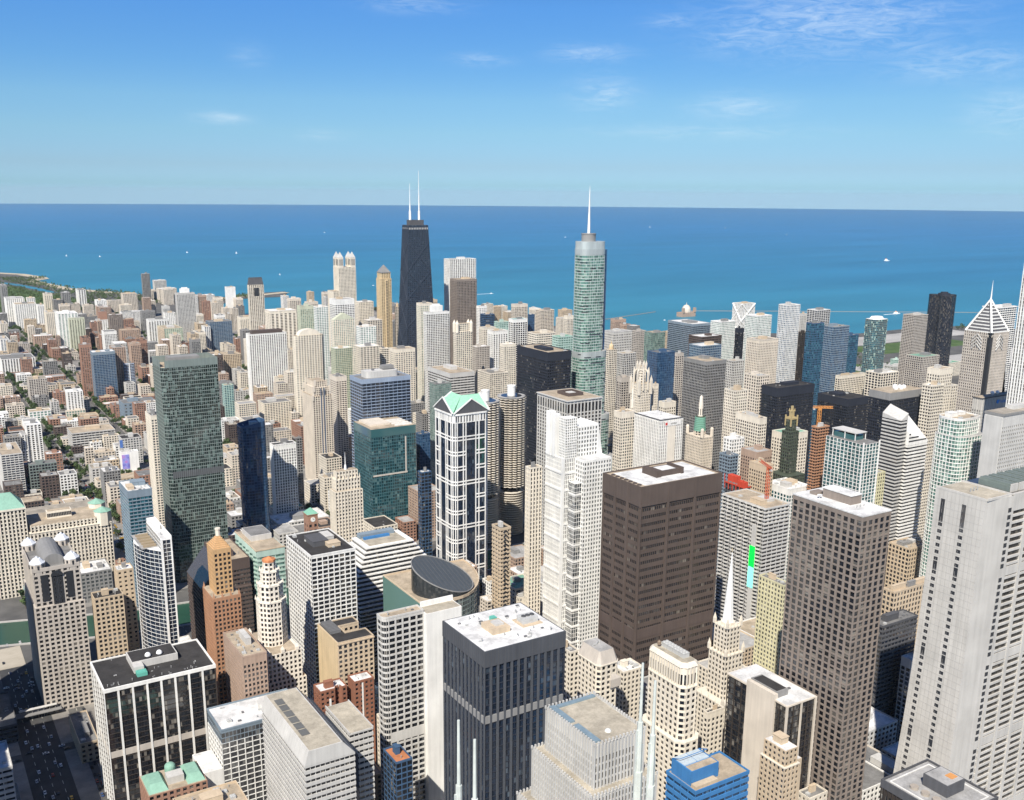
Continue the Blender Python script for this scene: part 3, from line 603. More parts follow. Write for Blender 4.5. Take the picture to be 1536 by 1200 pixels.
@fn
def blue_block(b):
    w, d, H = b.hw, b.hd, b.H
    b.fac(z1=H); b.done(); b.roof('tan', ph=0, units=4)
    b.part('blue_penthouse', MB().box(-w*.9, w*.1, -d*.5, d*.85, H, H+9), wall('blue')); b.part('penthouse_roof', MB().box(-w*.86, w*.06, -d*.46, -d*.02, H+9, H+9.15), roofm('tan'))
    s = MB()
    for i in range(2): s.box(-w*.86+i*w*.46, -w*.44+i*w*.46, d*.03, d*.8, H+9, H+9.6)
    b.part('skylight', s, plain('skylight_pale', (.48,.55,.58), .25))
    f = MB().bar((-w*.9, d*.85, H+9), (-w*.9, d*.3, H+12), .15).bar((w*.1, d*.85, H+9), (w*.1, d*.3, H+12), .15).bar((-w*.9, d*.3, H+12), (w*.1, d*.3, H+12), .15)
    b.part('screen_truss', f, wall('blue'))
    b.part('pale_flank', MB().box(-w*.9, -w*.1, -d*.85, -d*.52, H, H+2), wall('tan'))
def rsp(cx, cy, rx, ry, p=1, n=40):   # rounded outline
    out = []
    for i in range(n):
        a = 2*math.pi*i/n; c, s = math.cos(a), math.sin(a)
        out.append((cx+rx*math.copysign(abs(c)**p, c), cy+ry*math.copysign(abs(s)**p, s)))
    return out
@fn
def lantern_tower(b):
    w, d, H = b.hw, b.hd, b.H
    b.fac(inset(b.P, -.8), 0, H-30); b.fac(inset(b.P, .4), H-30, H); b.done()
    g = MB()
    for x in (-w*.62, -w*.52, -w*.42, -w*.18, -w*.06, w*.06, w*.18, w*.42, w*.52, w*.62): g.box(x-.9, x+.9, -d+.1, -d+.45, H-26 if abs(x) > w*.3 else 12, H-4)
    b.part('tall_window_strip', g, glass('dk'))
    a = [(-w*.26, 0), (w*.26, 0)]+[(w*.26*math.cos(t*math.pi/8), w*.26*math.sin(t*math.pi/8)) for t in range(1, 8)]
    o = b.part('arch_glazing', MB().prism([(x, y) for x, y in a], 0, .5), glass('dk')); o.matrix_local = Matrix.Translation((0, -d-.1, H-6)) @ Matrix.Rotation(R(90), 4, 'X')
    b.part('roof', MB().prism(inset(b.P, 1), H-.2, H+.1), roofm('grey'))
    Q = inset(b.P, .2); q = inset(b.P, 1); m = MB()
    for i in range(4): j = (i+1) % 4; m.prism([Q[i], Q[j], q[j], q[i]], H-1, H+2)
    b.part('parapet', m, wall('pinkgrey'))
    v = MB(); n = 10
    for i in range(n):
        t0, t1 = math.pi*i/n, math.pi*(i+1)/n; r0 = w*.5
        v.hexa([(r0*math.cos(t1)*1, -d*.72, H),(r0*math.cos(t0), -d*.72, H),(r0*math.cos(t0), d*.6, H),(r0*math.cos(t1), d*.6, H),(r0*math.cos(t1), -d*.72, H+9*math.sin(t1)),(r0*math.cos(t0), -d*.72, H+9*math.sin(t0)),(r0*math.cos(t0), d*.6, H+9*math.sin(t0)),(r0*math.cos(t1), d*.6, H+9*math.sin(t1))])
    b.part('vaulted_roof', v, wall('grey', .6))
    for sx in (-1, 1):
        for sy in (-1, 1):
            x, y = sx*(w-5), sy*(d-6) if sy < 0 else d*.62
            m = MB().prism(ngon(x, y, 6, 8, .39), H-3, H+5)
            root = b.part('corner_lantern', m, wall('pinkgrey')); k = MB()
            for i in range(8): 
                t = .39+math.pi/8+i*math.pi/4; k.cyl(x+5.5*math.cos(t), y+5.5*math.sin(t), .8, .8, H+1, H+4.2, 6)
            b.part('lantern_glazing', k, glass('dk'), root); b.part('lantern_roof', MB().prism(ngon(x, y, 6.1, 8, .39), H+5, H+5.7).prism(ngon(x, y, 5.6, 8, .39), H+5.7, H+9, ngon(x, y, 2.8, 8, .39)).prism(ngon(x, y, 1.4, 8, .39), H+8.4, H+10.5, ngon(x, y, .8, 8, .39)), plain('lantern_zinc', (.72,.74,.76), .4), root)
@fn
def curved_flank(b):
    w, H = b.hw, b.H; d = min(b.hd, 26)
    P = [(-w,-d*.6),(w,-d),(w,d),(-w,d)]+[(-w-7*math.sin(math.pi*t/8), d-(d*1.6)*t/8) for t in range(1, 8)]
    b.fac([(-w,-d*.6),(w*.05,-d),(w*.05,d),(-w,d)]+P[4:], 0, H-9); facade(b.fr, b.gl, [(w*.05,-d),(w,-d),(w,d),(w*.05,d)], 0, H, St('glass white dkb 4 3.3 .06 .12')); b.done()
    b.part('white_fin', MB().box(-.6, 1.0, -d-1.0, -d+.5, 0, H+1).box(w-.3, w+.7, -d-.8, -d+.4, 0, H+3).box(w-.3, w+.7, -d+.4, d+.6, H-1.5, H+3).box(.9, w-.3, d-.2, d+.6, H-1.5, H+3), wall('white'))
    b.part('terrace_roof', MB().box(-w-5, 0, -d*.5, d-1, H-9.3, H-8.9), roofm('lgrey'))
    t = MB()
    for i in range(5): t.box(-w-3, -.5, -d*.4+i*d*.27, -d*.4+i*d*.27+d*.12, H-8.9, H-7.6)
    b.part('terrace_planter', t, plain('planter_tan', (.32,.25,.16)))
    b.part('roof', MB().box(.8, w-.4, -d+.6, d-.3, H-.4, H+.1), roofm('white')); b.part('penthouse', MB().box(1.6, w-1.4, 0, d*.7, H, H+4), wall('white')); b.pre('vent_pipe', w*.4, -d*.5, H+.1, 1.4)
    b.part('podium', MB().box(-w-16, w+3, -d-16, -d-1, 0, 26), wall('tan')); b.part('podium_roof', MB().box(-w-15.4, w+2.4, -d-15.4, -d-1.4, 26, 26.1), roofm('white'))
@fn
def green_tower(b):
    w, d, H = b.hw, b.hd, b.H; c = 4
    P = [(-w+c,-d),(w,-d),(w,d),(-w,d),(-w,-d+c)]
    b.fac(P, 0, H); b.done()
    s = MB(); n = 13
    for i in range(n+1): s.box(-w+c+(b.w-c)*i/n-.2, -w+c+(b.w-c)*i/n+.2, -d-.2, -d+.2, H-2, H+8)
    for i in range(5): s.box(-w-.2, -w+.2, -d+c+(b.d-c)*i/4-.2, -d+c+(b.d-c)*i/4+.2, H-2, H+8)
    b.part('screen_post', s, wall('greyg'))
    b.part('roof_screen', MB().box(-w+c, w, -d-.04, -d+.1, H, H+7.4).box(-w-.04, -w+.1, -d+c, d, H, H+7.4).box(w-.1, w+.04, -d+.1, d, H, H+7.4).box(-w+.1, w-.1, d-.1, d+.04, H, H+7.4), wall('greyg', .4))
    b.part('roof', MB().prism(inset(P, .5), H-.1, H+.5), roofm('tan')); b.part('penthouse', MB().box(-w*.6, w*.5, -d*.2, d*.6, H, H+8), wall('grey'))
    for i in range(8): b.pre(b.rng.choice(['cooling_unit', 'duct', 'vent_pipe']), b.rng.uniform(-.8, .8)*w, b.rng.uniform(-.8, -.4)*d, H+.5, 1.6)
    b.part('louvre_band', MB().box(-w+c+.3, w-.3, -d+.03, -d+.3, 118, 125), wall('dgrey'))
@fn
def blue_tower(b):
    w, d, H = b.hw, b.hd, b.H
    w, d = w*1.12, d*1.12; P = rsp(0, 0, w, d, .5, 28); b.fac(P, 0, H-4); b.done(); m = MB(); q = inset(P, .8)
    for i in range(28): j = (i+1) % 28; h = lambda p: H+2.5*p[0]/w; m.prism([P[i], P[j], q[j], q[i]], H-4, [h(P[i]), h(P[j]), h(q[j]), h(q[i])])
    b.part('curved_screen', m, wall('dblue', .4)); b.roof('dblue', inset(P, 1), z=H-4, par=0, units=4)
@fn
def sloped_corner(b):
    w, d, H = b.hw, b.hd, b.H; d = min(d, 30); P = rect(-w, w, -d, d)
    facade(b.fr, b.gl, [(-w+14,-d),(w,-d),(w,d),(-w,d),(-w,-d+14)], 0, H-24, b.st); facade(b.fr, b.gl, rect(-w+17, w, -d+3, d), H-24, H, b.st, top=8); b.done()
    b.part('sloped_glass', MB().hexa([(-w,-d+14,H-24),(-w+14,-d,H-24),(-w+17.2,-d+3,H-24),(-w,d,H-24),(-w+16.6,-d+14,H-2),(-w+17,-d+4,H-2),(-w+17.2,-d+4.2,H-2),(-w+16.8,d,H-2)]), plain('slate_brown', (.07,.055,.045), .15))
    b.roof('tan', rect(-w+17, w, -d+3, d), par=1, units=2, wmat=wall('dbrown'))
@fn
def zigzag_block(b):
    w, H = b.hw, b.H; d = min(b.hd, 30); P = rect(-w, w, -d, d)
    Z = [(-w,d)]; n = 12
    for i in range(n): y = d-(2*d)*(i+.5)/n; Z += [(-w-(1.6 if i % 2 == 0 else 0), y)]
    b.fac([(-w,-d),(w,-d),(w,d)]+Z[0:1]+Z[1:], 0, H, top=5); b.done()
    b.part('roof', MB().prism(inset(P, .5), H-.2, H+.15), roofm('tan')); b.part('roof_screen', MB().box(-w*.7, w*.8, -d*.1, d*.8, H, H+5), wall('lgrey')); b.part('screen_floor', MB().box(-w*.66, w*.76, -d*.06, d*.76, H+5, H+5.1), roofm('grey'))
    b.part('parapet', MB().box(-w-1, w+.2, -d-.3, -d+.3, H, H+1.2).box(-w-1, -w-.4, -d+.3, d, H, H+1.2), wall('tan'))
@fn
def ziggurat_tower(b):
    w, d, H = b.hw, b.hd, b.H    # H is the shoulder
    b.fac(top=2); b.done(); sw, sd = w*.62, d*.62; b.fac(rect(-sw, sw, -sd, sd), H, H+36, top=2); b.part('upper_frame', b.fr, wall('ochre')); b.part('upper_glazing', b.gl, glass('dk')); b.fr, b.gl = MB(), MB()
    b.part('shoulder_roof', MB().prism(inset(b.P, .3), H-.2, H+.3), roofm('tan')); z = H+36; m = MB()
    for i in range(7):
        k = 1-i*.13; m.box(-sw*k, sw*k, -sd*k, sd*k, z+i*1.3, z+(i+1)*1.3)
    b.part('ziggurat_roof', m, wall('ochre')); b.part('lantern', MB().prism(ngon(0, 0, 1.8, 8), z+9, z+14).prism(ngon(0, 0, 2.2, 8), z+14, z+15), wall('cream'))
    t = MB()
    for x in (-w+1, -w*.3, w*.3, w-1):
        for y in (-d+1, d-1): t.pyr(x-.8, x+.8, y-.8, y+.8, H, H+4.5)
    b.part('corner_pinnacle', t, wall('orange'))
@fn
def octagon_tower(b):
    w, H = b.hw, b.H; d = min(b.hd, 22); P = rect(-w, w, -d, d); r = min(w, d)
    b.fac(rect(-w-5, w+5, -d, d), 0, H-22); b.fac(rect(-w, w+2, -d, d), H-22, H); o = lambda k, a=0: ngon(a, 0, k, 8, math.pi/8)
    b.fac(o(r*.92), H, H+34); b.fac(o(r*.78), H+34, H+46); b.fac(o(r*.58), H+46, H+56); b.fac(o(r*.40), H+56, H+63); b.done('terracotta_frame')
    m = MB()
    for rr, z in ((r*.92, H+34), (r*.78, H+46), (r*.58, H+56)):
        m.prism(o(rr+.25), z-.4, z+.9)
        for p in o(rr): m.pyr(p[0]-.6, p[0]+.6, p[1]-.6, p[1]+.6, z, z+3.6)
    for p in rect(-w+1, w-1, -d+1, d-1)+[(0, -d+1), (-w+1, 0)]: m.box(p[0]-1.2, p[0]+1.2, p[1]-1.2, p[1]+1.2, H, H+2.4).pyr(p[0]-1.2, p[0]+1.2, p[1]-1.2, p[1]+1.2, H+2.4, H+5)
    b.part('tier_crest', m, wall('cream2')); b.part('tier_roof', MB().prism(inset(P, .5), H-.3, H+.2).prism(inset(rect(-w-5, w+5, -d, d), .5), H-22.3, H-21.8), roofm('tan'))
    b.part('orange_cap', MB().prism(o(r*.42), H+63, H+64.6).prism(o(r*.36), H+64.6, H+66.5, o(.4)), plain('terracotta_orange', (.55,.22,.09)))
@fn
def white_grid(b):
    b.fac(top=1.5); b.done(); w, d, H = b.hw, b.hd, b.H; b.roof('tar', par=.9, ph=0, units=4)
    for (x0, x1, y0, y1, h, m) in ((-.5, .2, -.3, .4, 4, 'dgrey'), (.05, .6, -.55, -.25, 3, 'tan'), (.3, .7, .1, .6, 2.5, 'lgrey')):
        b.part('penthouse', MB().box(x0*w, x1*w, y0*d, y1*d, H, H+h).box(x0*w-.2, x1*w+.2, y0*d-.2, y1*d+.2, H+h, H+h+.4), wall(m))
@fn
def court_block(b):
    w, d, H = b.hw, b.hd, b.H; P = [(-w,-d),(w,-d),(w,-d*.25),(-w*.15,-d*.25),(-w*.15,d*.4),(w,d*.4),(w,d),(-w,d)]
    b.fac(P, 0, H, blank=(7,), top=9 if False else 1.5); b.done(); b.roof('tar', P, par=.9, ph=0, units=0)
    b.part('cream_flank', MB().box(-w-.3, -w-.02, -d+.5, d, 0, H+.6), wall('sand'))
    m = MB()
    for i in range(9): m.box(-w+1.5, -w*.3, -d*.1+i*2.3, -d*.1+i*2.3+1.2, H+.1, H+2.4)
    b.part('cooling_fins', m, plain('plant_grey', (.16,.16,.16)))
    b.part('cornice', MB().box(-w-.3, w+.5, -d-.6, -d+.1, H-1.2, H-.2), wall('tan')); b.part('tall_slots', MB().box(-w+1, w-1, -d+.15, -d+.5, H-9.5, H-4), glass('dk'))
@fn
def striped_slope(b):
    w, d, H = b.hw, b.hd, b.H; n = int(H/3.5)
    for k in range(n):
        z = k*3.5; t = max(0, (z-H*.50)/(H*.5)); x0, x1 = -w+1+max(0, (t-.4)/.6)*20, w-1-max(0, (t-.15)/.85)*33; sy = -d+t*24
        b.part('floor_band', MB().box(x0, x1, sy, d-2, z+2.3, z+3.52), wall('white'))
        b.gl.prism(rect(x0+.5, x1-.5, sy+.45, d-3), z-.02, z+2.32, cell=(2, 2))
    b.part('window_glazing', b.gl, glass('dk')); b.gl = MB()
    b.part('roof', MB().box(-w+22, w-35, -d+25, d-2.5, n*3.5, n*3.5+.4), roofm('sandy')); b.part('roof_plant', MB().box(-w+22, w-37, -d+46, d-3, n*3.5, n*3.5+4), wall('bluegrey'))
    m = MB()
    for i in range(5): m.box(-w+6+i*5, -w+10+i*5, -d+10+i*5, -d+22+i*5, H*.5+i*11-8, H*.5+i*11+6)
    b.part('glass_atrium_steps', m, glass('tealg')); b.part('duct_pipe', MB().box(-w+24, w-44, -d+41, -d+44, n*3.5+.4, n*3.5+2.4), wall('blue'))
@fn
def disc_hall(b):
    w, d, H = b.hw, b.hd, b.H; w, d = 42, 34
    P = [(-28,36),(-28,-36),(0,-36)]+[(47*math.sin(k*math.pi/20), 36-72*math.cos(k*math.pi/20)) for k in range(1, 10)]+[(47,36)]
    b.fac(P, 0, H); b.done(); b.part('roof', MB().prism(inset(P, .4), H-.4, H+.2), roofm('tan')); m = MB(); Q, q = inset(P, -.15), inset(P, .7)
    for i in range(len(P)): j = (i+1) % len(P); m.prism([Q[i], Q[j], q[j], q[i]], H-1, H+1.4)
    b.part('parapet', m, wall('tan'))
    n = 40; r = 24.5; cx, cy = 2, -11; pts = ngon(cx, cy, r, n); h = [H+12+7*(p[1]-cy)/r-7*(p[0]-cx)/r for p in pts]
    b.part('atrium_drum', MB().prism(pts, H-2, h, cell=(2, 2.2), cap=False), glass('gy')); b.part('disc_roof', MB().prism(pts, H-3, [z+.3 for z in h], cap=True), plain('disc_slate', (.075,.085,.09), .3))
    rr = MB()
    for i in range(n): j = (i+1) % n; rr.bar((*pts[i], h[i]+.5), (*pts[j], h[j]+.5), .35)
    b.part('disc_rim', rr, wall('grey')); g = MB(); g.box(-28.3, -27.6, -36, 36, 20, H+.5); b.part('blue_glass_flank', g, glass('pg'))
    rb = MB()
    for i in range(1, 12):
        t = -1+2*i/12; x = cx+r*t; hh = r*math.sqrt(1-t*t)
        z = lambda y: H+12.3+7*(y-cy)/r-7*(x-cx)/r
        rb.bar((x, cy-hh, z(cy-hh)+.1), (x, cy+hh, z(cy+hh)+.1), .12)
    b.part('disc_rib', rb, wall('dgrey'))
@fn
def deco_mast(b):
    w, d, H = b.hw, b.hd, b.H
    b.fac(inset(b.P, -1), 0, H-18); b.fac(inset(b.P, .8), H-18, H-6); b.fac(inset(b.P, 2.4), H-6, H+2); b.done(); b.part('roof', MB().prism(inset(b.P, 3), H+1.5, H+2.2).prism(inset(b.P, .3), H-18.2, H-17.6), roofm('tan'))
    m = MB()
    for i in range(7):
        x = -w+1.2+i*(b.w-2.4)/6; m.pyr(x-.7, x+.7, -d+.6, -d+2, H-6, H-1); m.pyr(x-.7, x+.7, d-2, d-.6, H-6, H-1)
    b.part('crest_fin', m, wall('cream')); b.part('roof_mast', MB().cyl(0, 0, 1.4, 1.0, H+2, H+7, 8).cyl(0, 0, .5, .12, H+7, H+20, 8), wall('steelw'))
@fn
def clock_tower(b):
    w, d, H = b.hw, b.hd, b.H
    b.fac(z1=H-9); facade(b.fr, b.gl, b.P, H-9, H, b.st, blank=(0, 1, 2, 3)); b.done(); b.part('cornice', MB().prism(inset(b.P, -.6), H, H+1), wall('brick')); b.part('green_roof', MB().prism(inset(b.P, -.5), H+1, H+7, ngon(0, 0, .3, 4, -2.36)), wall('green'))
    o = b.part('clock_face', MB().prism(ngon(0, 0, 2.6, 20), 0, .3), plain('clock_white', (.8,.79,.75), .4)); o.matrix_local = Matrix.Translation((0, -d-.05, H-5)) @ Matrix.Rotation(R(90), 4, 'X')
    h = b.part('clock_hand', MB().box(-.14, .14, 0, 2.2, .3, .42).box(0, 1.5, -.14, .14, .42, .5), plain('clock_black', (.02,.02,.02)), o)
@fn
def crown_tower(b):
    w, H = b.hw, b.H; d = min(b.hd, 22); P = rect(-w, w, -d, d); b.fac(P, 0, H-10); b.fac(inset(P, 3), H-10, H+2); b.fac(inset(P, 6), H+2, H+10)
    b.done(); b.part('roof', MB().prism(inset(P, 6.4), H+9.6, H+10.2).prism(inset(P, .4), H-10.3, H-9.8), roofm('tan'))
    for q in (inset(P, 6), inset(P, 3), P):
        z = {0: H+10, 1: H+2, 2: H-10}[(inset(P, 6), inset(P, 3), P).index(q)]
        for p in q: b.part('corner_turret', MB().box(p[0]-1.3, p[0]+1.3, p[1]-1.3, p[1]+1.3, z-6, z+2.2), wall('beige'))
    g = MB(); g.box(-3.2, -1.6, -d+.1, -d+.4, 10, H+1).box(1.6, 3.2, -d+.1, -d+.4, 10, H+1); b.part('blue_bay', g, glass('bl'))
@fn
def banded_blue(b):
    b.fac(top=4); b.done(); w, d, H = b.hw, b.hd, b.H; b.roof('grey', par=1.4, ph=0, units=3, wmat=wall('lblue')); b.part('oval_plant', MB().prism(rsp(0, d*.1, w*.66, d*.55, .3, 28), H, H+8), wall('lgrey')); b.part('plant_block', MB().box(w*.1, w*.55, -d*.1, d*.5, H+9, H+13), wall('grey')); b.pre('roof_hatch', -w*.3, 0, H+9, 2)
@fn
def teal_tower(b):
    w, d, H = b.hw, b.hd, b.H; d = min(d, 27); P = rect(-w, w, -d, d); b.fac(P, top=9); b.done()
    b.part('cross_band', MB().box(-w*.95, w*.6, -d-.2, -d+.2, 77, 79).box(w*.5, w*.56, -d-.2, -d+.2, 79, H-12), wall('pinkgrey')); b.part('top_screen', MB().prism(inset(P, -.12), H-9, H+1), glass('tealg'))
    b.part('roof', MB().prism(inset(P, .4), H+.9, H+1.2), roofm('tan')); b.part('roof_deck', MB().box(-w*.8, w*.1, -d*.4, d*.9, H+1.2, H+3.4), wall('beige')); s = MB()
    for i in range(4): s.box(w*.15, w*.9, -d*.8+i*d*.35, -d*.8+i*d*.35+1.2, H+1.2, H+3)
    b.part('roof_pergola', s, wall('white'))
@fn
def gable_tower(b):
    w, d, H = b.hw, b.hd, b.H; w = d = 21.5; c = 4.6
    P = [(-w+c,-d),(w-c,-d),(w,-d+c),(w,d-c),(w-c,d),(-w+c,d),(-w,d-c),(-w,-d+c)]
    b.gl.prism(inset(P, .7), 0, H-1, cell=(2, 3.9)); n = len(P)
    def bars(e, fr, name):
        (x0, y0), (x1, y1) = P[e], P[(e+1) % n]; l = math.hypot(x1-x0, y1-y0); tx, ty = (x1-x0)/l, (y1-y0)/l; nx, ny = -ty, tx
        def strip(a, c_, z0, z1, mb, o=0):
            mb.prism([(x0+tx*a-nx*o, y0+ty*a-ny*o), (x0+tx*c_-nx*o, y0+ty*c_-ny*o), (x0+tx*c_+nx*.8, y0+ty*c_+ny*.8), (x0+tx*a+nx*.8, y0+ty*a+ny*.8)], z0, z1)
        for q in fr:
            m = MB(); a = max(0, min(l-.9, q*l-.45)); strip(a, a+.9, 0, H-1.2, m, .06); b.part('pier', m, wall('white'))
        z = H-24; k = 0
        while z > 20:
            m = MB(); full = k % 3 == 0
            for dz in (0, 3.4):
                for a, c_ in ([(0, l)] if full or len(fr) < 5 else [(0, .31*l), (.65*l, l)]): strip(a+.01, c_-.01, z-dz, z-dz+1.1, m)
            b.part('double_band', m, wall('white')); z -= 15.6; k += 1
    for e in (0, 6, 2, 4): bars(e, (0, .22, .31, .65, .76, 1), '')
    for e in (7, 1, 3, 5): bars(e, (.3, .7), '')
    facade(b.fr, b.gl, P, H-9, H-1, St('pier white dk 3.3 7 .5 .2')); b.done('white_frame')
    b.part('cornice', MB().prism(inset(P, -.7), H-1, H+.6), wall('white'))
    g = MB(); ped = MB()
    hh = 14
    for (ax, s) in (('x', 1), ('x', -1), ('y', 1), ('y', -1)):
        # four steep gables: ridge runs from each face's centre to the middle
        if ax == 'y': A, B_, R0 = (-w+1, s*d), (w-1, s*d), (0, s*d)
        else: A, B_, R0 = (s*w, -d+1), (s*w, d-1), (s*w, 0)
        n = len(g.v); g.v += [(*A, H+.7), (*B_, H+.7), (R0[0]*.98, R0[1]*.98, H+.7+hh), (0, 0, H+.7+hh), (0, 0, H+.7)]; g.f += [(n, n+2, n+3), (n+1, n+3, n+2), (n, n+3, n+4), (n+1, n+4, n+3)]
        k = len(ped.v); ped.v += [(A[0]*.99, A[1]*.99, H+.7), (B_[0]*.99, B_[1]*.99, H+.7), (R0[0]*.99, R0[1]*.99, H+.2+hh)]; ped.f += [(k, k+1, k+2)]
        r = b.part('gable_edge', MB().bar((*A, H+1.2), (R0[0], R0[1], H+1+hh), .55).bar((*B_, H+1.2), (R0[0], R0[1], H+1+hh), .55), wall('white'))
    b.part('green_roof', g, plain('copper_green', (.29,.56,.39), .6)); b.part('pediment', ped, wall('dgrey'))
@fn
def chevron_tower(b):
    b.fac(); b.done(); w, d, H = b.hw, b.hd, b.H; b.roof('tar', par=1.5, ph=1, units=3); m = MB()
    for k in range(int(H/4)): m.bar((-w*.4, -d-.1, 4*k+1.2), (0, -d-.1, 4*k+3), .5); m.bar((0, -d-.1, 4*k+3), (w*.4, -d-.1, 4*k+1.2), .5)
    b.part('chevron_window', m, glass('dk'))
@fn
def colonnade_tower(b):
    w, d, H = b.hw, b.hd, b.H; d = min(d, 30); P = rect(-w, w, -d, d)
    facade(b.fr, b.gl, P, 0, H-14, b.st, sink=b.sinks('pier', (0, 3))); b.flush('pier', wall('lgrey')); facade(b.fr, b.gl, P, H-14, H, St('pier lgrey dk 5 13 .3 .12'), top=2.4); b.done()
    b.part('cornice', MB().prism(inset(P, -.8), H, H+1.2), wall('lgrey')); b.part('roof', MB().prism(inset(P, .8), H+1.2, H+1.4), roofm('tan')); m = MB(); Q, q = rect(-w*.4, w*.45, -d*.4, d*.35), rect(-w*.34, w*.39, -d*.34, d*.29)
    for i in range(4): j = (i+1) % 4; m.prism([Q[i], Q[j], q[j], q[i]], H+1.4, H+5)
    b.part('plant_screen', m, wall('dbrown')); b.part('plant_core', MB().box(-w*.1, w*.25, -d*.15, d*.15, H+1.4, H+4), wall('lgrey'))
@fn
def white_steps(b):
    H = b.H; s2 = St('pier white gyd 1.9 3.8 .34 .2'); s3 = St('grid white gyd 2.4 3.8 .5 .5')
    E_ = rect(-14.5, 14.5, -20, -7); W_ = rect(-27.5, -10, -7, 20); T_ = rect(-12, 8.5, -6.9, 20)
    b.fac(E_, 0, H, top=1.4); facade(b.fr, b.gl, [(-27.5, -7), (-14.6, -7), (-14.6, 20), (-27.5, 20)], 0, H, s2); b.fac(T_, H, H+27, top=.8); b.fac(rect(-14.5, 14.5, -6.9, 20), 0, H-.4)
    b.done('white_frame')
    lat = rect(-25, -13, -6.6, 4); facade(b.fr, b.gl, lat, H, H+35, St('grid white gy 2 2.4 .45 .4')); b.done('crown_lattice')
    for y0, y1, h in ((13, 20, 38), (6, 11, 37)): b.part('roof_fin', MB().box(-27.5, -22, y0, y1, H-1, H+h), wall('white'))
    b.part('slanted_gable', MB().hexa([(8.4,-7,H),(14,-7,H),(14,20,H),(8.4,20,H),(8.4,-7,H+28),(9,-7,H+28),(9,20,H+28),(8.4,20,H+28)]), wall('white'))
    m = MB()
    for k in range(int(H/15.2)): m.prism(rect(-27.9, -14.6, -7.4, 20), 12+k*15.2, 13.6+k*15.2)
    b.part('storey_band', m, wall('white')); b.part('corner_column', MB().box(-28, -25.6, -7.5, -5.2, 0, H+1), wall('white'))
    b.part('terrace_roof', MB().prism(inset(E_, .4), H-.2, H+.3).prism(inset(W_, .4), H-.3, H+.2), roofm('white'))
    facade(b.fr, b.gl, rect(-21.5, -14.6, -17, -7.6), 0, H-20, St('glass white gyd 2 3.8 .1 .1'))
    for k in range(int((H-20)/15.2)): b.fr.prism(rect(-21.8, -14.6, -17.4, -7.5), 10+k*15.2, 11.6+k*15.2)
    b.done('bay_frame', 'bay_glazing')
@fn
def sign_tower(b):
    w, d, H = b.hw, b.hd, b.H; d = min(d, 24)
    P = rect(-w, w, -d, d); facade(b.fr, b.gl, P, 0, H, b.st, top=2, sink=b.sinks('pier', (0, 3))); b.flush('pier', wall('white')); b.done(); b.part('blank_panel', MB().box(-w*.3, w*.35, -d-.12, -d+.3, 0, H-8), wall('cream2')); b.part('roof', MB().prism(inset(P, .2), H, H+.3), roofm('white'))
    b.part('roof_edge', MB().box(-w-.2, w+.2, -d-.25, -d+.25, H+.2, H+1.2).box(-w-.25, -w+.25, -d+.25, d, H+.2, H+1.2), wall('dgrey')); b.part('sign_board', MB().box(-w*.6, w*.75, -d-.3, -d-.13, H-7.4, H-2.2), wall('white'))
    s = b.part('sign_emblem', MB().box(-w*.55, -w*.38, -d-.45, -d-.31, H-6.4, H-3.2), plain('sign_red', (.6,.05,.04))); text(b, 'KEMPER', w*.17, -d-.32, H-6, 2.6, plain('sign_black', (.02,.02,.02)))
    b.pre('vent_pipe', w*.2, 0, H+.3, 2)
def text(b, s, x, y, z, size, mat, rz=0):
    cu = bpy.data.curves.new('sign_lettering', 'FONT'); cu.body = s; cu.size = size; cu.align_x = 'CENTER'; cu.extrude = .06; t = bpy.data.objects.new('sign_lettering', cu); C.objects.link(t)
    bpy.context.view_layer.update(); me = bpy.data.meshes.new_from_object(t.evaluated_get(bpy.context.evaluated_depsgraph_get())); bpy.data.objects.remove(t); t = bpy.data.objects.new('sign_lettering', me); C.objects.link(t)
    me.materials.clear(); me.materials.append(mat); t.parent = b.root; t.location = (x, y, z); t.rotation_euler = (R(90), 0, rz)
@fn
def drum_tower(b):
    w, d, H = b.hw, b.hd, b.H; d = min(d, 16); P = rect(-w, w, -d, d); b.fac(P, 0, H); r = min(w, d)*.85; b.fac(ngon(0, 0, r, 12), H, H+6)
    b.done(); m = MB()
    for k in range(8): m.cyl(0, 0, r*.98-k*.14, r*.98-k*.14, H+6+k*2.3, H+7.7+k*2.3, 24)
    b.part('scaffold_drum', m, wall('green')); b.part('drum_core', MB().cyl(0, 0, r*.9, r*.75, H+6, H+25, 20), wall('dgreen')); 
    b.part('lantern', MB().prism(ngon(0, 0, r*.46, 8), H+24, H+38, ngon(0, 0, r*.36, 8)).prism(ngon(0, 0, r*.38, 8), H+38, H+48, ngon(0, 0, r*.26, 8)).dome(0, 0, H+48, r*.26, 4), wall('cream2'))
    k = MB()
    for i in range(8):
        t = 2*math.pi*i/8; k.cyl(r*.44*math.cos(t), r*.44*math.sin(t), .5, .5, H+27, H+35, 6)
    b.part('lantern_glazing', k, glass('gy')); 
    for p in P: b.part('corner_turret', MB().prism(ngon(p[0]*.88, p[1]*.88, 2.3, 8), H, H+9).dome(p[0]*.88, p[1]*.88, H+9, 2.4, 3, 10, 4), wall('beige'))
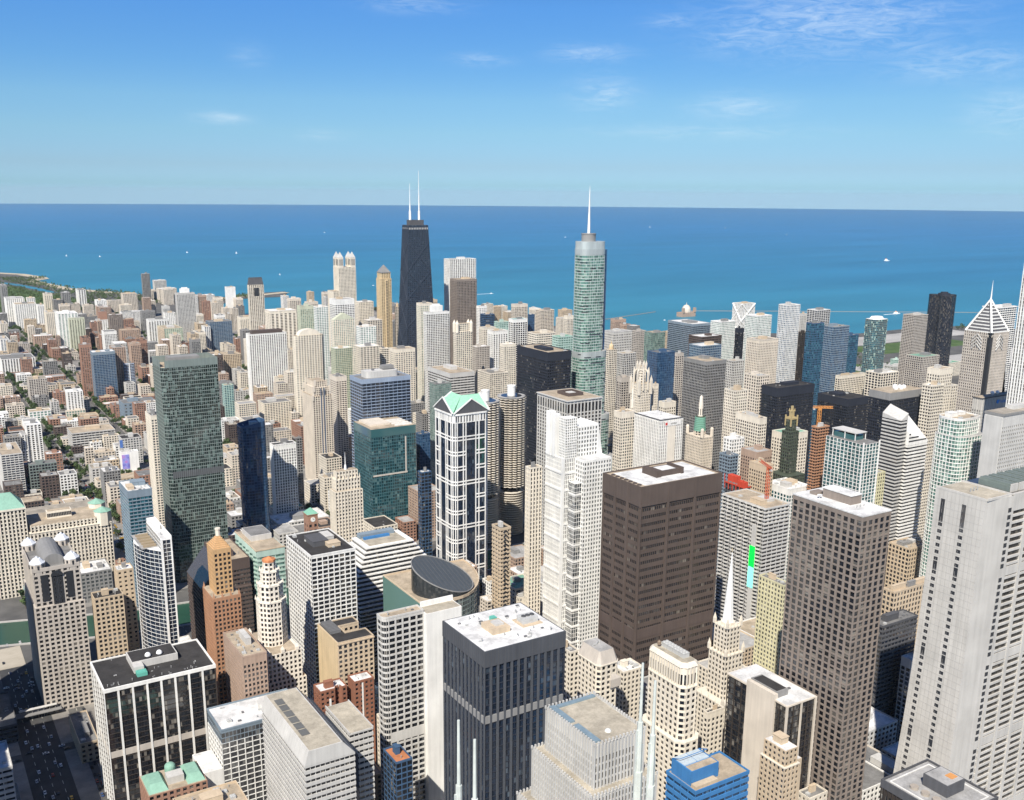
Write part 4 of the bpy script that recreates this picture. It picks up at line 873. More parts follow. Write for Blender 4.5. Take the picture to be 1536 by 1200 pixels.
@fn
def red_frame(b):
    w, d, H = b.hw, b.hd, b.H; b.fac(z1=H-8); b.done(); b.part('red_formwork', MB().box(-w-.5, w+.5, -d-.5, d+.5, H-8, H-6.8).box(-w-.4, w*.1, -d-.4, -d*.3, H-6.8, H-2).box(-w*.2, w+.4, d*.1, d+.4, H-6.8, H), wall('red')); m = MB()
    for i in range(6): y = -d+i*b.d/5; m.bar((-w-.3, y, H-14), (-w-.3, y+1.2, H+1), .3)
    b.part('jib_brace', m, wall('red')); b.part('red_hoist', MB().box(w+.2, w+2.6, -d*.2, d*.2, 0, H-9), wall('red')); b.part('deck', MB().box(-w, w, -d, d, H-6.8, H-6.5), roofm('grey'))
@fn
def brown_steel(b):
    w, d, H = b.hw, b.hd, b.H; st = b.st; st.b = b.w/3
    b.st.pd, b.st.sd = .95, .35
    facade(b.fr, b.gl, b.P, 0, H-15, st, bands=band_sink(b), piers=False); b.flush('floor_band', wall('brown'))
    p = MB()
    for e, (n, L_) in enumerate(((3, b.w), (3, b.d))):
        for i in range(n+1):
            t = -L_/2+i*L_/n
            for s in (-1, 1):
                q = MB(); c = 1.0
                if e == 0: q.box(t-c if i else -w-.02, t+c if i < n else w+.02, s*d-.6, s*d+.6, 0, H-15)
                else: q.box(s*w-.6, s*w+.6, max(-d+.61, t-c), min(d-.61, t+c), 0, H-15)
                b.part('steel_column', q, wall('brown'))
    b.gl.v and b.part('window_glazing', b.gl, glass('dk')); b.gl = MB()
    b.part('top_fascia', MB().prism(inset(b.P, -.3), H-15, H), wall('brown')); f = MB()
    for i in range(4):
        for s in (-1, 1): f.box(-w+i*b.w/3-.5, -w+i*b.w/3+.5, s*(d+.28), s*(d+.55), H-15.5, H+.4)
        f.box(-w-.55, -w-.28, -d+i*b.d/3-.5, -d+i*b.d/3+.5, H-15.5, H+.4)
    b.part('fascia_column', f, wall('brown'))
    b.part('mullion', mull(b, H-15), wall('brown'))
    b.part('walkway', MB().prism(inset(b.P, .1), H, H+.15), roofm('tan')); b.part('roof', MB().box(-w+7, w-3.5, -d+3.5, d-3.5, H+.15, H+.3), roofm('white')); m = MB(); Q, q = inset(b.P, -.35), inset(b.P, .5)
    for i in range(4): j = (i+1) % 4; m.prism([Q[i], Q[j], q[j], q[i]], H-.1, H+1)
    b.part('parapet', m, wall('brown')); b.part('penthouse', MB().box(-w*.2, w*.3, -d*.28, d*.35, H+.3, H+4.5), wall('brown')); b.part('penthouse_roof', MB().box(-w*.12, w*.22, -d*.2, d*.27, H+4.5, H+4.65), roofm('white'))
    b.part('penthouse_wall', MB().box(-w*.32, -w*.2, -d*.34, d*.42, H+.3, H+5.5).box(w*.3, w*.36, -d*.34, d*.42, H+.3, H+5.5), wall('brown')); c = MB()
    for i in range(7): c.cyl(-w+4, -d+7+i*5.4, 1.7, 1.7, H+.15, H+.8, 18)
    b.part('roof_vent_ring', c, plain('vent_bronze', (.08,.06,.05)))
    b.part('louvre_floor', MB().prism(inset(b.P, .3), 74, 82), wall('dbrown'))
def mull(b, z1):
    m = MB(); w, d = b.hw, b.hd; n = 42
    for i in range(n): x = -w+(i+.5)*b.w/n; m.box(x-.13, x+.13, -d+.45, -d+.9, 0, z1)
    for i in range(24): y = -d+(i+.5)*b.d/24; m.box(-w+.45, -w+.9, y-.13, y+.13, 0, z1)
    return m
@fn
def striped_sign(b):
    w, H = b.hw, b.H; d = min(b.hd, 28); P = []; n = 14
    for i in range(n+1): P.append((-w+1.2*(i % 2), d-2*d*i/n))
    P += [(w, -d), (w, d)]; b.fac(P, 0, H-14); facade(b.fr, b.gl, P, H-14, H, St('balc white dkb 5 3.4 .3 .35')); b.done(); b.roof('tan', rect(-w+1.5, w, -d, d), ph=2, units=4)
    y = 619.5-b.N-b.hd; s = b.part('sign_mast', MB().box(-w-2.2, -w-1.0, y-2.4, y+2.4, 20, H-16), wall('lgrey'))
    b.part('lit_sign_green', MB().box(-w-2.4, -w-2.21, y-3.4, y+3.4, 83, 103), plain('lit_green', (.0,.75,.05), .5, 0, .9), s); b.part('lit_sign_aqua', MB().box(-w-2.4, -w-2.21, y-3.4, y+3.4, 63, 83), plain('lit_aqua', (.20,.82,.62), .5, 0, .8), s)
@fn
def dome_box(b):
    w, d, H = b.hw, b.hd, b.H; b.fac(top=8); b.done(); b.part('stone_fascia', MB().prism(inset(b.P, -.15), H-7.5, H+1), wall('grey')); b.part('roof', MB().prism(inset(b.P, .6), H+1, H+1.2), roofm('tan'))
    for i, (x, y) in enumerate(((-.2, -.2), (-.05, .15), (.05, -.3), (.18, .05), (.3, -.15), (.12, .4))): b.part('radar_dome', MB().cyl(x*w, y*d, 2.2, 2.6, H+1.2, H+2.6, 14).dome(x*w, y*d, H+2.6, 2.7, 3, 14, 5), plain('dome_white', (.8,.8,.78), .4))
@fn
def gold_crown(b):
    w, d, H = b.hw, b.hd, b.H; b.fac(inset(b.P, -7), 0, H-62); b.fac(z1=H-14); b.fac(inset(b.P, 2.2), H-14, H); b.done(); k = inset(b.P, 4.4); b.part('gold_crown', MB().prism(inset(b.P, 2), H-.5, H+1.6).prism(k, H+1.6, H+9).prism(inset(k, .9), H+9, H+14), wall('giltstone', .6)); m = MB()
    for p in inset(b.P, 2): m.box(p[0]-.6, p[0]+.6, p[1]-.6, p[1]+.6, H-8, H+4)
    for p in k: m.pyr(p[0]-.7, p[0]+.7, p[1]-.7, p[1]+.7, H+8, H+12)
    b.part('gilt_finial', m, wall('giltstone', .6)); b.part('ledge', MB().prism(inset(b.P, -.2), H-14.4, H-13.5).prism(inset(b.P, -7.2), H-62.3, H-61.5), wall('dgreen'))
@fn
def deck_tower(b):
    w, d, H = b.hw, b.hd, b.H; b.fac(); b.done('white_frame'); b.part('roof', MB().prism(inset(b.P, .4), H-.2, H+.2), roofm('grey')); b.part('roof_pavilion', MB().box(-w*.5, w*.6, -d*.3, d*.8, H, H+5), glass('tealg')); b.part('canopy', MB().box(-w*.6, w*.8, -d*.4, d*.9, H+7, H+7.8), wall('lgrey')); m = MB()
    for x in (-.55, .75):
        for y in (-.35, .2, .85): m.box(x*w-.3, x*w+.3, y*d-.3, y*d+.3, H, H+7)
    b.part('canopy_post', m, wall('white')); b.part('corner_fin', MB().box(-w-.5, -w+.6, -d-.5, -d+.6, 0, H+2).box(w-.6, w+.5, -d-.5, -d+.6, 0, H+2), wall('white'))
@fn
def diamond_tower(b):
    w, d, H = b.hw, b.hd, b.H; H += 3; Z = H-38; n = int(Z/3.7); f = MB(); g = MB(); x0 = -w*.62
    for k in range(n+1):
        z = k*3.7; g.prism(rect(x0+.3, w-.3, -d+.5, d-.5), z-.02, min(Z, z+1.9), cell=(2, 2))
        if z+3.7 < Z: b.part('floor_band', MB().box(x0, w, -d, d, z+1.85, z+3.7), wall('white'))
    b.part('window_glazing', g, glass('dk')); b.part('sloping_roof', MB().prism(rect(x0, w, -d, d), Z-1.8, [H-28, H-37, H-16, H]), wall('white'))
    m = MB()
    for k in range(1, 7):
        z = Z+k*3.7-2; s = w-(w-x0)*max(0, (z-(H-37))/9)
        if s > x0+2: m.box(x0+.4, s, -d-.05, -d+.3, z, z+1.6)
    b.part('gable_glazing', m, glass('dk')); xs = x0-.5
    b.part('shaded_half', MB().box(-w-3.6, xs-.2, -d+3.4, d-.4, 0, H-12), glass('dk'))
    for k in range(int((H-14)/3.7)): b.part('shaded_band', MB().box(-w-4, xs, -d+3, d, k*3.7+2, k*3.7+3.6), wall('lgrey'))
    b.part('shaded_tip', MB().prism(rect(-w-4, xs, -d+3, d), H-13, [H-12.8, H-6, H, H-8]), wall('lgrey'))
@fn
def curved_grid(b):
    w, d, H = b.hw*1.1, b.hd*1.1, b.H; P = rsp(0, 0, w, d, .55, 32); b.fac(P, 0, H-16); b.fac(inset(P, .4) if False else rsp(0, d*.1, w*.86, d*.8, .5, 24), H-16, H, top=1); b.done('white_frame'); b.roof('tan', rsp(0, d*.1, w*.86, d*.8, .5, 24), ph=2, units=4); b.part('terrace_roof', MB().prism(inset(P, .4), H-16.3, H-15.8), roofm('lgrey'))
@fn
def punched_tower(b):
    w, H = b.hw, b.H; d = max(b.hd, 9); P = rect(-w, w, -d, d); b.fac(P, top=9, blank=(3,)); b.done(); b.part('roof_edge', MB().prism(inset(P, -.5), H, H+2.2), wall('grey')); b.part('roof', MB().prism(inset(P, .4), H+2.2, H+2.4), roofm('gravel')); b.part('end_wall', MB().box(-w-1.2, -w-.02, -d+.4, d-.4, 0, H-1), wall('lgrey')); b.part('penthouse', MB().box(-w*.2, w*.4, -d*.2, d*.6, H+2.3, H+6), wall('lgrey'))
@fn
def blue_sign_slab(b):
    w, d, H = b.hw, b.hd, b.H; b.fac(top=14); b.done(); b.part('roof', MB().prism(inset(b.P, .4), H, H+.3), roofm('tan')); b.part('cornice', MB().prism(inset(b.P, -.3), H-1.2, H+.1), wall('dgrey'))
    b.part('sign_emblem', MB().cyl(0, 0, 2.4, 2.4, 0, .5, 14), plain('sign_blue', (.03,.22,.6))).matrix_local = Matrix.Translation((-w*.12, -d-.1, H-7)) @ Matrix.Rotation(R(90), 4, 'X')
    text(b, 'Prudential', w*.28, -d-.2, H-9, 6.2, plain('sign_blue', (.03,.22,.6)))
    for x in (-w*.2, w*.08): b.part('radar_dome', MB().cyl(x, 0, 1, 2.2, H+.3, H+2.6, 12).dome(x, 0, H+2.6, 2.4, 2.4, 12, 4), plain('dome_white', (.8,.8,.78), .4))
@fn
def chevron_pyramid(b):
    w, d, H = b.hw, b.hd, b.H; c = 6; P = [(-w+c,-d),(w,-d),(w,d),(-w,d),(-w,-d+c),(-w+c,-d+c)]
    b.fac(P, 0, H); b.part('corner_glass', MB().box(-w+1, -w+c+.3, -d+1, -d+c+.3, 0, H-6), glass('dk')); b.done()  # dark glass in the notch, the recess's shade put into its colour
    T = 42; Q = inset(b.P, .6); b.part('pyramid_crown', MB().prism(Q, H-.2, H+T, ngon(0, 0, .5, 4, -2.356)), wall('dgrey')); n = 10
    for s, ax in ((-1, 0), (1, 0), (-1, 1), (1, 1)):
        m = MB()
        for k in range(n):
            z = T*k/n; q = (w-.6)*(1-(k+.3)/n); y0, y1 = sorted((s*((d-.6)*(1-k/n)+.25), s*((d-.6)*(1-k/n)-1.2)))
            if ax == 0: m.box(-q, q, y0, y1, H+z, H+z+1.5)
            else: m.box(y0, y1, -q+2.4, q-2.4, H+z+.02, H+z+1.48)
        b.part('striped_gable', m, wall('white'))
    for p in Q: b.part('crown_edge', MB().bar((p[0], p[1], H), (0, 0, H+T), 1.1), wall('white'))
    for s in range(2):
        for k in range(4):
            z = H-3-k*4.5; m = MB(); h = w*.36
            f = (lambda u, v: (u, -d-.3, v)) if s == 0 else (lambda u, v: (-w-.3, u, v))
            m.bar(f(-h, z-7), f(0, z), .55).bar(f(0, z), f(h, z-7), .55); b.part('chevron', m, wall('lgrey'))
    b.part('needle', MB().cyl(0, 0, 1.1, .15, H+T-2, H+T+25, 8), wall('steelw'))
    for i in range(6): b.part('stepped_shoulder', MB().box(w-2-i*.1, w+1+i*1.6, -d+1, -d+16, 0, H-22-i*11), wall('lgrey'))
@fn
def ribbed_giant(b):
    facade(b.fr, b.gl, b.P, 0, b.H, b.st, top=6, sink=b.sinks('pier', (0, 3))); b.flush('pier', wall('white')); b.done(); b.roof('white', ph=1, units=4)
@fn
def teal_cap(b):
    w, d, H = b.hw*1.12, b.hd*1.12, b.H; P = rsp(0, 0, w, d, .45, 24); b.fac(P); b.done(); b.part('roof', MB().prism(inset(P, .3), H-.2, H+.2), roofm('white')); b.part('roof_cap', MB().prism(rsp(0, 0, w*.75, d*.7, .6, 20), H, H+4.5, rsp(0, 0, w*.55, d*.5, .6, 20)), wall('white')); m = MB(); r = b.rng
    for i in range(260):
        k = r.randrange(24); t = r.random(); p, q = P[k], P[(k+1) % 24]; z = 3.2*r.randrange(2, int(H/3.2)); x, y = p[0]+(q[0]-p[0])*t, p[1]+(q[1]-p[1])*t; m.box(x-.5, x+.5, y-.5, y+.5, z, z+3)
    b.part('staggered_bay', m, wall('tealw'))
@fn
def lobed_tower(b):
    H = b.H; P = []; rr = 15
    for k in range(3):
        a = R(90+120*k-95); cx, cy = 17*math.cos(a), 17*math.sin(a)
        for t in range(-7, 8): P.append((cx+rr*math.cos(a+t*R(14)), cy+rr*math.sin(a+t*R(14))))
    b.fac(P, 0, H); b.done(); b.roof('tar', P, par=1, ph=0, units=0, pth=.3); b.part('round_penthouse', MB().cyl(0, 0, 13, 13, H, H+4.5, 24).cyl(0, 0, 8, 8, H+4.5, H+7.5, 20), wall('dark'))
@fn
def needle_tower(b):
    w, d, H = b.hw*1.2, b.hd*1.2, b.H; st = b.st
    tiers = ((1.62, 1.5, 0, 58), (1.38, 1.3, 58, 118), (1.16, 1.15, 118, 206), (1.0, 1.0, 206, H-8)); P = None
    for i, (a, c, z0, z1) in enumerate(tiers):
        cx = (a-1)*w*.9; P = rsp(cx, 0, w*a, d*c, .55, 36); b.fac(P, z0, z1); b.part('louvre_band', MB().prism(inset(P, -.15), z1-7, z1+.6), wall('silver', .35, .3)); b.part('setback_roof', MB().prism(inset(P, .6), z1+.55, z1+.75), roofm('lgrey'))
        for k in range(int(z0/3.8)+2, int(z1/3.8)-2):
            if b.rng.random() < .45: pass
    b.done('steel_frame'); b.part('top_screen', MB().prism(rsp(0, 0, w*.98, d*.98, .55, 36), H-8, H+2), wall('silver', .35, .3))
    s = MB(); r = b.rng
    for k in range(int((H-14)/3.8)):
        z = k*3.8+1; a, c = next((a, c) for a, c, z0, z1 in tiers if z < z1)
        Q = rsp((a-1)*w*.9, 0, w*a-.08, d*c-.08, .55, 36); L0 = r.randrange(18, 34)
        for j in range(r.randrange(2, 8)): i = (L0+j) % 36; p, q = Q[i], Q[(i+1) % 36]; s.bar((*p, z+1), (*q, z+1), .55) if r.random() < .7 else None
    b.part('open_sash', s, glass('dk')); b.part('round_penthouse', MB().cyl(-w*.15, 0, 9.5, 9.5, H+2, H+12, 24).cyl(-w*.15, 0, 10, 10, H+11, H+12.4, 24), wall('grey', .4)); b.part('needle', MB().cyl(-w*.15, 0, 2.1, .5, H+12, H+66, 10).cyl(-w*.15, 0, .5, .1, H+66, H+74, 6), wall('steelw', .4)); b.part('east_slab', MB().box(w*1.02, w*1.25, -d*.4, d*.6, 0, H-9), glass('bl'))  # dark blue slab on the east: the side's shade put into colour
@fn
def braced_tower(b):
    w, d, H = b.hw, b.hd, b.H; b.fac(); b.done(); m = MB()
    for k in range(4):
        z0, z1 = H*k/4, H*(k+1)/4; m.bar((-w, -d-.3, z0), (w, -d-.3, z1), 1.3); m.bar((w, -d-.35, z0), (-w, -d-.35, z1), 1.2); m.bar((-w-.3, -d, z0), (-w-.3, d, z1), 1.3); m.bar((-w-.35, d, z0), (-w-.35, -d, z1), 1.2)
    b.part('diagonal_brace', m, wall('white')); b.roof('tan', ph=1)
@fn
def small_dome(b):
    w, d, H = b.hw, b.hd, b.H; b.fac(); b.done(); r = min(w, d)*.6; b.part('dome', MB().cyl(0, 0, r, r, H, H+4, 12).dome(0, 0, H+4, r, r*1.3, 12, 5), wall('sand')); b.part('finial', MB().cyl(0, 0, .5, .1, H+4+r*1.25, H+9+r*1.3, 6), wall('gold')); b.part('roof', MB().prism(inset(b.P, .3), H-.2, H+.2), roofm('tan'))
@fn
def pinnacle_tower(b):
    w, d, H = b.hw, b.hd, b.H; H -= 6; b.fac(z1=H-24); r = min(w, d)*.72; P = ngon(0, 0, r, 8, math.pi/8); b.fac(P, H-24, H); b.done(); m = MB()
    for i in range(8):
        a = math.pi/8+i*math.pi/4; x, y = (r+4)*math.cos(a), (r+4)*math.sin(a); m.box(x-1, x+1, y-1, y+1, H-34, H-9).pyr(x-1, x+1, y-1, y+1, H-9, H-1).bar((x, y, H-10), (r*math.cos(a), r*math.sin(a), H-3), .6); x, y = r*math.cos(a), r*math.sin(a); m.box(x-.9, x+.9, y-.9, y+.9, H-6, H+3).pyr(x-.9, x+.9, y-.9, y+.9, H+3, H+8)
    for p in b.P: m.box(p[0]-1.5, p[0]+1.5, p[1]-1.5, p[1]+1.5, H-40, H-20).pyr(p[0]-1.5, p[0]+1.5, p[1]-1.5, p[1]+1.5, H-20, H-12)
    b.part('flying_buttress', m, wall('cream2')); b.part('roof', MB().prism(inset(P, .3), H-.3, H+.2).prism(inset(b.P, .3), H-24.3, H-23.8), roofm('tan'))
@fn
def white_clock(b):
    w, d, H = b.hw, b.hd, b.H; H -= 48; b.fac(z1=H+4); b.fac(inset(b.P, 1.2), H+4, H+22); b.done(); m = MB().prism(ngon(0, 0, w*.62, 8, .39), H+22, H+32).prism(ngon(0, 0, w*.4, 8, .39), H+32, H+41).prism(ngon(0, 0, w*.4, 8, .39), H+41, H+48, ngon(0, 0, .3, 8, .39))
    b.part('lantern', m, wall('cream2')); t = MB()
    for p in b.P: t.pyr(p[0]*.9-.7, p[0]*.9+.7, p[1]*.9-.7, p[1]*.9+.7, H+4, H+10)
    b.part('corner_finial', t, wall('cream2'))
    for k in (0, 1):
        o = b.part('clock_face', MB().prism(ngon(0, 0, 1.9, 16), 0, .4), plain('clock_white', (.8,.79,.75), .4)); o.matrix_local = (Matrix.Translation((0, -d-.1, H-3)) @ Matrix.Rotation(R(90), 4, 'X')) if k == 0 else (Matrix.Translation((-w-.1, 0, H-3)) @ Matrix.Rotation(R(-90), 4, 'Y'))
@fn
def corncob(b):
    H = b.H; r = b.hw*1.14
    b.part('core_glazing', MB().cyl(0, 0, r*.82, r*.82, 58, H-4, 32, cell=(1.5, 3)), glass('dk')); b.part('ramp_core', MB().cyl(0, 0, r*.6, r*.6, 0, 58, 24), wall('dgrey'))
    P = []
    for i in range(96):
        a = 2*math.pi*i/96; P.append((r*(1+.17*abs(math.sin(8*a)))*math.cos(a), r*(1+.17*abs(math.sin(8*a)))*math.sin(a)))
    f = MB(); k = 0; z = 2
    while z < H-5:
        h = .45; Q = P if z > 60 else [(x*.97, y*.97) for x, y in ngon(0, 0, r*1.08, 48)]
        f.prism(Q, z, z+h); q2 = inset(Q, .25)
        nn = len(Q); a = len(f.v); f.v += [(x, y, z+h) for x, y in Q]+[(x, y, z+h+.5) for x, y in Q]; f.f += [(a+i, a+(i+1) % nn, a+nn+(i+1) % nn, a+nn+i) for i in range(nn)]
        z += 2.95
        if abs(z-58) < 1.6: z += 5
    b.part('balcony_ring', f, wall('cream2')); b.part('roof', MB().cyl(0, 0, r*1.1, r*1.1, H-5, H-4.2, 48), roofm('lgrey')); b.part('lift_core', MB().cyl(0, 0, 5, 5, H-4.2, H+8, 20).cyl(0, 0, 5.3, 5.3, H+7, H+8.4, 20), wall('white'))
@fn
def four_lanterns(b):
    w, d, H = b.hw, b.hd, b.H; b.fac(inset(b.P, -9) if False else rect(-w-14, w, -d+6, d+10), 0, H-70); b.fac(z1=H-8); b.done(); b.part('shoulder_roof', MB().box(-w-13.5, w-.5, -d+6.5, d+9.5, H-70.2, H-69.8), roofm('tan'))
    for sx in (-1, 1):
        for sy in (-1, 1):
            x, y = sx*(w-7), sy*(d-7); o = b.part('corner_lantern', MB().prism(rect(x-6.5, x+6.5, y-6.5, y+6.5), H-10, H+16), wall('cream')); b.part('lantern_roof', MB().pyr(x-6.8, x+6.8, y-6.8, y+6.8, H+16, H+31), wall('lgrey'), o); g = MB()
            for t in (-3.4, 0, 3.4): g.box(x+t-.9, x+t+.9, y-6.7, y-6.4, H-4, H+12); g.box(x-6.7, x-6.4, y+t-.9, y+t+.9, H-4, H+12)
            b.part('lantern_glazing', g, glass('gy'), o)
@fn
def pyramid_top(b):
    w, d, H = b.hw, b.hd, b.H; b.fac(z1=H-10); b.fac(inset(b.P, 1.5), H-10, H+2); b.done(); b.part('pyramid_roof', MB().prism(inset(b.P, 1), H+2, H+4).prism(inset(b.P, 1.4), H+4, H+20, ngon(0, 0, .4, 4, -2.36)), wall('grey', .5)); b.part('bay_window_strip', MB().box(-w*.25, w*.25, -d-1.2, -d+.1, 8, H-12), wall('sand')); g = MB()
    for k in range(int((H-24)/3.4)): g.box(-w*.18, w*.18, -d-1.3, -d-1.1, 10+k*3.4, 11.8+k*3.4)
    b.part('bay_glazing', g, glass('dk'))
@fn
def tapered_tower(b):
    w, d, H = b.hw, b.hd, b.H; K = 1.72; f = MB(); g = MB(); n = 78
    sc = lambda z: K-(K-1)*z/H
    for k in range(n):
        z0, z1 = H*k/n, H*(k+1)/n; a, c = sc(z0), sc(z1)
        g.prism(rect(-w*a+.4, w*a-.4, -d*a+.4, d*a-.4), z0, z1, rect(-w*c+.4, w*c-.4, -d*c+.4, d*c-.4), (3, z1-z0), cap=(k == n-1)); h = .45*H/n; e = sc(z0+h); f.prism(rect(-w*a, w*a, -d*a, d*a), z0, z0+h, rect(-w*e, w*e, -d*e, d*e), cap=False)
    for i in range(13):
        t = -1+2*i/12
        for s in (-1, 1): f.bar((t*w*K, s*d*K, 0), (t*w, s*d, H), .75)
    for i in range(1, 8):
        t = -1+2*i/8
        for s in (-1, 1): f.bar((s*w*K, t*d*K, 0), (s*w, t*d, H), .75)
    b.part('steel_frame', f, wall('navy', .5)); b.part('window_glazing', g, glass('dkb')); m = MB()
    for k in range(5):
        z0, z1 = H*(k/5.6), H*((k+1)/5.6); a, c = sc(z0), sc(z1)
        for s in (-1, 1):
            m.bar((-w*a, s*(d*a+.3), z0), (w*c, s*(d*c+.3), z1), 1.0).bar((w*a, s*(d*a+.3), z0), (-w*c, s*(d*c+.3), z1), 1.0).bar((s*(w*a+.3), -d*a, z0), (s*(w*c+.3), d*c, z1), 1.0).bar((s*(w*a+.3), d*a, z0), (s*(w*c+.3), -d*c, z1), 1.0)
    b.part('cross_brace', m, wall('navy', .5)); b.part('pale_crown_band', MB().box(-w-.4, w+.4, -d-.4, d+.4, H-9, H-5), wall('lgrey')); b.part('roof', MB().box(-w+.5, w-.5, -d+.5, d-.5, H, H+.4).box(-w*.7, w*.75, -d*.5, d*.6, H+.4, H+11), wall('dgrey'))
    for i, (x, h) in enumerate(((-w*.52, 74), (w*.42, 101))):
        b.part('antenna_mast', MB().cyl(x, 0, 2.6, 2.6, H+8, H+30, 10).cyl(x, 0, 1.5, 1.2, H+30, H+h*.62, 8).cyl(x, 0, .8, .3, H+h*.62, H+h+14, 8), wall('steelw'))
@fn
def boxy_top(b):
    w, d, H = b.hw, b.hd, b.H; b.fac(top=4); b.done(); b.part('roof', MB().prism(inset(b.P, .4), H-.2, H+.2), roofm('lgrey')); b.part('white_penthouse', MB().box(-w*.5, w*.5, -d*.4, d*.6, H, H+11).box(-w*.3, w*.3, -d*.2, d*.5, H+11, H+14), wall('white'))
@fn
def turret_tower(b):
    w, d, H = b.hw, b.hd, b.H; b.fac(z1=H-8); b.fac(inset(b.P, 3), H-8, H+6); b.done(); b.part('roof', MB().prism(inset(b.P, 3.4), H+5.8, H+6.4), roofm('tan')); 
    for p in inset(b.P, 1.6): b.part('corner_turret', MB().prism(ngon(p[0], p[1], 3.2, 8), H-10, H+6).prism(ngon(p[0], p[1], 3.4, 8), H+6, H+13, ngon(p[0], p[1], .2, 8)), wall('cream'))
@fn
def gable_cream(b):
    w, d, H = b.hw, b.hd, b.H; b.fac(); b.done(); b.part('gable_roof', MB().hexa([(-w,-d,H),(w,-d,H),(w,d,H),(-w,d,H),(-w*.1,-d+1,H+12),(w*.1,-d+1,H+12),(w*.1,d-1,H+12),(-w*.1,d-1,H+12)]), wall('creamg'))
@fn
def arched_top(b):
    w, d, H = b.hw, b.hd, b.H; H -= 4; P = [(-w,-d+5),(-w+5,-d),(w-5,-d),(w,-d+5),(w,d),(-w,d)]; b.fac(P, 0, H); b.done(); m = MB(); n = 8
    for i in range(n):
        t0, t1 = math.pi*i/n, math.pi*(i+1)/n; r = w*.75; m.hexa([(r*math.cos(t1),-d*.7,H),(r*math.cos(t0),-d*.7,H),(r*math.cos(t0),d*.9,H),(r*math.cos(t1),d*.9,H),(r*math.cos(t1),-d*.7,H+11*math.sin(t1)),(r*math.cos(t0),-d*.7,H+11*math.sin(t0)),(r*math.cos(t0),d*.9,H+11*math.sin(t0)),(r*math.cos(t1),d*.9,H+11*math.sin(t1))])
    b.part('arched_roof', m, wall('cream')); b.part('roof', MB().prism(inset(P, .4), H-.2, H+.2), roofm('tan'))
@fn
def mansard_cap(b):
    w, d, H = b.hw, b.hd, b.H; b.fac(); b.done(); b.part('mansard_roof', MB().prism(inset(b.P, .3), H, H+17, inset(b.P, min(w, d)*.45)), wall('dgrey')); b.part('roof_cap', MB().prism(inset(b.P, min(w, d)*.5), H+17, H+19), wall('dgrey'))
    b.part('dark_bay', MB().box(-w*.3, w*.3, -d-.3, -d+.3, H-30, H-8), glass('dk'))
@fn
def dark_cap(b):
    b.fac(top=2); b.done(); w, d, H = b.hw, b.hd, b.H; b.roof('lgrey', ph=0, units=0); b.part('dark_penthouse', MB().box(-w*.8, w*.8, -d*.7, d*.7, H, H+7), wall('dbrown'))
@fn
def blue_stripe(b):
    w, d, H = b.hw, b.hd, b.H; P = rsp(0, 0, w, d, .6, 24); b.fac(P); b.done(); b.roof('white', P, ph=1); b.part('white_stripe', MB().box(-.9, .9, -d-.7, -d+.2, 0, H+2), wall('white'))
@fn
def white_pair(b):
    w, H = b.hw, b.H; d = min(b.hd, 14); b.fac(rect(-w, w, -d, d), 0, H); b.fac(rect(-w-8, -w-.1, -d-2, d-2), 0, H-14); b.done(); b.roof('white', rect(-w, w, -d, d), ph=1); b.part('wing_roof', MB().box(-w-7.5, -w-.6, -d-1.5, d-2.5, H-14.2, H-13.8), roofm('lgrey'))
@fn
def billboard_block(b):
    w, d, H = b.hw, b.hd, b.H; b.fac(blank=(0,)); b.done(); b.roof('white', ph=1); k = MB().box(-w*.92, -w*.1, -d-.5, -d-.12, 5, H-3); b.part('violet_billboard', k, billboard()); b.part('blue_billboard', MB().box(-w*.9, -w*.55, d*.4, d*.4+.6, H+6, H+18), plain('poster_blue', (.07,.16,.42))); b.part('billboard_post', MB().box(-w*.85, -w*.8, d*.4+.1, d*.4+.5, H, H+6).box(-w*.65, -w*.6, d*.4+.1, d*.4+.5, H, H+6), wall('grey'))
def billboard():
    m, N, L, P = newmat('poster_violet'); tc = N.new('ShaderNodeTexCoord'); n = N.new('ShaderNodeTexNoise'); n.inputs['Scale'].default_value = .12; n.inputs['Detail'].default_value = 3; L.new(tc.outputs['Object'], n.inputs['Vector']); r = N.new('ShaderNodeValToRGB'); L.new(n.outputs[0], r.inputs[0]); e = r.color_ramp.elements; e[0].position = .35; e[0].color = (.16,.14,.5,1); e[1].position = .65; e[1].color = (.5,.2,.5,1); x = e.new(.5); x.color = (.3,.32,.7,1); L.new(r.outputs[0], P.inputs['Base Color']); P.inputs['Roughness'].default_value = .5; return m
@fn
def copper_roof(b):
    w, d, H = b.hw, b.hd, b.H; b.fac(); b.done(); b.part('roof', MB().prism(inset(b.P, .4), H-.2, H+.2), roofm('tan'))
    for x0, x1 in ((-.95, -.3), (.35, .95)): b.part('copper_wing', MB().hexa([(x0*w,-d*.9,H+.2),(x1*w,-d*.9,H+.2),(x1*w,d*.9,H+.2),(x0*w,d*.9,H+.2),(x0*w+2,-d*.5,H+4),(x1*w-2,-d*.5,H+4),(x1*w-2,d*.5,H+4),(x0*w+2,d*.5,H+4)]), wall('copper'))
    b.part('copper_vault', MB().cyl(-w*.02, d*.4, 3.4, 3.4, H, H+6, 16).dome(-w*.02, d*.4, H+6, 3.4, 2.6, 16, 4), wall('copper')); b.part('penthouse', MB().box(-w*.25, w*.3, -d*.5, d*.1, H, H+5), wall('lgrey'))
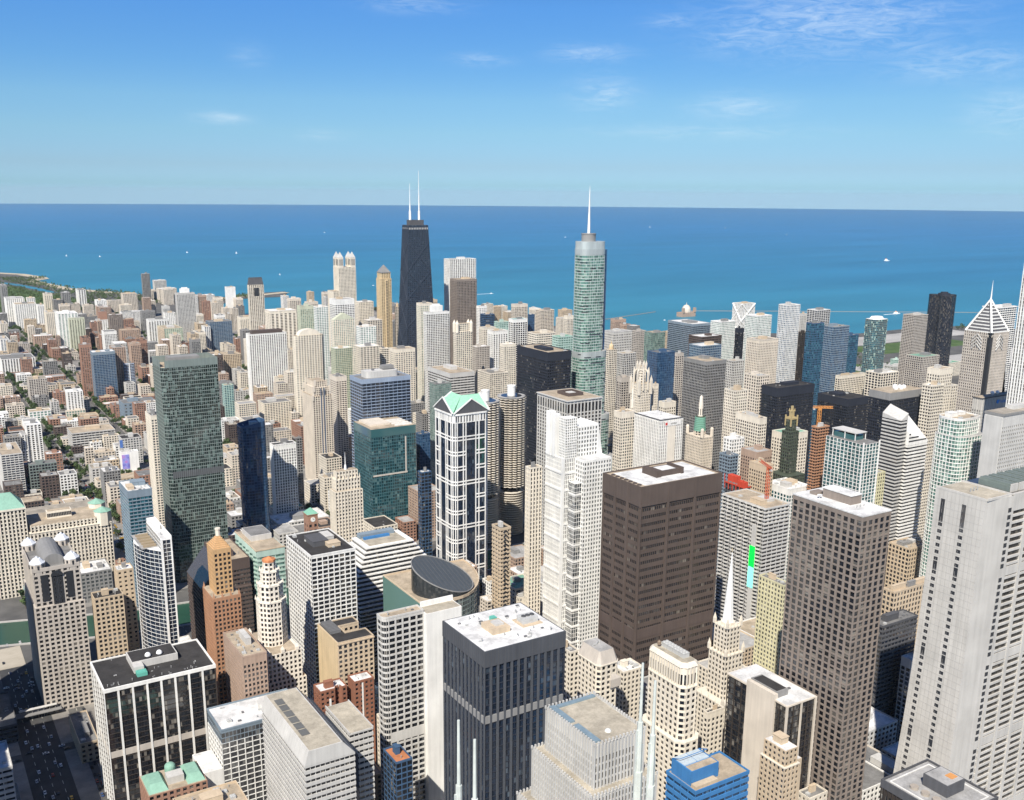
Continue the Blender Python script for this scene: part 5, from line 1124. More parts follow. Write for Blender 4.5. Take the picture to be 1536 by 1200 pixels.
@fn
def mart(b):
    w, d, H = b.hw, b.hd, b.H; b.fac(z1=H-7, top=2); b.fac(inset(b.P, 1.5), H-7, H, top=1); b.done(); b.part('roof', MB().prism(inset(b.P, 2), H-.3, H+.2), roofm('tan')); b.part('roof_edge', MB().prism(inset(b.P, -.3), H-7.6, H-6.9), wall('cream'))
    for (x, y) in ((w-7, -d+7), (w-7, d-7)): b.part('corner_turret', MB().prism(ngon(x, y, 9, 8, .39), H-10, H+5), wall('cream')); b.part('turret_roof', MB().prism(ngon(x, y, 9.4, 8, .39), H+5, H+9.5, ngon(x, y, .3, 8, .39)), wall('copper'))
    b.part('roof_block', MB().box(-w*.5, w*.1, -d*.2, d*.2, H, H+8), wall('cream')); b.part('block_roof', MB().box(-w*.48, w*.08, -d*.17, d*.17, H+8, H+8.2), roofm('tan')); b.part('north_range', MB().box(-w, w, d+.1, d+45, 0, H-6), wall('cream')); b.part('north_roof', MB().box(-w+1, w-1, d+1, d+44, H-6, H-5.8), roofm('gravel')); g = MB()
    for i in range(15): g.box(-w*.5+i*w*.04, -w*.5+i*w*.04+1.4, -d*.2-.1, -d*.2+.1, H+2, H+6)
    b.part('roof_block_glazing', g, glass('dk')); s = MB()
    for i in range(3): s.box(w*.3+i*9, w*.3+i*9+6, -d-.3, -d+.2, 4, 13)
    b.part('display_window', s, glass('dk'))
@fn
def mart_tower(b):
    w, d, H = b.hw, b.hd, b.H; b.fac(z1=H-2); b.done(); b.part('cornice', MB().prism(inset(b.P, -.6), H-2, H), wall('cream')); b.part('green_roof', MB().hexa([(-w,-d,H),(w,-d,H),(w,d,H),(-w,d,H),(-w*.35,-1,H+13),(w*.35,-1,H+13),(w*.35,1,H+13),(-w*.35,1,H+13)]), wall('copper')); b.part('blue_screen', MB().box(w*.4, w*.75, -d-.4, -d-.05, 3, 11), plain('screen_teal', (.03,.35,.42), .4, 0, .6))

# ------------------------------------------------------------------ the city: kind, label, east, north, width, depth, height, facade, builder, options (metres)
ROWS = [
('office_tower','dark glass tower with thick white piers and a black roof carrying two white domes',90.4,645.6,73.4,48.1,95,'pier white dk 11.8 3.7 .16 .12','pier_tower',{}),
('midrise_block','white gridded block with glassy grey top floors and bright white roof with a drum',149.2,586.5,55.1,32.6,78,'grid white gyd 5 3.9 .14 .16','annex_block',{'roof':'white'}),
('office_tower','pale grey slab with a tan roof and sloping glass slots before the red brick pair',167.5,482.8,35,74.7,108,'band lgrey dk 3 3.9 .12 .55','ribbed_slab',{}),
('midrise_block','left block of the red brick pair,with a notched roof edge',224.9,609.3,19.9,13,74,'grid brickred dk 4 3.5 .6 .6','brick_notch',{}),
('midrise_block','right block of the red brick pair,with a white downpipe strip on its face',249.6,607.3,15,12,76,'grid brickred dk 4 3.5 .6 .6','brick_strip',{}),
('office_tower','light grey gridded tower with a rounded corner and a broad blank white end wall',243.7,543.1,28.9,9,150,'grid lgrey dk 5 4 .26 .42','blank_wall_tower',{}),
('office_tower','charcoal glass tower with vertical grey bands and a white stained roof,front centre',255.6,436.1,54,48.4,168,'pier grey dkb 4.4 3.9 .34 .14','charcoal_tower',{}),
('office_tower','pale ribbed stone tower with stepped tiers and a flat sandy roof at the bottom centre',244,319,28.3,39.9,175,'pier lgrey dk 1.9 3.8 .45 .25','ribbed_tiers',{}),
('office_tower','cream stone tower with rounded shoulders and steel cooling units on its roof',375.6,408.1,14.4,34.7,140,'grid cream dk 4.2 3.7 .52 .5','shoulder_tower',{}),
('office_tower','cream stone tower with a grey mansard roof in front of the tall brown steel tower',369.6,482.8,17.8,25.3,120,'grid cream dk 3.8 3.7 .5 .5','mansard_tower',{}),
('church_tower','cream gothic church tower with a tall white needle spire',475.7,474.7,14.3,14.5,122,'grid cream dk 3.4 3.6 .5 .5','spire_tower',{}),
('office_tower','black glass block with a white roof and a large blank beige wall',421,368,24.5,49.4,121.7,'pier bronze dk 6 3.8 .06 .1','beige_wall_block',{}),
('office_tower','tan brick tower with a stepped top and small square windows before the brown gridded tower',394.4,343.1,9.8,16.3,118,'grid tan dk 3.2 3.4 .55 .55','brick_steps',{}),
('low_block','low pale block with rooftop tanks at the foot of the brown gridded tower',434.8,357.2,15.6,9.3,62,'grid cream dk 3.6 3.6 .6 .6',None,{'roof':'grey'}),
('office_tower','black-edged block with a grey flat roof and dark penthouse at the bottom right',365.9,224.6,33.2,36.4,150,'pier bronze dk 2.2 3.7 .3 .3','grey_roof_block',{}),
('office_tower','huge pale granite tower with a flaring base and long rows of wide windows',487.3,302,48.7,31.4,255,'band lgrey dk 7 4 .2 .5','flared_tower',{}),
('office_tower','brown concrete gridded tower with a white roof and a slab penthouse',451.4,352,24.4,51.6,237.9,'grid pinkbrown dk 4.6 3.9 .40 .34','brown_grid',{}),
('office_tower','pale yellow gridded tower with tall slots under its roofline beside the brown gridded tower',562.9,505,8.1,26.2,120.3,'grid yellow gy 3.2 3.6 .5 .5',None,{'roof':'grey','top':0}),
('midrise_block','blue panelled block with tan roofs and skylights at the bottom centre',341.6,356.7,40.2,24.1,98,'band blue bl 6 4.5 .1 .55','blue_block',{}),
('office_tower','pale granite tower with four domed corner lanterns and a grey vaulted roof',71.9,822.7,35.4,71.6,122,'grid pinkgrey dk 4.2 3.9 .5 .5','lantern_tower',{}),
('apartment_tower','slim glass tower with white banded curved flank and a white framed roof',149.2,740.1,14.1,75,155,'glass white dkb 4 3.3 .05 .12','curved_flank',{}),
('midrise_block','teal glass midrise with white roof plant beside the tall dark green tower',181.6,1010,23.5,42.8,122,'band bluegrey tealb 4 3.6 .12 .3',None,{'roof':'white','ph':3}),
('office_tower','tall dark green glass tower with a fenced rooftop screen',232.1,1052.4,58.1,36.7,236,'glass greyg dkg 2.2 3.9 .14 .2','green_tower',{}),
('apartment_tower','cream apartment slab half hidden behind the tall dark green tower',244.9,1180,10.3,29.8,159.5,'grid cream gy 4 3.1 .4 .45',None,{}),
('apartment_tower','deep blue glass tower with a curved roof screen right of the tall dark green tower',330.2,1110,26.3,22.1,153.9,'glass dblue bl 3 3.4 .2 .25','blue_tower',{}),
('office_tower','dark brown block with a sloping glass corner behind the orange brick tower',200.2,800,40.3,75,106.6,'band dbrown dk 3 3.8 .2 .5','sloped_corner',{}),
('office_tower','green and white banded office block with a tan roof and open rooftop screen',246.2,805,24.9,64.8,111.9,'band tealw pg 8 3.9 .08 .4','zigzag_block',{}),
('office_tower','orange brick tower that steps up to a tiled ziggurat top',185.3,725,21.5,29.3,110.8,'grid orange dk 3.2 3.6 .5 .5','ziggurat_tower',{}),
('midrise_block','pinkish brick block with a pale roof left of the cream octagonal tower',175.9,622,16.7,45.2,107.3,'grid pink dk 3 3.5 .5 .5',None,{'roof':'tan'}),
('office_tower','cream terracotta tower rising in octagonal tiers to an orange cap',201.5,640,23.4,63,90.9,'grid cream2 dk 3 3.6 .52 .5','octagon_tower',{}),
('office_tower','white gridded office tower with dark rooftop plant in the middle',255.5,700,36.9,56.3,139.7,'grid white dk 4.6 3.6 .2 .36','white_grid',{}),
('office_tower','tan office block with a dark roof,open light court and a blank cream side wall',246.4,628,27.9,38.9,98.4,'grid tan dk 4 3.8 .5 .5','court_block',{}),
('office_tower','wide glass block whose white striped face slopes up to a flat roof',317.1,755,93,56,111.6,'band white dk 8 3.9 .04 .5','striped_slope',{}),
('government_building','round glass atrium building with a sliced dark disc roof',320.6,640,56.6,72.3,106.7,'glass greyg gy 3 4 .2 .25','disc_hall',{}),
('midrise_block','narrow dark block with a shadowed roof and cream side left of the slim glass tower',114.2,815,22.3,15.6,92.7,'grid tan dk 4 3.8 .5 .5',None,{'roof':'tar'}),
('low_block','small tan block with a white roof by the river',142,870,13.8,14.4,93.1,'grid tan dk 5 4 .7 .7',None,{'roof':'white'}),
('office_tower','slender cream art deco tower with a roof mast by the river',358.8,905,27.6,14,140.7,'pier cream dk 3.4 3.7 .5 .45','deco_mast',{}),
('clock_tower','red brick clock tower with a green pyramid roof',357.7,985,11.3,12.5,75.9,'grid brick dk 6 6 .6 .6','clock_tower',{}),
('low_block','long pale riverside block behind the red clock tower',375.5,1137.9,66,40.6,18.2,'grid lgrey gy 4 4 .4 .4',None,{'roof':'white'}),
('low_block','cream loft block with a green hipped roof left of the red clock tower',392.1,1194.9,36.8,25.7,17.9,'grid cream gy 4 4 .4 .5',None,{'roof':'green'}),
('office_tower','white ribbed midrise with a grey roof left of the tall beige tower',387.7,1180,29.5,13.4,107.1,'pier white gy 3.4 3.6 .4 .3',None,{'roof':'tar','top':6}),
('midrise_block','dark grey block wedged between the white ribbed midrise and the tall beige tower',436.5,1230,6.7,4.7,100.2,'grid grey dk 4 3.6 .3 .4',None,{}),
('apartment_tower','tall beige apartment tower with a stepped crown left of the green glass tower',501,1330,29.5,59.9,140.3,'pier beige dk 3.6 3.1 .42 .4','crown_tower',{}),
('apartment_tower','beige apartment slab directly behind the tall beige tower',569.8,1420,17.6,26.8,139.2,'band beige dk 4 3.1 .3 .45',None,{}),
('office_tower','blue glass office tower with pale floor bands and a grey oval roof plant',491,1139.4,67.1,38.2,186,'band lblue dkb 6 4 .06 .2','banded_blue',{}),
('office_tower','dark teal glass tower with a beige roof and one pale cross band',477.7,1085,59.6,52.9,135.1,'glass tealg dkt 3 3.9 .16 .2','teal_tower',{}),
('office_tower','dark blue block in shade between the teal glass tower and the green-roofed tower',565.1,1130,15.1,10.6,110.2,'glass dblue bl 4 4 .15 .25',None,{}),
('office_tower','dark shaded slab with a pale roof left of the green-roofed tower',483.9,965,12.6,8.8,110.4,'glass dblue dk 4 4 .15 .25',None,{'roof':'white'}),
('office_tower','white framed tower with green gabled roofs and octagonal corners',465.9,863.4,49.3,43.3,197,'grid white dkb 3 3.9 .2 .25','gable_tower',{}),
('office_tower','tan tower with chevron windows behind the round atrium building',425.7,700,10.9,14,132.3,'band tan dk 4 3.6 .5 .5','chevron_tower',{}),
('office_tower','grey block with long dark window bands behind the green-roofed tower',718.1,1330,42.9,75,145.5,'band lgrey dk 6 4 .05 .5',None,{'roof':'tan'}),
('apartment_tower','small pale green glass tower before the long-banded grey block',640.4,1230,25.6,17.9,152.3,'glass greyg pg 3 3.5 .3 .3',None,{}),
('apartment_tower','cream gridded tower left of the black steel slab',830.3,1400,34.3,41,125.1,'grid cream gy 3.4 3.4 .35 .4',None,{'ph':2}),
('low_block','plain white lift block in front of the cream gridded tower',686.9,1180,10.6,7.4,144.5,'blank white dk 4 4 .5 .5',None,{}),
('office_tower','grey granite tower with deep top colonnade and open roof plant',626.8,884.3,47.8,72,190,'pier lgrey dk 5 4 .32 .3','colonnade_tower',{}),
('office_tower','white tower stepping up to ribbed fins with a slanted gable',487.6,667,31.3,40,192.7,'grid white gy 3.0 3.8 .5 .5','white_steps',{}),
('office_tower','slim cream ribbed tower left of the white stepped tower',455.7,700,12.4,8,182.3,'pier cream dk 2.8 3.7 .5 .3',None,{}),
('office_tower','white ribbed tower with a blank panel and red-and-black roof sign',746.2,872.7,34.8,47.5,159,'pier white gyd 2.9 3.9 .5 .14','sign_tower',{}),
('office_tower','beige tower with a green scaffolded drum and a white lantern on top',872.4,934.4,18.6,36.7,110,'pier beige dk 2.8 3.7 .5 .35','drum_tower',{}),
('office_tower','dark grey gridded tower with a pale roof behind the green-drum tower',916.5,985,36.3,44.6,197.3,'grid grey dk 3 3.7 .3 .45',None,{}),
('office_tower','cream tower with roof plant right of the green-drum tower',831.6,800,10.5,38.6,165.7,'grid cream dk 3.4 3.7 .4 .45',None,{'ph':3}),
('office_tower','cream stepped tower behind the one with roof plant,right of the dark grey gridded tower',869,880,20.8,18.8,180.3,'grid cream dk 3.4 3.7 .5 .5',None,{}),
('midrise_block','small white block with a blue glass side and dark roof below the green-drum tower',759.1,770,12.3,16.8,137.9,'band bluegrey dkb 4 3.7 .3 .4',None,{'roof':'dblue'}),
('midrise_block','pale low block with roof boxes below the cream tower with roof plant',789.7,800,19.1,13.4,146.4,'grid white gy 4 4 .5 .5',None,{'roof':'white'}),
('office_tower','brown brick block with a flat roof above the red-topped construction',793.8,765,22.9,24.2,138.3,'grid pink dk 3.4 3.7 .5 .5',None,{}),
('construction_frame','unfinished dark concrete frame topped with red formwork',716.7,705,9,27,133,'grid dgrey dk 4 4 .2 .25','red_frame',{}),
('office_tower','tan brick block right of the red-topped construction',744.7,705,11.8,22.3,144,'grid tan dk 3.2 3.7 .45 .5',None,{}),
('office_tower','tall brown steel tower with a white roof and wide window rows',467.3,564.9,81.4,46.8,198,'band brown dk 14 6.1 .1 .55','brown_steel',{}),
('office_tower','pale striped block with a green and aqua lit sign strip,behind the needle spire',647.5,610,32.6,55.4,139.6,'band lgrey dk 6 3.6 .12 .42','striped_sign',{}),
('midrise_block','white and aqua gridded block with a cluttered white roof behind the brown gridded tower',766.3,690,30,33.6,119.8,'grid white tealg 4 3.8 .3 .3',None,{'roof':'white','ph':3}),
('office_tower','black steel slab tower with a tan roof left of the tallest green glass tower',723.1,1073.1,37.4,75,212,'grid dark dk 3 3.8 .2 .4',None,{'top':10,'roof':'tan'}),
('office_tower','wide black office slab left of the orange tower crane',963.3,900,67.7,28.5,171.3,'grid dark dk 3 3.8 .2 .4',None,{'top':10,'roof':'tar'}),
('office_tower','lower black slab directly behind the orange tower crane',1099.3,900,42.3,52.4,143.5,'grid dark dk 3 3.8 .2 .4',None,{'top':9,'roof':'tar'}),
('office_tower','black tower with a beige roof and a cluster of white domes',969.5,735,60.5,29.6,192.4,'grid dark dk 3 3.8 .2 .4','dome_box',{}),
('office_tower','dark green stone tower with a gold stepped crown',821.4,745,13.4,12,176.5,'grid dgreen dk 2.8 3.6 .4 .4','gold_crown',{}),
('midrise_block','cream block with a green roof edge behind the gold-crowned tower',866.5,790,33.8,23.7,145.1,'grid cream dk 4 4 .5 .5',None,{'roof':'green'}),
('apartment_tower','orange brick apartment tower with balcony rows below the orange crane',789.2,680,17.1,8.5,184.1,'balc orange dk 4 3.1 .3 .3',None,{'roof':'tan'}),
('apartment_tower','white framed apartment tower with teal glass and an open roof deck',760.6,600,22.2,44.4,187.6,'grid white tealg 4.5 3.5 .16 .18','deck_tower',{}),
('midrise_block','narrow pale yellow block right of the white framed teal tower',808.7,620,13.6,18.1,147.8,'grid yellow dk 3.4 3.6 .5 .5',None,{}),
('office_tower','white striped tower cut by a steep diamond roof',873.1,640,38.6,26,199.9,'band white dk 6 3.7 .02 .5','diamond_tower',{}),
('apartment_tower','white framed apartment tower with a curved face and pale green glass',847.7,560,38.2,30.6,208,'grid white pg 3.6 3.6 .22 .25','curved_grid',{}),
('office_tower','beige tower with small square windows and a blank end wall at the right edge',838.7,520,65.5,8.9,222.2,'grid lgrey dk 3 3.7 .6 .6','punched_tower',{}),
('office_tower','grey stone slab with a blue roof sign and two white rooftop dishes',1085,696.1,70.9,11.9,183,'pier lgrey gy 3 3.8 .5 .35','blue_sign_slab',{}),
('office_tower','grey granite tower rising to a white chevroned pyramid and a needle',1240.4,793.8,39.7,39.7,238,'pier pinkgrey dk 3 3.9 .48 .4','chevron_pyramid',{}),
('office_tower','immense white ribbed tower rising out of the right edge',1006.5,559.1,59,59,346,'pier white gyd 3.05 3.9 .52 .1','ribbed_giant',{}),
('apartment_tower','white balconied tower behind the chevroned pyramid',1338.5,850,43.8,26.3,260.4,'balc white dkb 5 3.1 .1 .3',None,{'ph':2}),
('office_tower','cream tower with rounded front bays left of the chevroned pyramid',1055.6,735,24.3,17,213.3,'grid cream dk 3.4 3.7 .5 .45',None,{}),
('office_tower','lower cream wing in front of the cream tower with rounded bays',1010.4,710,20.8,14.6,201.5,'band cream dk 3.4 3.7 .4 .45',None,{}),
('office_tower','cream side wing between the cream tower and the chevroned pyramid',1114.2,760,16.7,11.7,183.7,'grid cream dk 4 3.7 .5 .5',None,{}),
('apartment_tower','broad cream gridded hotel with a stepped plan behind the lower black slab',1211,1010,57.1,8.5,148.8,'grid cream dk 3.6 3.3 .35 .4',None,{'ph':2}),
('office_tower','cream office block of large square bays behind the black domed tower',1240.7,960,39.5,27.7,157.7,'grid cream dk 6 3.9 .3 .35',None,{'ph':3,'roof':'white'}),
('apartment_tower','pinkish block with a pale green roof left of the black lobed tower',1443.4,1040,44.6,31.2,155.8,'grid pinkgrey dk 4 3.6 .45 .45',None,{'roof':'green'}),
('apartment_tower','cream terrace block with a greenish roof below the black lobed tower',2122.1,1454.6,44.5,31.1,31.9,'grid cream gy 4 3.6 .4 .4',None,{'roof':'green'}),
('midrise_block','small pale green glass block below the brown-grey slab',2078.6,1571.2,21.3,14.9,26.7,'glass tealw pg 4 4 .2 .3',None,{}),
('midrise_block','grey block in front of the small pale green glass one',1970.5,1489,41.2,28.8,29.3,'grid lgrey dk 4 3.6 .4 .4',None,{}),
('apartment_tower','tall white lattice apartment tower with blue glass',1164.4,1080,26.7,18.7,250.6,'grid white blg 3 3.2 .32 .3',None,{}),
('apartment_tower','grey ribbed slab just right of the tall white lattice tower',1663.6,1500,15.8,11.1,167.8,'pier lgrey dk 4 3.4 .5 .3',None,{}),
('apartment_tower','grey apartment tower with big framed bays and a thin roof canopy',1616.7,1420,38.7,27.1,185.3,'grid lgrey dkb 7 3.5 .2 .4',None,{}),
('apartment_tower','dark brown slab behind the tall white lattice tower',1244.1,1120,17.2,12.3,199,'grid bronze dk 3.5 3.6 .4 .3',None,{}),
('apartment_tower','tall left wing of the blue glass cluster,with a dark cap',1131.6,1000,24.2,12.4,233.7,'glass dblue tealb 3 3.4 .16 .3',None,{}),
('apartment_tower','middle slab of the blue glass cluster,with a pale rim',1200.4,1020,34,23.8,222.4,'glass bluegrey bl 3 3.4 .16 .3',None,{}),
('apartment_tower','lower right wing of the blue glass cluster',1272.2,1050,21.7,15.2,201.6,'glass dblue tealb 3 3.4 .16 .3',None,{}),
('apartment_tower','teal glass tower with shimmering staggered panels and a white roof cap',1458.8,1150,31.5,23.6,204.8,'glass greyg tealb 3.6 3.2 .2 .25','teal_cap',{}),
('apartment_tower','brown-grey apartment slab left of the black lobed tower',1753.1,1290,41.1,28.8,181.2,'balc pinkgrey dk 4 3.1 .3 .35',None,{'ph':1}),
('apartment_tower','black tower of three rounded lobes near the harbour',2012.3,1410.5,59.6,44.9,197,'band dark dkgold 3 3.1 .1 .3','lobed_tower',{}),
('office_tower','tallest green glass tower with rounded stepped sides and a white needle',788.4,1086.9,32.4,22.7,350,'glass silver green 4 3.8 .06 .2','needle_tower',{}),
('apartment_tower','beige block near the lake left of the tallest green glass tower',1191.1,1900,33,17.6,172.7,'grid beige gy 4 3.5 .4 .4',None,{}),
('apartment_tower','beige balconied block just left of the tallest green glass tower',1227.5,1850,34.8,24.4,162.8,'balc beige gy 4 3.2 .3 .3',None,{'ph':1}),
('apartment_tower','cream block touching the left edge of the tallest green glass tower',1263.7,1800,20,15.9,153.3,'grid cream gy 4 3.4 .4 .4',None,{}),
('office_tower','white square-gridded block with a teal roof band behind the black steel slab',974.7,1560,29.7,17.4,188.4,'grid white dk 5 3.8 .25 .3',None,{'roof':'teal','top':5}),
('midrise_block','low cream store block with curved front behind the black steel slab',972.4,1480,40.2,28.2,172.1,'band cream gy 5 4 .2 .5',None,{}),
('midrise_block','low green roofed block at the foot of the tallest green glass tower',979.2,1420,30.3,21.2,173.1,'band tealw pg 5 4 .2 .4',None,{'roof':'green'}),
('apartment_tower','thin dark blue slab near the lake behind the white square-gridded block',1261.5,1950,13.9,9.7,141.5,'glass dblue bl 4 4 .2 .3',None,{}),
('office_tower','grey ribbed slab right of the tallest green glass tower',1205.4,1560,45.2,31.6,150.7,'pier lgrey dk 4 5 .4 .5',None,{}),
('midrise_block','low grey block in front of the grey ribbed slab',1105.2,1400,28.4,19.9,137.5,'grid lgrey dk 4 4 .4 .3',None,{}),
('office_tower','beige banded block between the grey ribbed slab and the green glass block',1312.1,1620,23.9,16.7,138.6,'band pinkgrey gy 5 3.6 .3 .5',None,{}),
('apartment_tower','green glass block with roof box right of the grey ribbed slab',1205.6,1440,28,26.7,163.4,'glass greyg green 3.5 3.6 .2 .3',None,{'ph':1}),
('office_tower','dark blue glass tower behind the pinnacled stone tower',997.2,1180,34.9,24.4,177,'glass dblue bl 4 3.8 .12 .2',None,{}),
('office_tower','wide blue-grey office block with a pale roof before the breakwater',1354.7,1500,49.7,75,163.8,'band bluegrey dkb 4 3.8 .15 .4',None,{'roof':'white'}),
('office_tower','dark brown block with a pale roof in front of the wide blue-grey office',1232.5,1340,48.9,34.3,166.1,'band dbrown dk 4 4 .1 .6',None,{'roof':'white'}),
('office_tower','low blue glass block in front of the dark brown pale-roofed one',1141.8,1240,44.5,31.1,169.1,'glass bluegrey bl 4 4 .2 .4',None,{'roof':'white'}),
('apartment_tower','white apartment tower with diagonal X bracing on its face',1731.6,1750,43.5,30.7,162.1,'grid white gy 5 3.4 .55 .6','braced_tower',{}),
('apartment_tower','pale green and white glass slab below the X-braced white tower',1351.9,1420,38.5,27,177.1,'glass white pg 3.6 3.2 .3 .35',None,{'roof':'white'}),
('apartment_tower','taller pale green glass tower with a white roof right of the X-braced white tower',1353.9,1330,39.9,27.9,197.5,'glass white pg 3.6 3.2 .3 .35',None,{'roof':'white','ph':1}),
('apartment_tower','narrow black tower between the two pale green glass ones',1282.4,1300,13.4,9.4,182.5,'band dark dk 4 3.4 .1 .3',None,{}),
('office_tower','grey ribbed block right of the dark grey gridded tower',1039.4,1060,21.7,15.2,178,'pier lgrey dk 3.4 3.7 .4 .35',None,{}),
('apartment_tower','beige ribbed hotel tower with a notched crown left of the tall white lattice tower',1007.4,980,35.7,25,220.6,'pier beige dk 3 3.4 .5 .35',None,{'ph':1}),
('midrise_block','beige lower block in front of the beige ribbed hotel tower',958.3,930,19.6,25.7,183.3,'grid beige dk 4 4 .5 .5',None,{}),
('apartment_tower','cream hotel tower with a small gilded dome right of the tallest green glass tower',1021.8,1330,14,13.8,160.4,'grid cream dk 4 3.6 .4 .4','small_dome',{}),
('office_tower','pinkish block at the foot of the pinnacled stone tower',914.1,1160,17.6,12.3,148.7,'grid pinkgrey dk 4 3.8 .4 .4',None,{}),
('office_tower','cream gothic stone tower with a ring of pinnacles and buttresses',898.8,1100,21.4,19.3,181,'pier cream2 dk 3 3.8 .5 .35','pinnacle_tower',{}),
('clock_tower','white terracotta clock tower tapering to a small lantern',814.2,1010,7.4,7.4,168,'pier cream2 gy 3 3.8 .5 .4','white_clock',{}),
('office_tower','cream riverside block with an arcaded base below the white clock tower',734.2,930,20.7,14.5,158.3,'grid cream2 gy 3.4 3.7 .4 .45',None,{}),
('office_tower','lower cream wing right of the pinnacled stone tower',934.9,1110,7.9,5.5,144.9,'pier cream2 dk 3 3.8 .5 .4',None,{}),
('midrise_block','small cream block between the pinnacled tower and the dark grey gridded tower',879.2,1020,19.3,13.5,139.7,'grid cream dk 4 4 .5 .5',None,{}),
('apartment_tower','brownish slab behind the dark grey gridded tower',1090.7,1240,13.3,9.3,160.5,'grid pinkgrey dk 4 3.6 .4 .5',None,{}),
('apartment_tower','rear round tower of stacked white balconies',577.2,993.5,26.9,26.9,179,'band white dk 5 3 .05 .4','corncob',{}),
('apartment_tower','front round tower of stacked white balconies',619.8,1004,27.4,27.4,179,'band white dk 5 3 .05 .4','corncob',{}),
('apartment_tower','cream tower crowned by four pointed lanterns near the lake',1011.9,2477.6,47.6,38.1,232,'pier cream gy 4 3.7 .5 .35','four_lanterns',{}),
('apartment_tower','sand coloured tower with a grey pyramid roof left of the black tapering tower',955.8,2091.7,24.6,28.8,235,'pier sand dk 4 3.4 .5 .45','pyramid_top',{}),
('office_tower','black tapering tower with cross bracing and two white masts',987.8,2015.4,46.6,28.9,344,'tapered dark dk 5 3.5 .2 .3','tapered_tower',{}),
('apartment_tower','white ribbed tower behind the brown granite one',1134.4,2097.6,69.5,31.3,262,'pier white gyd 5 3.8 .5 .15',None,{'ph':1}),
('office_tower','brown granite tower right of the black tapering tower',1114.5,2027.2,51.1,35.8,221,'grid pinkbrown dk 4 3.6 .5 .4',None,{'roof':'tan'}),
('apartment_tower','white gridded apartment tower with a boxy white top right of the black tapering tower',838.1,1640,46.5,14.7,201.2,'grid white dk 3.6 3.2 .35 .35','boxy_top',{}),
('apartment_tower','cream tower with green glass strips left of the white gridded boxy-topped tower',866.7,1720,24.9,19.7,207.4,'grid cream pg 4 3.3 .5 .4',None,{}),
('apartment_tower','cream tower with corner turrets right of the white gridded boxy-topped tower',878.2,1600,32.3,13.9,176,'grid cream gy 4 3.4 .4 .45','turret_tower',{}),
('office_tower','brownish shaded block below the brown granite tower',965,1680,30,21,122.8,'grid pinkgrey dk 4 3.6 .5 .5',None,{}),
('office_tower','cream block right of the cream turreted tower',1040.4,1780,28.9,20.2,143.8,'grid cream gy 4 3.6 .5 .5',None,{}),
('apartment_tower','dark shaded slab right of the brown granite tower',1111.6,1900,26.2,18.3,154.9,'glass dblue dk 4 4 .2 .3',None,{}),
('apartment_tower','small white tower on the right flank of the brown granite tower',1156.8,2000,20.1,14.1,161.1,'grid white gy 5 3.6 .5 .5',None,{}),
('office_tower','pale teal block with stepped top right of the dark shaded slab',1098.9,1820,25.3,17.7,148,'glass tealw pg 4 3.8 .3 .4',None,{}),
('office_tower','white and dark ribbed block in front of the pale teal stepped block',1015.3,1700,33.8,23.7,148,'pier white dk 6 3.8 .5 .3',None,{}),
('apartment_tower','cream block behind the left end of the black steel slab',906.5,1480,23.4,16.4,157.5,'grid cream gy 4 3.6 .5 .4',None,{}),
('apartment_tower','white tower with a tall blank crown below the four-lantern tower',838.1,2080,45.8,32.1,183.9,'band white dk 6 3.8 .3 .45',None,{'top':11,'ph':1}),
('apartment_tower','plain cream block right of the white blank-crowned tower',925.1,2150,36,25.2,167.8,'grid cream gy 4 3.6 .5 .5',None,{}),
('apartment_tower','cream tower with a green-tinted gable below the white blank-crowned tower',745.2,1860,44,12.9,169.2,'grid cream pg 4 3.4 .5 .5','gable_cream',{}),
('apartment_tower','white and green glass tower left of the white blank-crowned tower',749.6,1960,25,17.5,183.7,'glass white pg 5 3.5 .3 .4',None,{}),
('apartment_tower','pale green-cream tower left of the white and green glass tower',751.3,2060,29.7,20.8,175.7,'grid creamg pg 4 3.4 .5 .4',None,{}),
('apartment_tower','beige block with a flat roof near the curved pier',884.6,2500,30,21,145.8,'grid beige gy 5 3.5 .4 .4',None,{}),
('apartment_tower','low beige block with stepped roof right of the flat-roofed beige one',893.7,2400,28.4,19.9,146.1,'band beige gy 5 3.5 .4 .4',None,{}),
('apartment_tower','long cream slab with dark vertical recesses below the curved pier',725.6,2180,59.9,41.9,154.4,'pier cream dk 10 3.5 .5 .4',None,{}),
('apartment_tower','cream apartment tower with a rounded arched top',601.3,1680,53.8,16.7,172.2,'pier cream gy 5 3.2 .5 .45','arched_top',{}),
('apartment_tower','greenish balconied tower right of the cream arched-top tower',642.1,1600,31.5,22.1,153.5,'balc creamg pg 4 3.1 .3 .3',None,{}),
('apartment_tower','cream curved-balcony tower below the sand pyramid-roofed tower',670.6,1560,36.1,25.3,159.6,'balc cream gy 6 3.3 .4 .4',None,{}),
('apartment_tower','balconied side wing right of the cream curved-balcony tower',719.1,1580,14.8,10.4,150.6,'balc cream dk 5 3.3 .2 .4',None,{}),
('apartment_tower','white tower with large green windows and a sloped top',759.1,1760,31.5,22.1,165,'glass white pg 5 3.5 .35 .4',None,{}),
('apartment_tower','beige block behind the sloped-top white tower',827.1,1880,31.5,22,160.7,'grid beige gy 5 3.5 .4 .4',None,{}),
('midrise_block','low cream block at the foot of the black tapering tower',765,1620,38.5,26.9,140.4,'grid cream gy 5 3.6 .5 .5',None,{}),
('apartment_tower','small domed beige turret between the sand tower and the black tapering tower',994.1,2100,9.5,6.6,159.6,'grid beige gy 5 3.5 .4 .4','small_dome',{}),
('apartment_tower','cream tower with a dark mansard cap near the lake',826.2,2650,40.8,12.8,172.3,'grid cream dk 5 3.5 .5 .4','mansard_cap',{}),
('apartment_tower','broad white apartment slab with dark vertical stripes',604.4,1952.7,76.5,22.4,137.7,'pier white gyd 4.6 3 .45 .25','dark_cap',{}),
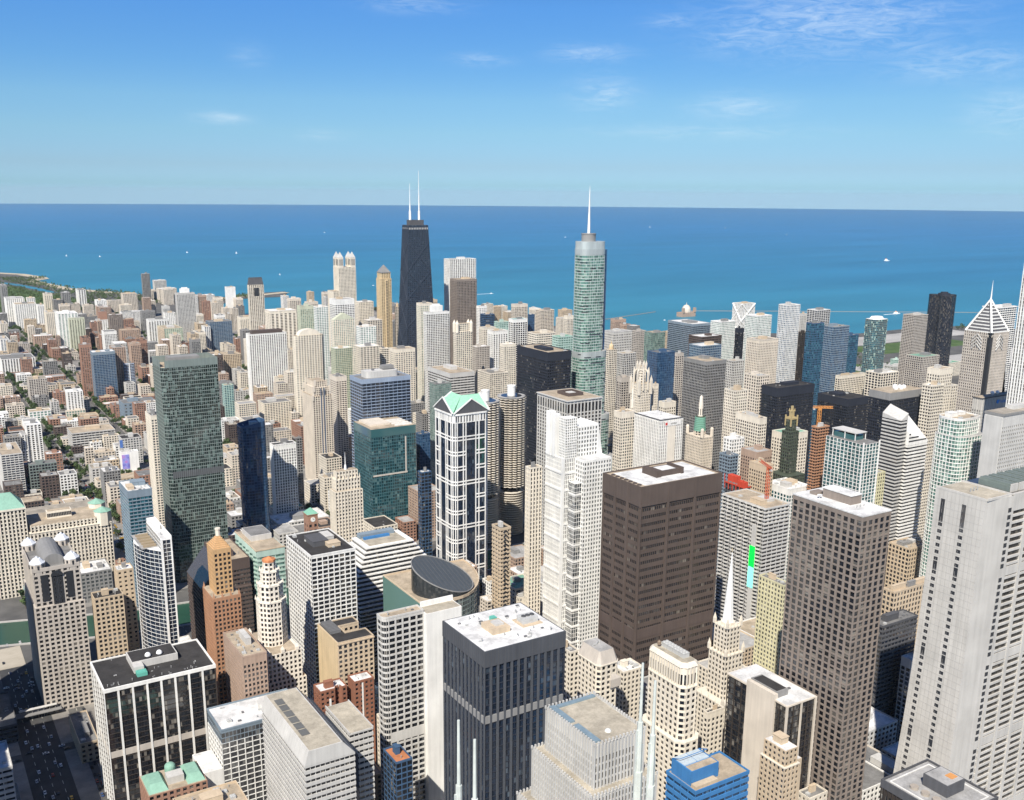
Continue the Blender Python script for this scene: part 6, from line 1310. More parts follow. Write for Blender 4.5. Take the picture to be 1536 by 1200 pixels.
('apartment_tower','cream midrise with stacked balconies below the broad white striped slab',540.2,1681.9,49.7,34.8,53.7,'balc cream gy 5 3 .4 .35',None,{}),
('midrise_block','low pinkish block with a round top below the broad white striped slab',581.6,1856.6,32.8,20.2,35.8,'band pink gy 5 3.3 .3 .5',None,{}),
('apartment_tower','dark grey slim tower alone at the lakefront',836.1,3983.1,28,19.7,108.1,'pier grey dk 5 3.5 .5 .3',None,{'roof':'white'}),
('apartment_tower','light grey slab right of the slim lakefront tower',899.2,4075.2,45.8,32.1,74,'pier lgrey gy 5 3.5 .5 .3',None,{}),
('apartment_tower','small beige block at the foot of the light grey lakefront slab',875.4,4052.2,22.5,19.6,38.4,'grid beige gy 5 3.5 .5 .4',None,{}),
('apartment_tower','wide beige block right of the light grey lakefront slab',885.9,3943.8,64.8,45.4,53.2,'grid beige gy 5 3.5 .5 .5',None,{}),
('apartment_tower','tall pale grey concrete tower with a white roof box',668.8,2778.5,47.8,21.4,146.3,'grid lgrey gy 4 3.5 .5 .5','boxy_top',{}),
('apartment_tower','slim pure white tower by the water inlet',981.3,3385.3,28.2,26.8,100.4,'blank white gy 5 3.5 .6 .6',None,{'ph':1}),
('apartment_tower','beige square-windowed slab left of the slim lakefront tower',707,3696.1,46.8,42.2,63.6,'grid beige gy 5 3.6 .4 .5',None,{}),
('apartment_tower','white slab left of the beige square-windowed slab',600.7,3587.1,31.6,42.2,55.5,'grid white gy 5 3.5 .6 .5',None,{}),
('apartment_tower','greyish beige slab between the white slab and the square-windowed slab',646.5,3643.8,43.4,23.3,48.2,'grid beige gy 5 3.5 .5 .5',None,{}),
('apartment_tower','white and grey vertically striped tower before the beach',586.4,3847.2,24.9,62.8,69.4,'pier white dk 8 3.5 .5 .3',None,{}),
('apartment_tower','grey tower just left of the vertically striped one before the beach',526.7,3808.2,27,37,65.9,'pier grey gy 6 3.5 .5 .4',None,{}),
('apartment_tower','cream tower before the park trees,left of the grey one',473.4,3836.3,25.7,44.9,61.2,'pier cream gy 6 3.5 .6 .4',None,{}),
('apartment_tower','grey slab in front of the cream tower before the park',496.7,3801.1,29,33.7,42.6,'grid grey gy 5 3.5 .4 .4',None,{}),
('apartment_tower','white striped slab,farthest of the white striped slabs at the far left',317.9,3467.3,51.6,65.4,85,'pier white gy 6 3.2 .5 .4',None,{}),
('apartment_tower','small white striped block behind the white striped slabs',378.7,3481.1,23,28.5,83.5,'pier white gy 6 3.2 .5 .4',None,{}),
('apartment_tower','white striped slab,second back among the white striped slabs at the far left',335.1,3403.9,59.2,60.5,73.2,'pier white gy 6 3.2 .5 .4',None,{}),
('apartment_tower','narrow white striped slab in the middle of the white striped slabs',392.4,3359.8,18.2,29.6,72.6,'pier white gy 6 3.2 .5 .4',None,{}),
('apartment_tower','cream striped slab left of the one with green glass bays',388.6,3153.1,32.8,46.8,72,'pier cream gy 5 3.2 .5 .4',None,{}),
('apartment_tower','white slab with green glass bays among the white striped slabs',375,2822.2,48.3,56.7,101.9,'pier white pg 8 3.2 .5 .4',None,{}),
('apartment_tower','nearest cream slab of the white striped group,with a plain left half',398.4,2809.4,38,11.4,90.3,'pier creamg dk 6 3.2 .6 .4',None,{}),
('apartment_tower','grey striped tower at the left edge',328.1,3679.7,16.7,75,108.6,'pier grey gy 5 3.2 .5 .4',None,{}),
('apartment_tower','small orange brick block above a white slab',541.1,3214.5,22.8,21.4,59.1,'blank brick gy 5 3.5 .6 .6',None,{}),
('apartment_tower','white slab below the small orange brick block',515.7,3194.3,49.9,18.8,34.8,'pier white gy 6 3.2 .6 .4',None,{}),
('apartment_tower','brown brick tower right of the white slab with the orange block',508.2,2866.2,34.3,22.9,87,'grid pinkbrown gy 5 3.4 .5 .5',None,{}),
('apartment_tower','dull purple-brown brick block behind the tan terrace block',570.2,3074.6,41.7,29.2,48.5,'grid brick gy 5 3.4 .5 .5',None,{}),
('apartment_tower','tan-brown terraced block right of the brown brick tower',521.8,2790.9,48.5,33.9,53.2,'grid pink gy 5 3.4 .5 .5',None,{}),
('apartment_tower','white ribbed slab left of the tall pale grey concrete tower',582.2,2741.2,53.9,27,82.8,'pier white dk 7 3.3 .5 .3',None,{}),
('office_tower','green glass block with a tan left side above the tall dark green tower',597.2,2636.9,46.4,75,70.7,'glass creamg pg 5 3.4 .25 .4',None,{'west':'grid tan gy 5 3.4 .5 .5'}),
('apartment_tower','dark red brick block left of the brown brick tower',469.5,2940.2,33.4,25.4,29.9,'grid brick dk 5 3.4 .4 .4',None,{}),
('apartment_tower','greyish brown block behind the white ribbed slab',645.5,3115.9,37.6,26.3,64.5,'grid grey gy 5 3.5 .5 .5',None,{}),
('apartment_tower','low white block left of the tall pale grey concrete tower',704.3,3084.1,30.1,24.7,59.6,'grid white gy 5 3.5 .6 .6',None,{}),
('apartment_tower','blue glass slab behind the white ribbed front one',705.9,2608.6,58.1,40.6,84.5,'band bluegrey bl 6 3.5 .15 .35',None,{}),
('apartment_tower','white ribbed slab in front of the blue glass slab',690,2601.5,14.9,29.5,74.6,'pier white bl 5 3.5 .5 .25',None,{'ph':1}),
('apartment_tower','brown brick tower left of the slim pure white tower',865.9,3268.5,25.1,13.7,69.5,'grid brick gy 5 3.5 .5 .5',None,{}),
('apartment_tower','beige tower beside the brown one,left of the slim pure white tower',890.3,3255.5,23.6,11.5,65.2,'grid beige gy 5 3.5 .5 .5',None,{}),
('apartment_tower','cream block above the broad white striped slab',817.8,2714.6,44.2,31,79.9,'grid cream gy 5 3.5 .6 .5',None,{}),
('apartment_tower','orange-brown brick block left of the broad white striped slab',749.6,2537.6,27.1,19,47.2,'grid brick gy 5 3.5 .5 .5',None,{}),
('apartment_tower','tan apartment tower just right of the tall dark green tower',609,2156.2,38,30.1,68.8,'grid tan dk 4 3.2 .5 .45',None,{'ph':1}),
('apartment_tower','teal glass building with rounded end right of the tall dark green tower',509.8,1813.8,16.9,15.8,67.2,'glass tealw tealb 4 3.2 .3 .3',None,{}),
('apartment_tower','blue glass slab tower with a pale cap among low brick streets',341.3,2139.5,43.2,30.2,96.1,'band bluegrey bl 5 3.4 .12 .25',None,{'top':5,'ph':2}),
('apartment_tower','red-brown brick slab joined behind the blue glass slab tower',325.3,2178.1,21.6,19.7,107.7,'grid brick gy 4 3.2 .5 .5',None,{}),
('apartment_tower','tan-brown slab rising behind the right side of the blue glass slab tower',386.4,2174.1,25.3,34.8,97.7,'grid pink gy 4 3.2 .5 .5',None,{}),
('apartment_tower','bright blue banded tower with a white centre stripe',403.6,2164.4,21.8,8.2,63.8,'band blue2 dkb 6 3.2 .1 .35','blue_stripe',{}),
('midrise_block','brick loft with white frames left of the tall dark green tower',458.6,2262.9,24.7,41.3,36.9,'grid brick gy 5 4 .4 .4',None,{'roof':'tan'}),
('low_block','plain grey-blue windowless hall left of the tall dark green tower',346,1890.9,57.6,40.3,35.7,'grid bluegrey gy 8 6 .7 .8',None,{'roof':'grey'}),
('low_block','low red brick block behind the plain grey-blue hall',340.6,2086.5,32.5,22.7,12.8,'band brick dk 5 4 .3 .5',None,{}),
('apartment_tower','brown-grey apartment tower among trees at the left',221.5,2153.7,33.3,35.7,49.5,'grid pinkgrey dk 4 3.3 .5 .45',None,{'ph':1}),
('midrise_block','brick block behind the white tower with dark balcony stripes',259.3,2113.9,20,21.8,26,'grid brick gy 5 3.5 .6 .5',None,{}),
('apartment_tower','white tower with dark balcony stripes among low brick streets',267.2,1992.4,27.6,24,47.6,'pier white dk 6 3.1 .6 .3',None,{'ph':1}),
('low_block','cream podium at the foot of the white dark-striped tower',261.2,1984.3,33.7,8,13.3,'grid cream pg 5 4 .4 .4',None,{}),
('low_block','white and brick low block with green awnings at the left',199.3,1987,36.9,23.5,17.8,'grid white pg 6 4 .4 .4',None,{}),
('midrise_block','grey midrise left of the white dark-striped tower',238.9,2000.2,13.5,23.1,30.1,'grid lgrey gy 4 3.3 .4 .4',None,{}),
('low_block','low white loft with rows of square windows',239,1872.6,34.8,24.3,17.1,'grid white dk 4 3.5 .5 .5',None,{'roof':'white'}),
('apartment_tower','white and black vertical striped tower at the left',162.1,1672.4,21.3,40.7,58.5,'pier white dk 5 3.2 .5 .3','white_pair',{}),
('low_block','low black-glazed block with a broad beige roof',227.2,1688.3,65.7,49.2,35.6,'band lgrey dk 6 4 .1 .4',None,{'roof':'tan'}),
('midrise_block','cream brick loft with square windows and a brick end',271.9,1674.9,24.5,11.9,28.5,'grid cream dk 4 3.5 .5 .5',None,{'roof':'tan'}),
('midrise_block','white block with a large violet billboard on its wall',273.6,1546.9,25.3,12.2,29.9,'grid white gy 5 4 .6 .6','billboard_block',{}),
('low_block','tan loft block with a cluttered white roof',238.5,1561.8,33.8,20.5,16.8,'grid tan dk 4 4 .4 .5',None,{'roof':'white','ph':3}),
('apartment_tower','long white ribbed slab with a stepped roof at the left edge',208.1,2525.7,70.1,75,37.6,'pier white dk 6 3.2 .5 .2',None,{}),
('apartment_tower','grey-brown block behind the long white ribbed slab',265.1,2795.1,33.8,35.6,33.9,'grid pinkgrey gy 5 3.3 .5 .5',None,{}),
('apartment_tower','white and blue tower at the left edge above the long ribbed slab',233.6,2800.4,19.7,75,47.2,'pier white bl 6 3.3 .5 .4',None,{}),
('apartment_tower','slim beige tower among park trees at the far left',321.9,3013.5,16.7,21.1,51.1,'grid beige gy 5 3.4 .5 .5',None,{}),
('apartment_tower','low brown brick block right of the slim beige tower',330.9,2973.5,47,37.1,28.1,'grid pink gy 5 3.4 .5 .5',None,{}),
('apartment_tower','cream tower at the left edge below the grey striped one',269.8,3178.6,18.8,75,42.7,'grid cream gy 5 3.4 .5 .5',None,{}),
('apartment_tower','dark blue banded tower at the left edge',109.2,1498,27.1,75,58.4,'band lgrey dkb 5 3.3 .15 .35',None,{'roof':'tan'}),
('low_block','low dark glass block in shade beside the dark blue banded tower',142.4,1492.6,35.3,17.8,41,'glass greyg dk 4 4 .2 .3',None,{'roof':'grey'}),
('apartment_tower','tan stepped block behind the wide beige lakefront block',885.8,3877.6,36.4,52,55.5,'grid beige gy 5 3.5 .5 .5',None,{}),
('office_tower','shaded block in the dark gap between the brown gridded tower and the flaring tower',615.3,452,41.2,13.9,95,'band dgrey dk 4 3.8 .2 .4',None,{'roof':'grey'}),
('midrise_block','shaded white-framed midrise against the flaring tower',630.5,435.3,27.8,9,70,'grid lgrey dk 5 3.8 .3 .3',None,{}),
('low_block','big tan department store block with a stepped roof',691.1,500,52.7,11.7,89.8,'grid tan dk 4 4.5 .4 .45',None,{'roof':'tan','ph':3}),
('low_block','tan block with roof tanks behind the department store',859.7,610,29.2,25.4,62.8,'grid tan dk 4 4.5 .4 .45',None,{'roof':'tan','ph':3}),
('low_block','low tan brick block with small dark windows left of the white-piered dark tower',82.7,729.7,13,51.1,15.5,'grid tan dk 4 3.6 .6 .6',None,{'roof':'grey'}),
('office_tower','white banded block with a pale roof in the bottom left corner',-1.8,609.1,32.9,34,78,'band lgrey dk 5 3.8 .1 .55',None,{'roof':'white'}),
('low_block','shaded low garage with open dark decks at the left edge',21.4,787.6,25.7,59,14.7,'band dgrey dk 5 3.4 .1 .5',None,{'roof':'grey'}),
('low_block','low block with green copper roof wings at the foot of the white-piered dark tower',100.6,578.1,36.1,26,52,'grid brick dk 4 3.6 .5 .5','copper_roof',{}),
('low_block','low block with a wide sandy roof at the bottom edge left of the ribbed-roof slab',106.9,514.8,37,24,70,'grid tan dk 4 3.6 .5 .5',None,{'roof':'tan'}),
('midrise_block','dark shaded block with an orange roof edge right of the ribbed-roof slab',226,489.3,10.8,18,82,'glass dblue dk 4 3.8 .15 .25',None,{'roof':'orange'}),
('midrise_block','low cream block with a pale roof between the mansard and the round-shouldered towers',428,528.5,18.7,16,72,'grid cream dk 4 3.8 .5 .5',None,{'roof':'white'}),
('midrise_block','narrow cream block squeezed behind the charcoal glass tower',381.8,531.5,7.5,20,98,'grid cream dk 4 3.8 .5 .5',None,{'roof':'grey'}),
('midrise_block','cream ornate block with a dark roof right of the round-shouldered cream tower',432.2,444.1,14.8,4,78,'grid cream dk 3.6 3.7 .5 .5',None,{'roof':'tar','ph':1}),
('low_block','low terraced white block with a green roof court behind the round atrium building',470.5,745.6,27.1,30,52,'band cream gy 6 4 .3 .5',None,{'roof':'green'}),
('low_block','small cream block with rooftop plant at the foot of the white stepped tower',452,710,16.9,8,60,'grid cream gy 4 4 .5 .5',None,{'roof':'grey','ph':3}),
('merchandise_hall','huge pale stone mart with green roofed corner turrets by the river',98.2,1096.2,80,48,74.5,'pier cream dk 3.6 4 .52 .3','mart',{}),
('office_tower','broad pale stone tower with a green hipped roof at the left edge',64.5,1100.5,32.4,36,95.5,'pier cream dk 3.6 4 .52 .3','mart_tower',{})]
FILL = [
('office_tower','tall white block with a grey roof,right of the low pale block',492,363,30,55,45,'white','grey',1),
('midrise_block','tall white block with a grey roof,right of the huge pale granite tower',751,364,40,54,36,'white','grey',1),
('low_block','low pale grey block with a black roof,below the huge pale granite tower',650,365,35,52,14,'lgrey','tar',1),
('midrise_block','tall beige block with a grey roof,right of the low pale block',523,365,30,53,36,'beige','grey',1),
('midrise_block','nearest midrise pale grey block with a white roof,right of the low pale block',578,429,35,52,28,'lgrey','white',1),
('midrise_block','second nearest midrise pale grey block with a white roof,right of the low pale block',578,366,35,49,22,'lgrey','white',1),
('midrise_block','midrise pinkish brick block with a grey roof,below the huge pale granite tower',710,368,40,43,28,'pink','grey',2),
('midrise_block','midrise grey block with a pale grey roof,below the huge pale granite tower',751,428,40,47,22,'grey','lgrey',0),
('low_block','midrise pinkish brick block with a grey roof,right of the huge pale granite tower',793,429,40,46,18,'pink','grey',2),
('office_tower','tall cream block with a pale grey roof,beyond the black glass block',523,507,30,48,45,'cream','lgrey',0),
('office_tower','tall pale grey block with a grey roof,left of the cream ornate block',462,508,30,48,45,'lgrey','grey',1),
('midrise_block','midrise grey block with a pale grey roof,beyond the cream ornate block',492,509,30,48,22,'grey','lgrey',1),
('office_tower','tall cream block with a grey roof,right of the dark shaded block',267,565,44,45,45,'cream','grey',0),
('midrise_block','tall tan brick block with a pale grey roof,right of the cream gothic church tower',578,566,35,49,36,'tan','lgrey',0),
('midrise_block','tall white block with a tan roof,below the pale yellow gridded tower',614,567,35,43,36,'white','tan',1),
('midrise_block','midrise tan brick block with a gravel roof,left of the dark shaded block',227,572,27,27,22,'tan','gravel',1),
('midrise_block','tall white block with a tan roof,left of the light grey gridded tower',277,647,19,17,36,'white','tan',1),
('low_block','low grey block with a gravel roof,below the white banded block',4,688,34,26,7,'grey','gravel',2),
('midrise_block','tall white block with a pale grey roof,right of the low terraced white block',523,775,30,42,36,'white','lgrey',1),
('office_tower','tall pinkish brick block with a white roof,right of the low terraced white block',502,790,16,23,45,'pink','white',1),
('midrise_block','midrise beige block with a white roof,left of the low terraced white block',469,795,11,14,22,'beige','white',1),
('midrise_block','tall pinkish brick block with a white roof,right of the slim cream ribbed tower',578,827,35,43,36,'pink','white',2),
('midrise_block','midrise pale grey block with a white roof,left of the orange brick tower',167,829,30,36,22,'lgrey','white',1),
('office_tower','tall pinkish brick block with a pale grey roof,beyond the low terraced white block',523,830,30,34,45,'pink','lgrey',1),
('office_tower','tall pinkish brick block with a white roof,left of the low terraced white block',464,832,15,19,45,'pink','white',1),
('low_block','midrise white block with a gravel roof,left of the low terraced white block',501,843,12,16,18,'white','gravel',1),
('office_tower','tall pinkish brick block with a pale grey roof,left of the white framed tower',523,1046,30,34,60,'pink','lgrey',1),
('midrise_block','midrise grey block with a white roof,left of the small tan block',136,1046,30,36,32,'grey','white',2),
('midrise_block','midrise red brick block,pale grey roof right of the slender cream art deco tower',500,1046,17,24,26,'brick','lgrey',0),
('midrise_block','midrise cream block with a black roof,right of the slender cream art deco tower',462,1046,30,38,26,'cream','tar',0),
('office_tower','tall dark brown block with a white roof,beyond the green and white banded office block',290,1052,20,24,44,'dbrown','white',2),
('midrise_block','midrise red brick block with a gravel roof,left of the slim glass tower',174,1058,10,12,32,'brick','gravel',2),
('low_block','midrise white block with a grey roof,below the red brick clock tower',387,1096,24,37,16,'white','grey',0),
('midrise_block','midrise pinkish brick block with a black roof,right of the red brick clock tower',412,1096,24,34,20,'pink','tar',1),
('midrise_block','midrise pale grey block with a pale grey roof,below the long pale riverside block',362,1097,24,35,20,'lgrey','lgrey',0),
('midrise_block','tall white block with a white roof,below the slender cream art deco tower',462,1164,30,28,34,'white','white',1),
('low_block','midrise white block with a gravel roof,left of the long pale riverside block',337,1167,32,17,16,'white','gravel',1),
('low_block','midrise grey block with a white roof,left of the long pale riverside block',337,1203,32,25,16,'grey','white',1),
('office_tower','tall cream block with a tan roof,beyond the slender cream art deco tower',462,1204,30,21,48,'cream','tan',1),
('office_tower','tall cream block with a black roof,right of the dark grey block',485,1253,22,29,60,'cream','tar',1),
('office_tower','tall grey block with a pale grey roof,left of the white ribbed midrise',397,1253,19,28,44,'grey','lgrey',1),
('midrise_block','midrise cream block with a pale grey roof,right of the dark grey block',462,1254,22,27,26,'cream','lgrey',0),
('low_block','low grey block with a grey roof,below the deep blue glass tower',357,1254,19,27,12,'grey','grey',2),
('low_block','midrise tan brick block with a white roof,left of the cream riverside block',946,1255,28,25,18,'tan','white',1),
('low_block','midrise pinkish brick block with a tan roof,below the deep blue glass tower',337,1257,19,24,16,'pink','tan',2),
('low_block','low white block with a gravel roof,below the deep blue glass tower',357,1293,19,32,12,'white','gravel',2),
('midrise_block','midrise pinkish brick block with a pale grey roof,beyond the teal glass midrise',222,1293,29,26,26,'pink','lgrey',1),
('low_block','midrise red brick block with a grey roof,below the deep blue glass tower',377,1293,19,27,16,'brick','grey',1),
('office_tower','tall dark brown block with a tan roof,beyond the broad pale stone tower',106,1296,30,27,44,'dbrown','tan',0),
('low_block','low tan brick block with a tan roof,left of the cream riverside block',1007,1302,21,18,12,'tan','tan',0),
('low_block','low grey block with a pale grey roof,below the deep blue glass tower',397,1351,19,31,12,'grey','lgrey',2),
('low_block','midrise white block with a tan roof,beyond the huge pale stone mart',167,1352,30,34,16,'white','tan',1),
('low_block','midrise pinkish brick block with a gravel roof,left of the huge pale stone mart',136,1352,30,32,16,'pink','gravel',2),
('midrise_block','midrise beige block with a grey roof,beyond the teal glass midrise',222,1355,22,28,32,'beige','grey',2),
('midrise_block','midrise red brick block with a grey roof,below the cream apartment slab half',267,1393,22,32,32,'brick','grey',0),
('midrise_block','midrise cream block with a black roof,left of the deep blue glass tower',377,1394,19,29,26,'cream','tar',0),
('office_tower','tall grey block with a white roof,below the tan loft block',222,1394,22,26,44,'grey','white',2),
('office_tower','tall beige block with a pale grey roof,left of the deep blue glass tower',397,1395,19,25,44,'beige','lgrey',1),
('midrise_block','midrise tan brick block with a tan roof,left of the dark teal glass tower',582,1396,13,15,26,'tan','tan',1),
('low_block','low grey block with a tan roof,beyond the huge pale stone mart',167,1397,30,27,10,'grey','tan',1),
('low_block','midrise grey block with a white roof,beyond the white ribbed midrise',462,1451,30,28,18,'grey','white',2),
('midrise_block','tall pinkish brick block with a gravel roof,below the beige apartment slab',599,1452,20,21,34,'pink','gravel',0),
('midrise_block','midrise white block with a grey roof,left of the tan loft block',175,1452,22,23,32,'white','grey',1),
('low_block','midrise tan brick block with a tan roof,left of the cream apartment slab half',252,1452,29,24,16,'tan','tan',0),
('low_block','midrise cream block with a tan roof,below the tan loft block',222,1452,29,23,16,'cream','tan',2),
('midrise_block','midrise dark brown block with a grey roof,below the dark blue banded tower',106,1453,22,27,26,'dbrown','grey',0),
('low_block','low cream block with a black roof,below the dark blue banded tower',129,1454,22,19,10,'cream','tar',1),
('office_tower','tall red brick block with a grey roof,below the tall beige apartment tower',523,1454,30,26,60,'brick','grey',1),
('midrise_block','midrise cream block with a pale grey roof,left of the deep blue glass tower',397,1454,19,24,26,'cream','lgrey',1),
('midrise_block','midrise dark brown block with a pale grey roof,right of the dark blue banded tower',152,1456,22,22,32,'dbrown','lgrey',1),
('midrise_block','midrise pale grey block with a gravel roof,below the tan loft block',222,1487,29,28,26,'lgrey','gravel',2),
('midrise_block','midrise tan brick block with a pale grey roof,beyond the deep blue glass tower',417,1488,19,27,32,'tan','lgrey',1),
('office_tower','tall grey block with a black roof,below the small pale green glass tower',751,1491,20,24,48,'grey','tar',1),
('office_tower','tall grey block with a white roof,beyond the deep blue glass tower',462,1492,30,20,60,'grey','white',1),
('office_tower','tall cream block with a grey roof,below the low pinkish block',462,1540,30,29,60,'cream','grey',2),
('midrise_block','tall cream block with a pale grey roof,below the small pale green glass tower',772,1544,30,26,34,'cream','lgrey',0),
('office_tower','tall pale grey block with a black roof,right of the cream brick loft',282,1577,29,27,44,'lgrey','tar',1),
('office_tower','tall grey block with a gravel roof,left of the small pale green glass tower',772,1580,30,22,48,'grey','gravel',2),
('midrise_block','midrise red brick block with a white roof,below the white and black vertical striped tower',175,1582,22,18,32,'brick','white',1),
('midrise_block','midrise red brick block with a grey roof,right of the dark blue banded tower',129,1582,22,20,20,'brick','grey',1),
('midrise_block','midrise beige block with a grey roof,left of the tall beige apartment tower',523,1583,30,25,26,'beige','grey',0),
('office_tower','tall white block with a white roof,right of the beige apartment slab',660,1586,15,12,48,'white','white',1),
('midrise_block','midrise beige block with a white roof,left of the tan loft block',231,1594,12,11,32,'beige','white',0),
('low_block','low grey block with a pale grey roof,left of the tan loft block',222,1633,29,22,10,'grey','lgrey',1),
('midrise_block','tall dark brown block with a gravel roof,below the teal glass building',462,1633,30,24,34,'dbrown','gravel',2),
('midrise_block','midrise red brick block with a white roof,left of the tall beige apartment tower',578,1634,35,21,26,'brick','white',1),
('midrise_block','midrise white block with a pale grey roof,right of the cream brick loft',282,1636,29,21,20,'white','lgrey',0),
('midrise_block','midrise red brick block with a black roof,below the low pinkish block',523,1637,30,20,26,'brick','tar',1),
('low_block','low beige block with a tan roof,beyond the tan loft block',252,1638,29,19,12,'beige','tan',1),
('office_tower','tall cream block with a pale grey roof,below the low pinkish block',492,1668,30,24,60,'cream','lgrey',0),
('midrise_block','midrise pale grey block with a grey roof,beyond the cream apartment slab half',337,1669,19,22,26,'lgrey','grey',1),
('office_tower','tall grey block with a gravel roof,beyond the dark blue banded tower',129,1669,22,24,44,'grey','gravel',2),
('midrise_block','tall white block with a pale grey roof,below the teal glass building',462,1671,30,22,34,'white','lgrey',2),
('midrise_block','tall beige block with a white roof,left of the tall beige apartment tower',586,1673,14,9,34,'beige','white',1),
('midrise_block','midrise white block with a black roof,right of the dark blue banded tower',152,1676,9,10,20,'white','tar',1),
('midrise_block','midrise white block with a white roof,left of the cream brick loft',252,1677,17,9,20,'white','white',2),
('low_block','midrise dark brown block with a grey roof,below the low black-glazed block',224,1678,16,9,16,'dbrown','grey',0),
('office_tower','tall beige block with a pale grey roof,right of the low pinkish block',578,1722,35,22,55,'beige','lgrey',0),
('office_tower','tall grey block with a tan roof,left of the small pale green glass tower',859,1756,28,26,75,'grey','tan',0),
('office_tower','tall dark brown block with a black roof,below the teal glass building',462,1756,30,23,40,'dbrown','tar',2),
('midrise_block','midrise pinkish brick block with a tan roof,below the plain grey-blue windowless hall',337,1756,19,23,24,'pink','tan',2),
('office_tower','tall red brick block with a pale grey roof,beyond the dark blue banded tower',106,1757,30,19,42,'brick','lgrey',2),
('midrise_block','midrise white block with a black roof,left of the white and black vertical striped tower',136,1758,30,18,30,'white','tar',0),
('office_tower','tall red brick block with a gravel roof,beyond the low black-glazed block',252,1759,29,24,42,'brick','gravel',1),
('low_block','low cream block with a pale grey roof,left of the low black-glazed block',222,1759,29,24,12,'cream','lgrey',1),
('midrise_block','midrise cream block with a grey roof,below the plain grey-blue windowless hall',337,1812,19,23,24,'cream','grey',0),
('low_block','midrise red brick block,black roof left of the white and black vertical striped tower',152,1843,22,29,18,'brick','tar',0),
('office_tower','tall beige block with a grey roof,right of the low pinkish block',621,1845,20,25,55,'beige','grey',0),
('low_block','midrise beige block with a grey roof,right of the low black-glazed block',282,1845,29,28,18,'beige','grey',1),
('office_tower','tall white block with a gravel roof,right of the plain grey-blue windowless hall',377,1845,19,22,42,'white','gravel',2),
('low_block','low red brick block with a white roof,below the plain grey-blue windowless hall',337,1845,19,24,14,'brick','white',1),
('office_tower','tall beige block with a white roof,below the cream apartment tower',642,1846,20,22,75,'beige','white',2),
('midrise_block','midrise white block with a pale grey roof,beyond the white and black vertical striped tower',175,1848,22,24,30,'white','lgrey',0),
('office_tower','tall red brick block with a pale grey roof,right of the plain grey-blue windowless hall',357,1848,19,20,42,'brick','lgrey',2),
('low_block','low dark brown block with a gravel roof,left of the low black-glazed block',222,1849,29,17,14,'dbrown','gravel',1),
('office_tower','tall pale grey block with a white roof,below the greenish balconied tower',731,1850,12,14,75,'lgrey','white',0),
('office_tower','tall grey block with a grey roof,beyond the teal glass building',523,1898,30,29,55,'grey','grey',1),
('low_block','midrise red brick block,pale grey roof right of the white and brick low block',222,1899,29,29,18,'brick','lgrey',1),
('office_tower','tall cream block with a gravel roof,right of the low pinkish block',642,1899,20,28,55,'cream','gravel',1),
('office_tower','tall tan brick block with a white roof,beyond the low pinkish block',599,1900,20,25,40,'tan','white',2),
('midrise_block','midrise white block with a white roof,left of the white and black vertical striped tower',129,1903,22,28,30,'white','white',2),
('low_block','low cream block with a pale grey roof,left of the white and brick low block',175,1938,22,32,14,'cream','lgrey',1),
('low_block','low white block with a tan roof,right of the white and brick low block',222,1940,29,30,12,'white','tan',2),
('low_block','low grey block,pale grey roof left of the white and black vertical striped tower',152,1941,22,24,14,'grey','lgrey',1),
('brick_rowhouse','low tan brick row house with a tan roof,beyond the low black-glazed block',282,1942,29,30,9,'tan','tan',0),
('office_tower','tall tan brick block with a black roof,left of the wide blue-grey office block',1675,1943,22,26,75,'tan','tar',2),
('midrise_block','midrise red brick block with a grey roof,left of the plain grey-blue windowless hall',337,1943,19,28,24,'brick','grey',2),
('low_block','midrise pale grey block with a pale grey roof,left of the low pinkish block',599,1996,20,27,18,'lgrey','lgrey',2),
('low_block','midrise white block with a white roof,left of the white and brick low block',136,1996,30,23,18,'white','white',0),
('low_block','midrise pale grey block with a grey roof,right of the teal glass building',578,1997,20,20,18,'lgrey','grey',2),
('midrise_block','midrise cream block with a black roof,right of the plain grey-blue windowless hall',370,1998,32,21,24,'cream','tar',1),
('midrise_block','midrise red brick block with a gravel roof,right of the plain grey-blue windowless hall',404,1999,32,19,24,'brick','gravel',1),
('midrise_block','midrise beige block with a gravel roof,left of the white and brick low block',167,2031,30,26,24,'beige','gravel',1),
('midrise_block','midrise beige block with a black roof,left of the low red brick block',282,2033,29,23,24,'beige','tar',2),
('brick_rowhouse','low pinkish brick row house with a white roof,below the low red brick block',337,2034,32,19,10,'pink','white',0),
('midrise_block','midrise dark brown block with a grey roof,beyond the plain grey-blue windowless hall',370,2035,32,15,24,'dbrown','grey',1),
('office_tower','tall cream block with a pale grey roof,below the tan apartment tower',621,2082,20,24,40,'cream','lgrey',1),
('midrise_block','midrise pinkish brick block with a gravel roof,left of the white and brick low block',136,2083,30,28,30,'pink','gravel',2),
('office_tower','tall grey block with a white roof,beyond the beige banded block',1675,2084,22,28,75,'grey','white',2),
('midrise_block','midrise beige block with a tan roof,beyond the plain grey-blue windowless hall',417,2084,19,27,30,'beige','tan',0),
('office_tower','tall pinkish brick block with a gravel roof,below the tan apartment tower',578,2087,20,22,40,'pink','gravel',1),
('midrise_block','midrise pinkish brick block with a white roof,left of the white and brick low block',167,2087,30,20,30,'pink','white',2),
('office_tower','tall beige block with a grey roof,left of the cream apartment tower',741,2120,30,25,75,'beige','grey',1),
('low_block','midrise grey block with a black roof,beyond the white and brick low block',222,2120,29,24,18,'grey','tar',2),
('midrise_block','midrise pale grey block with a black roof,below the red-brown brick slab',282,2120,29,28,30,'lgrey','tar',1),
('office_tower','tall pale grey block with a pale grey roof,below the tan apartment tower',621,2120,20,27,40,'lgrey','lgrey',1),
('office_tower','tall dark brown block with a white roof,left of the tan apartment tower',578,2123,20,24,75,'dbrown','white',1),
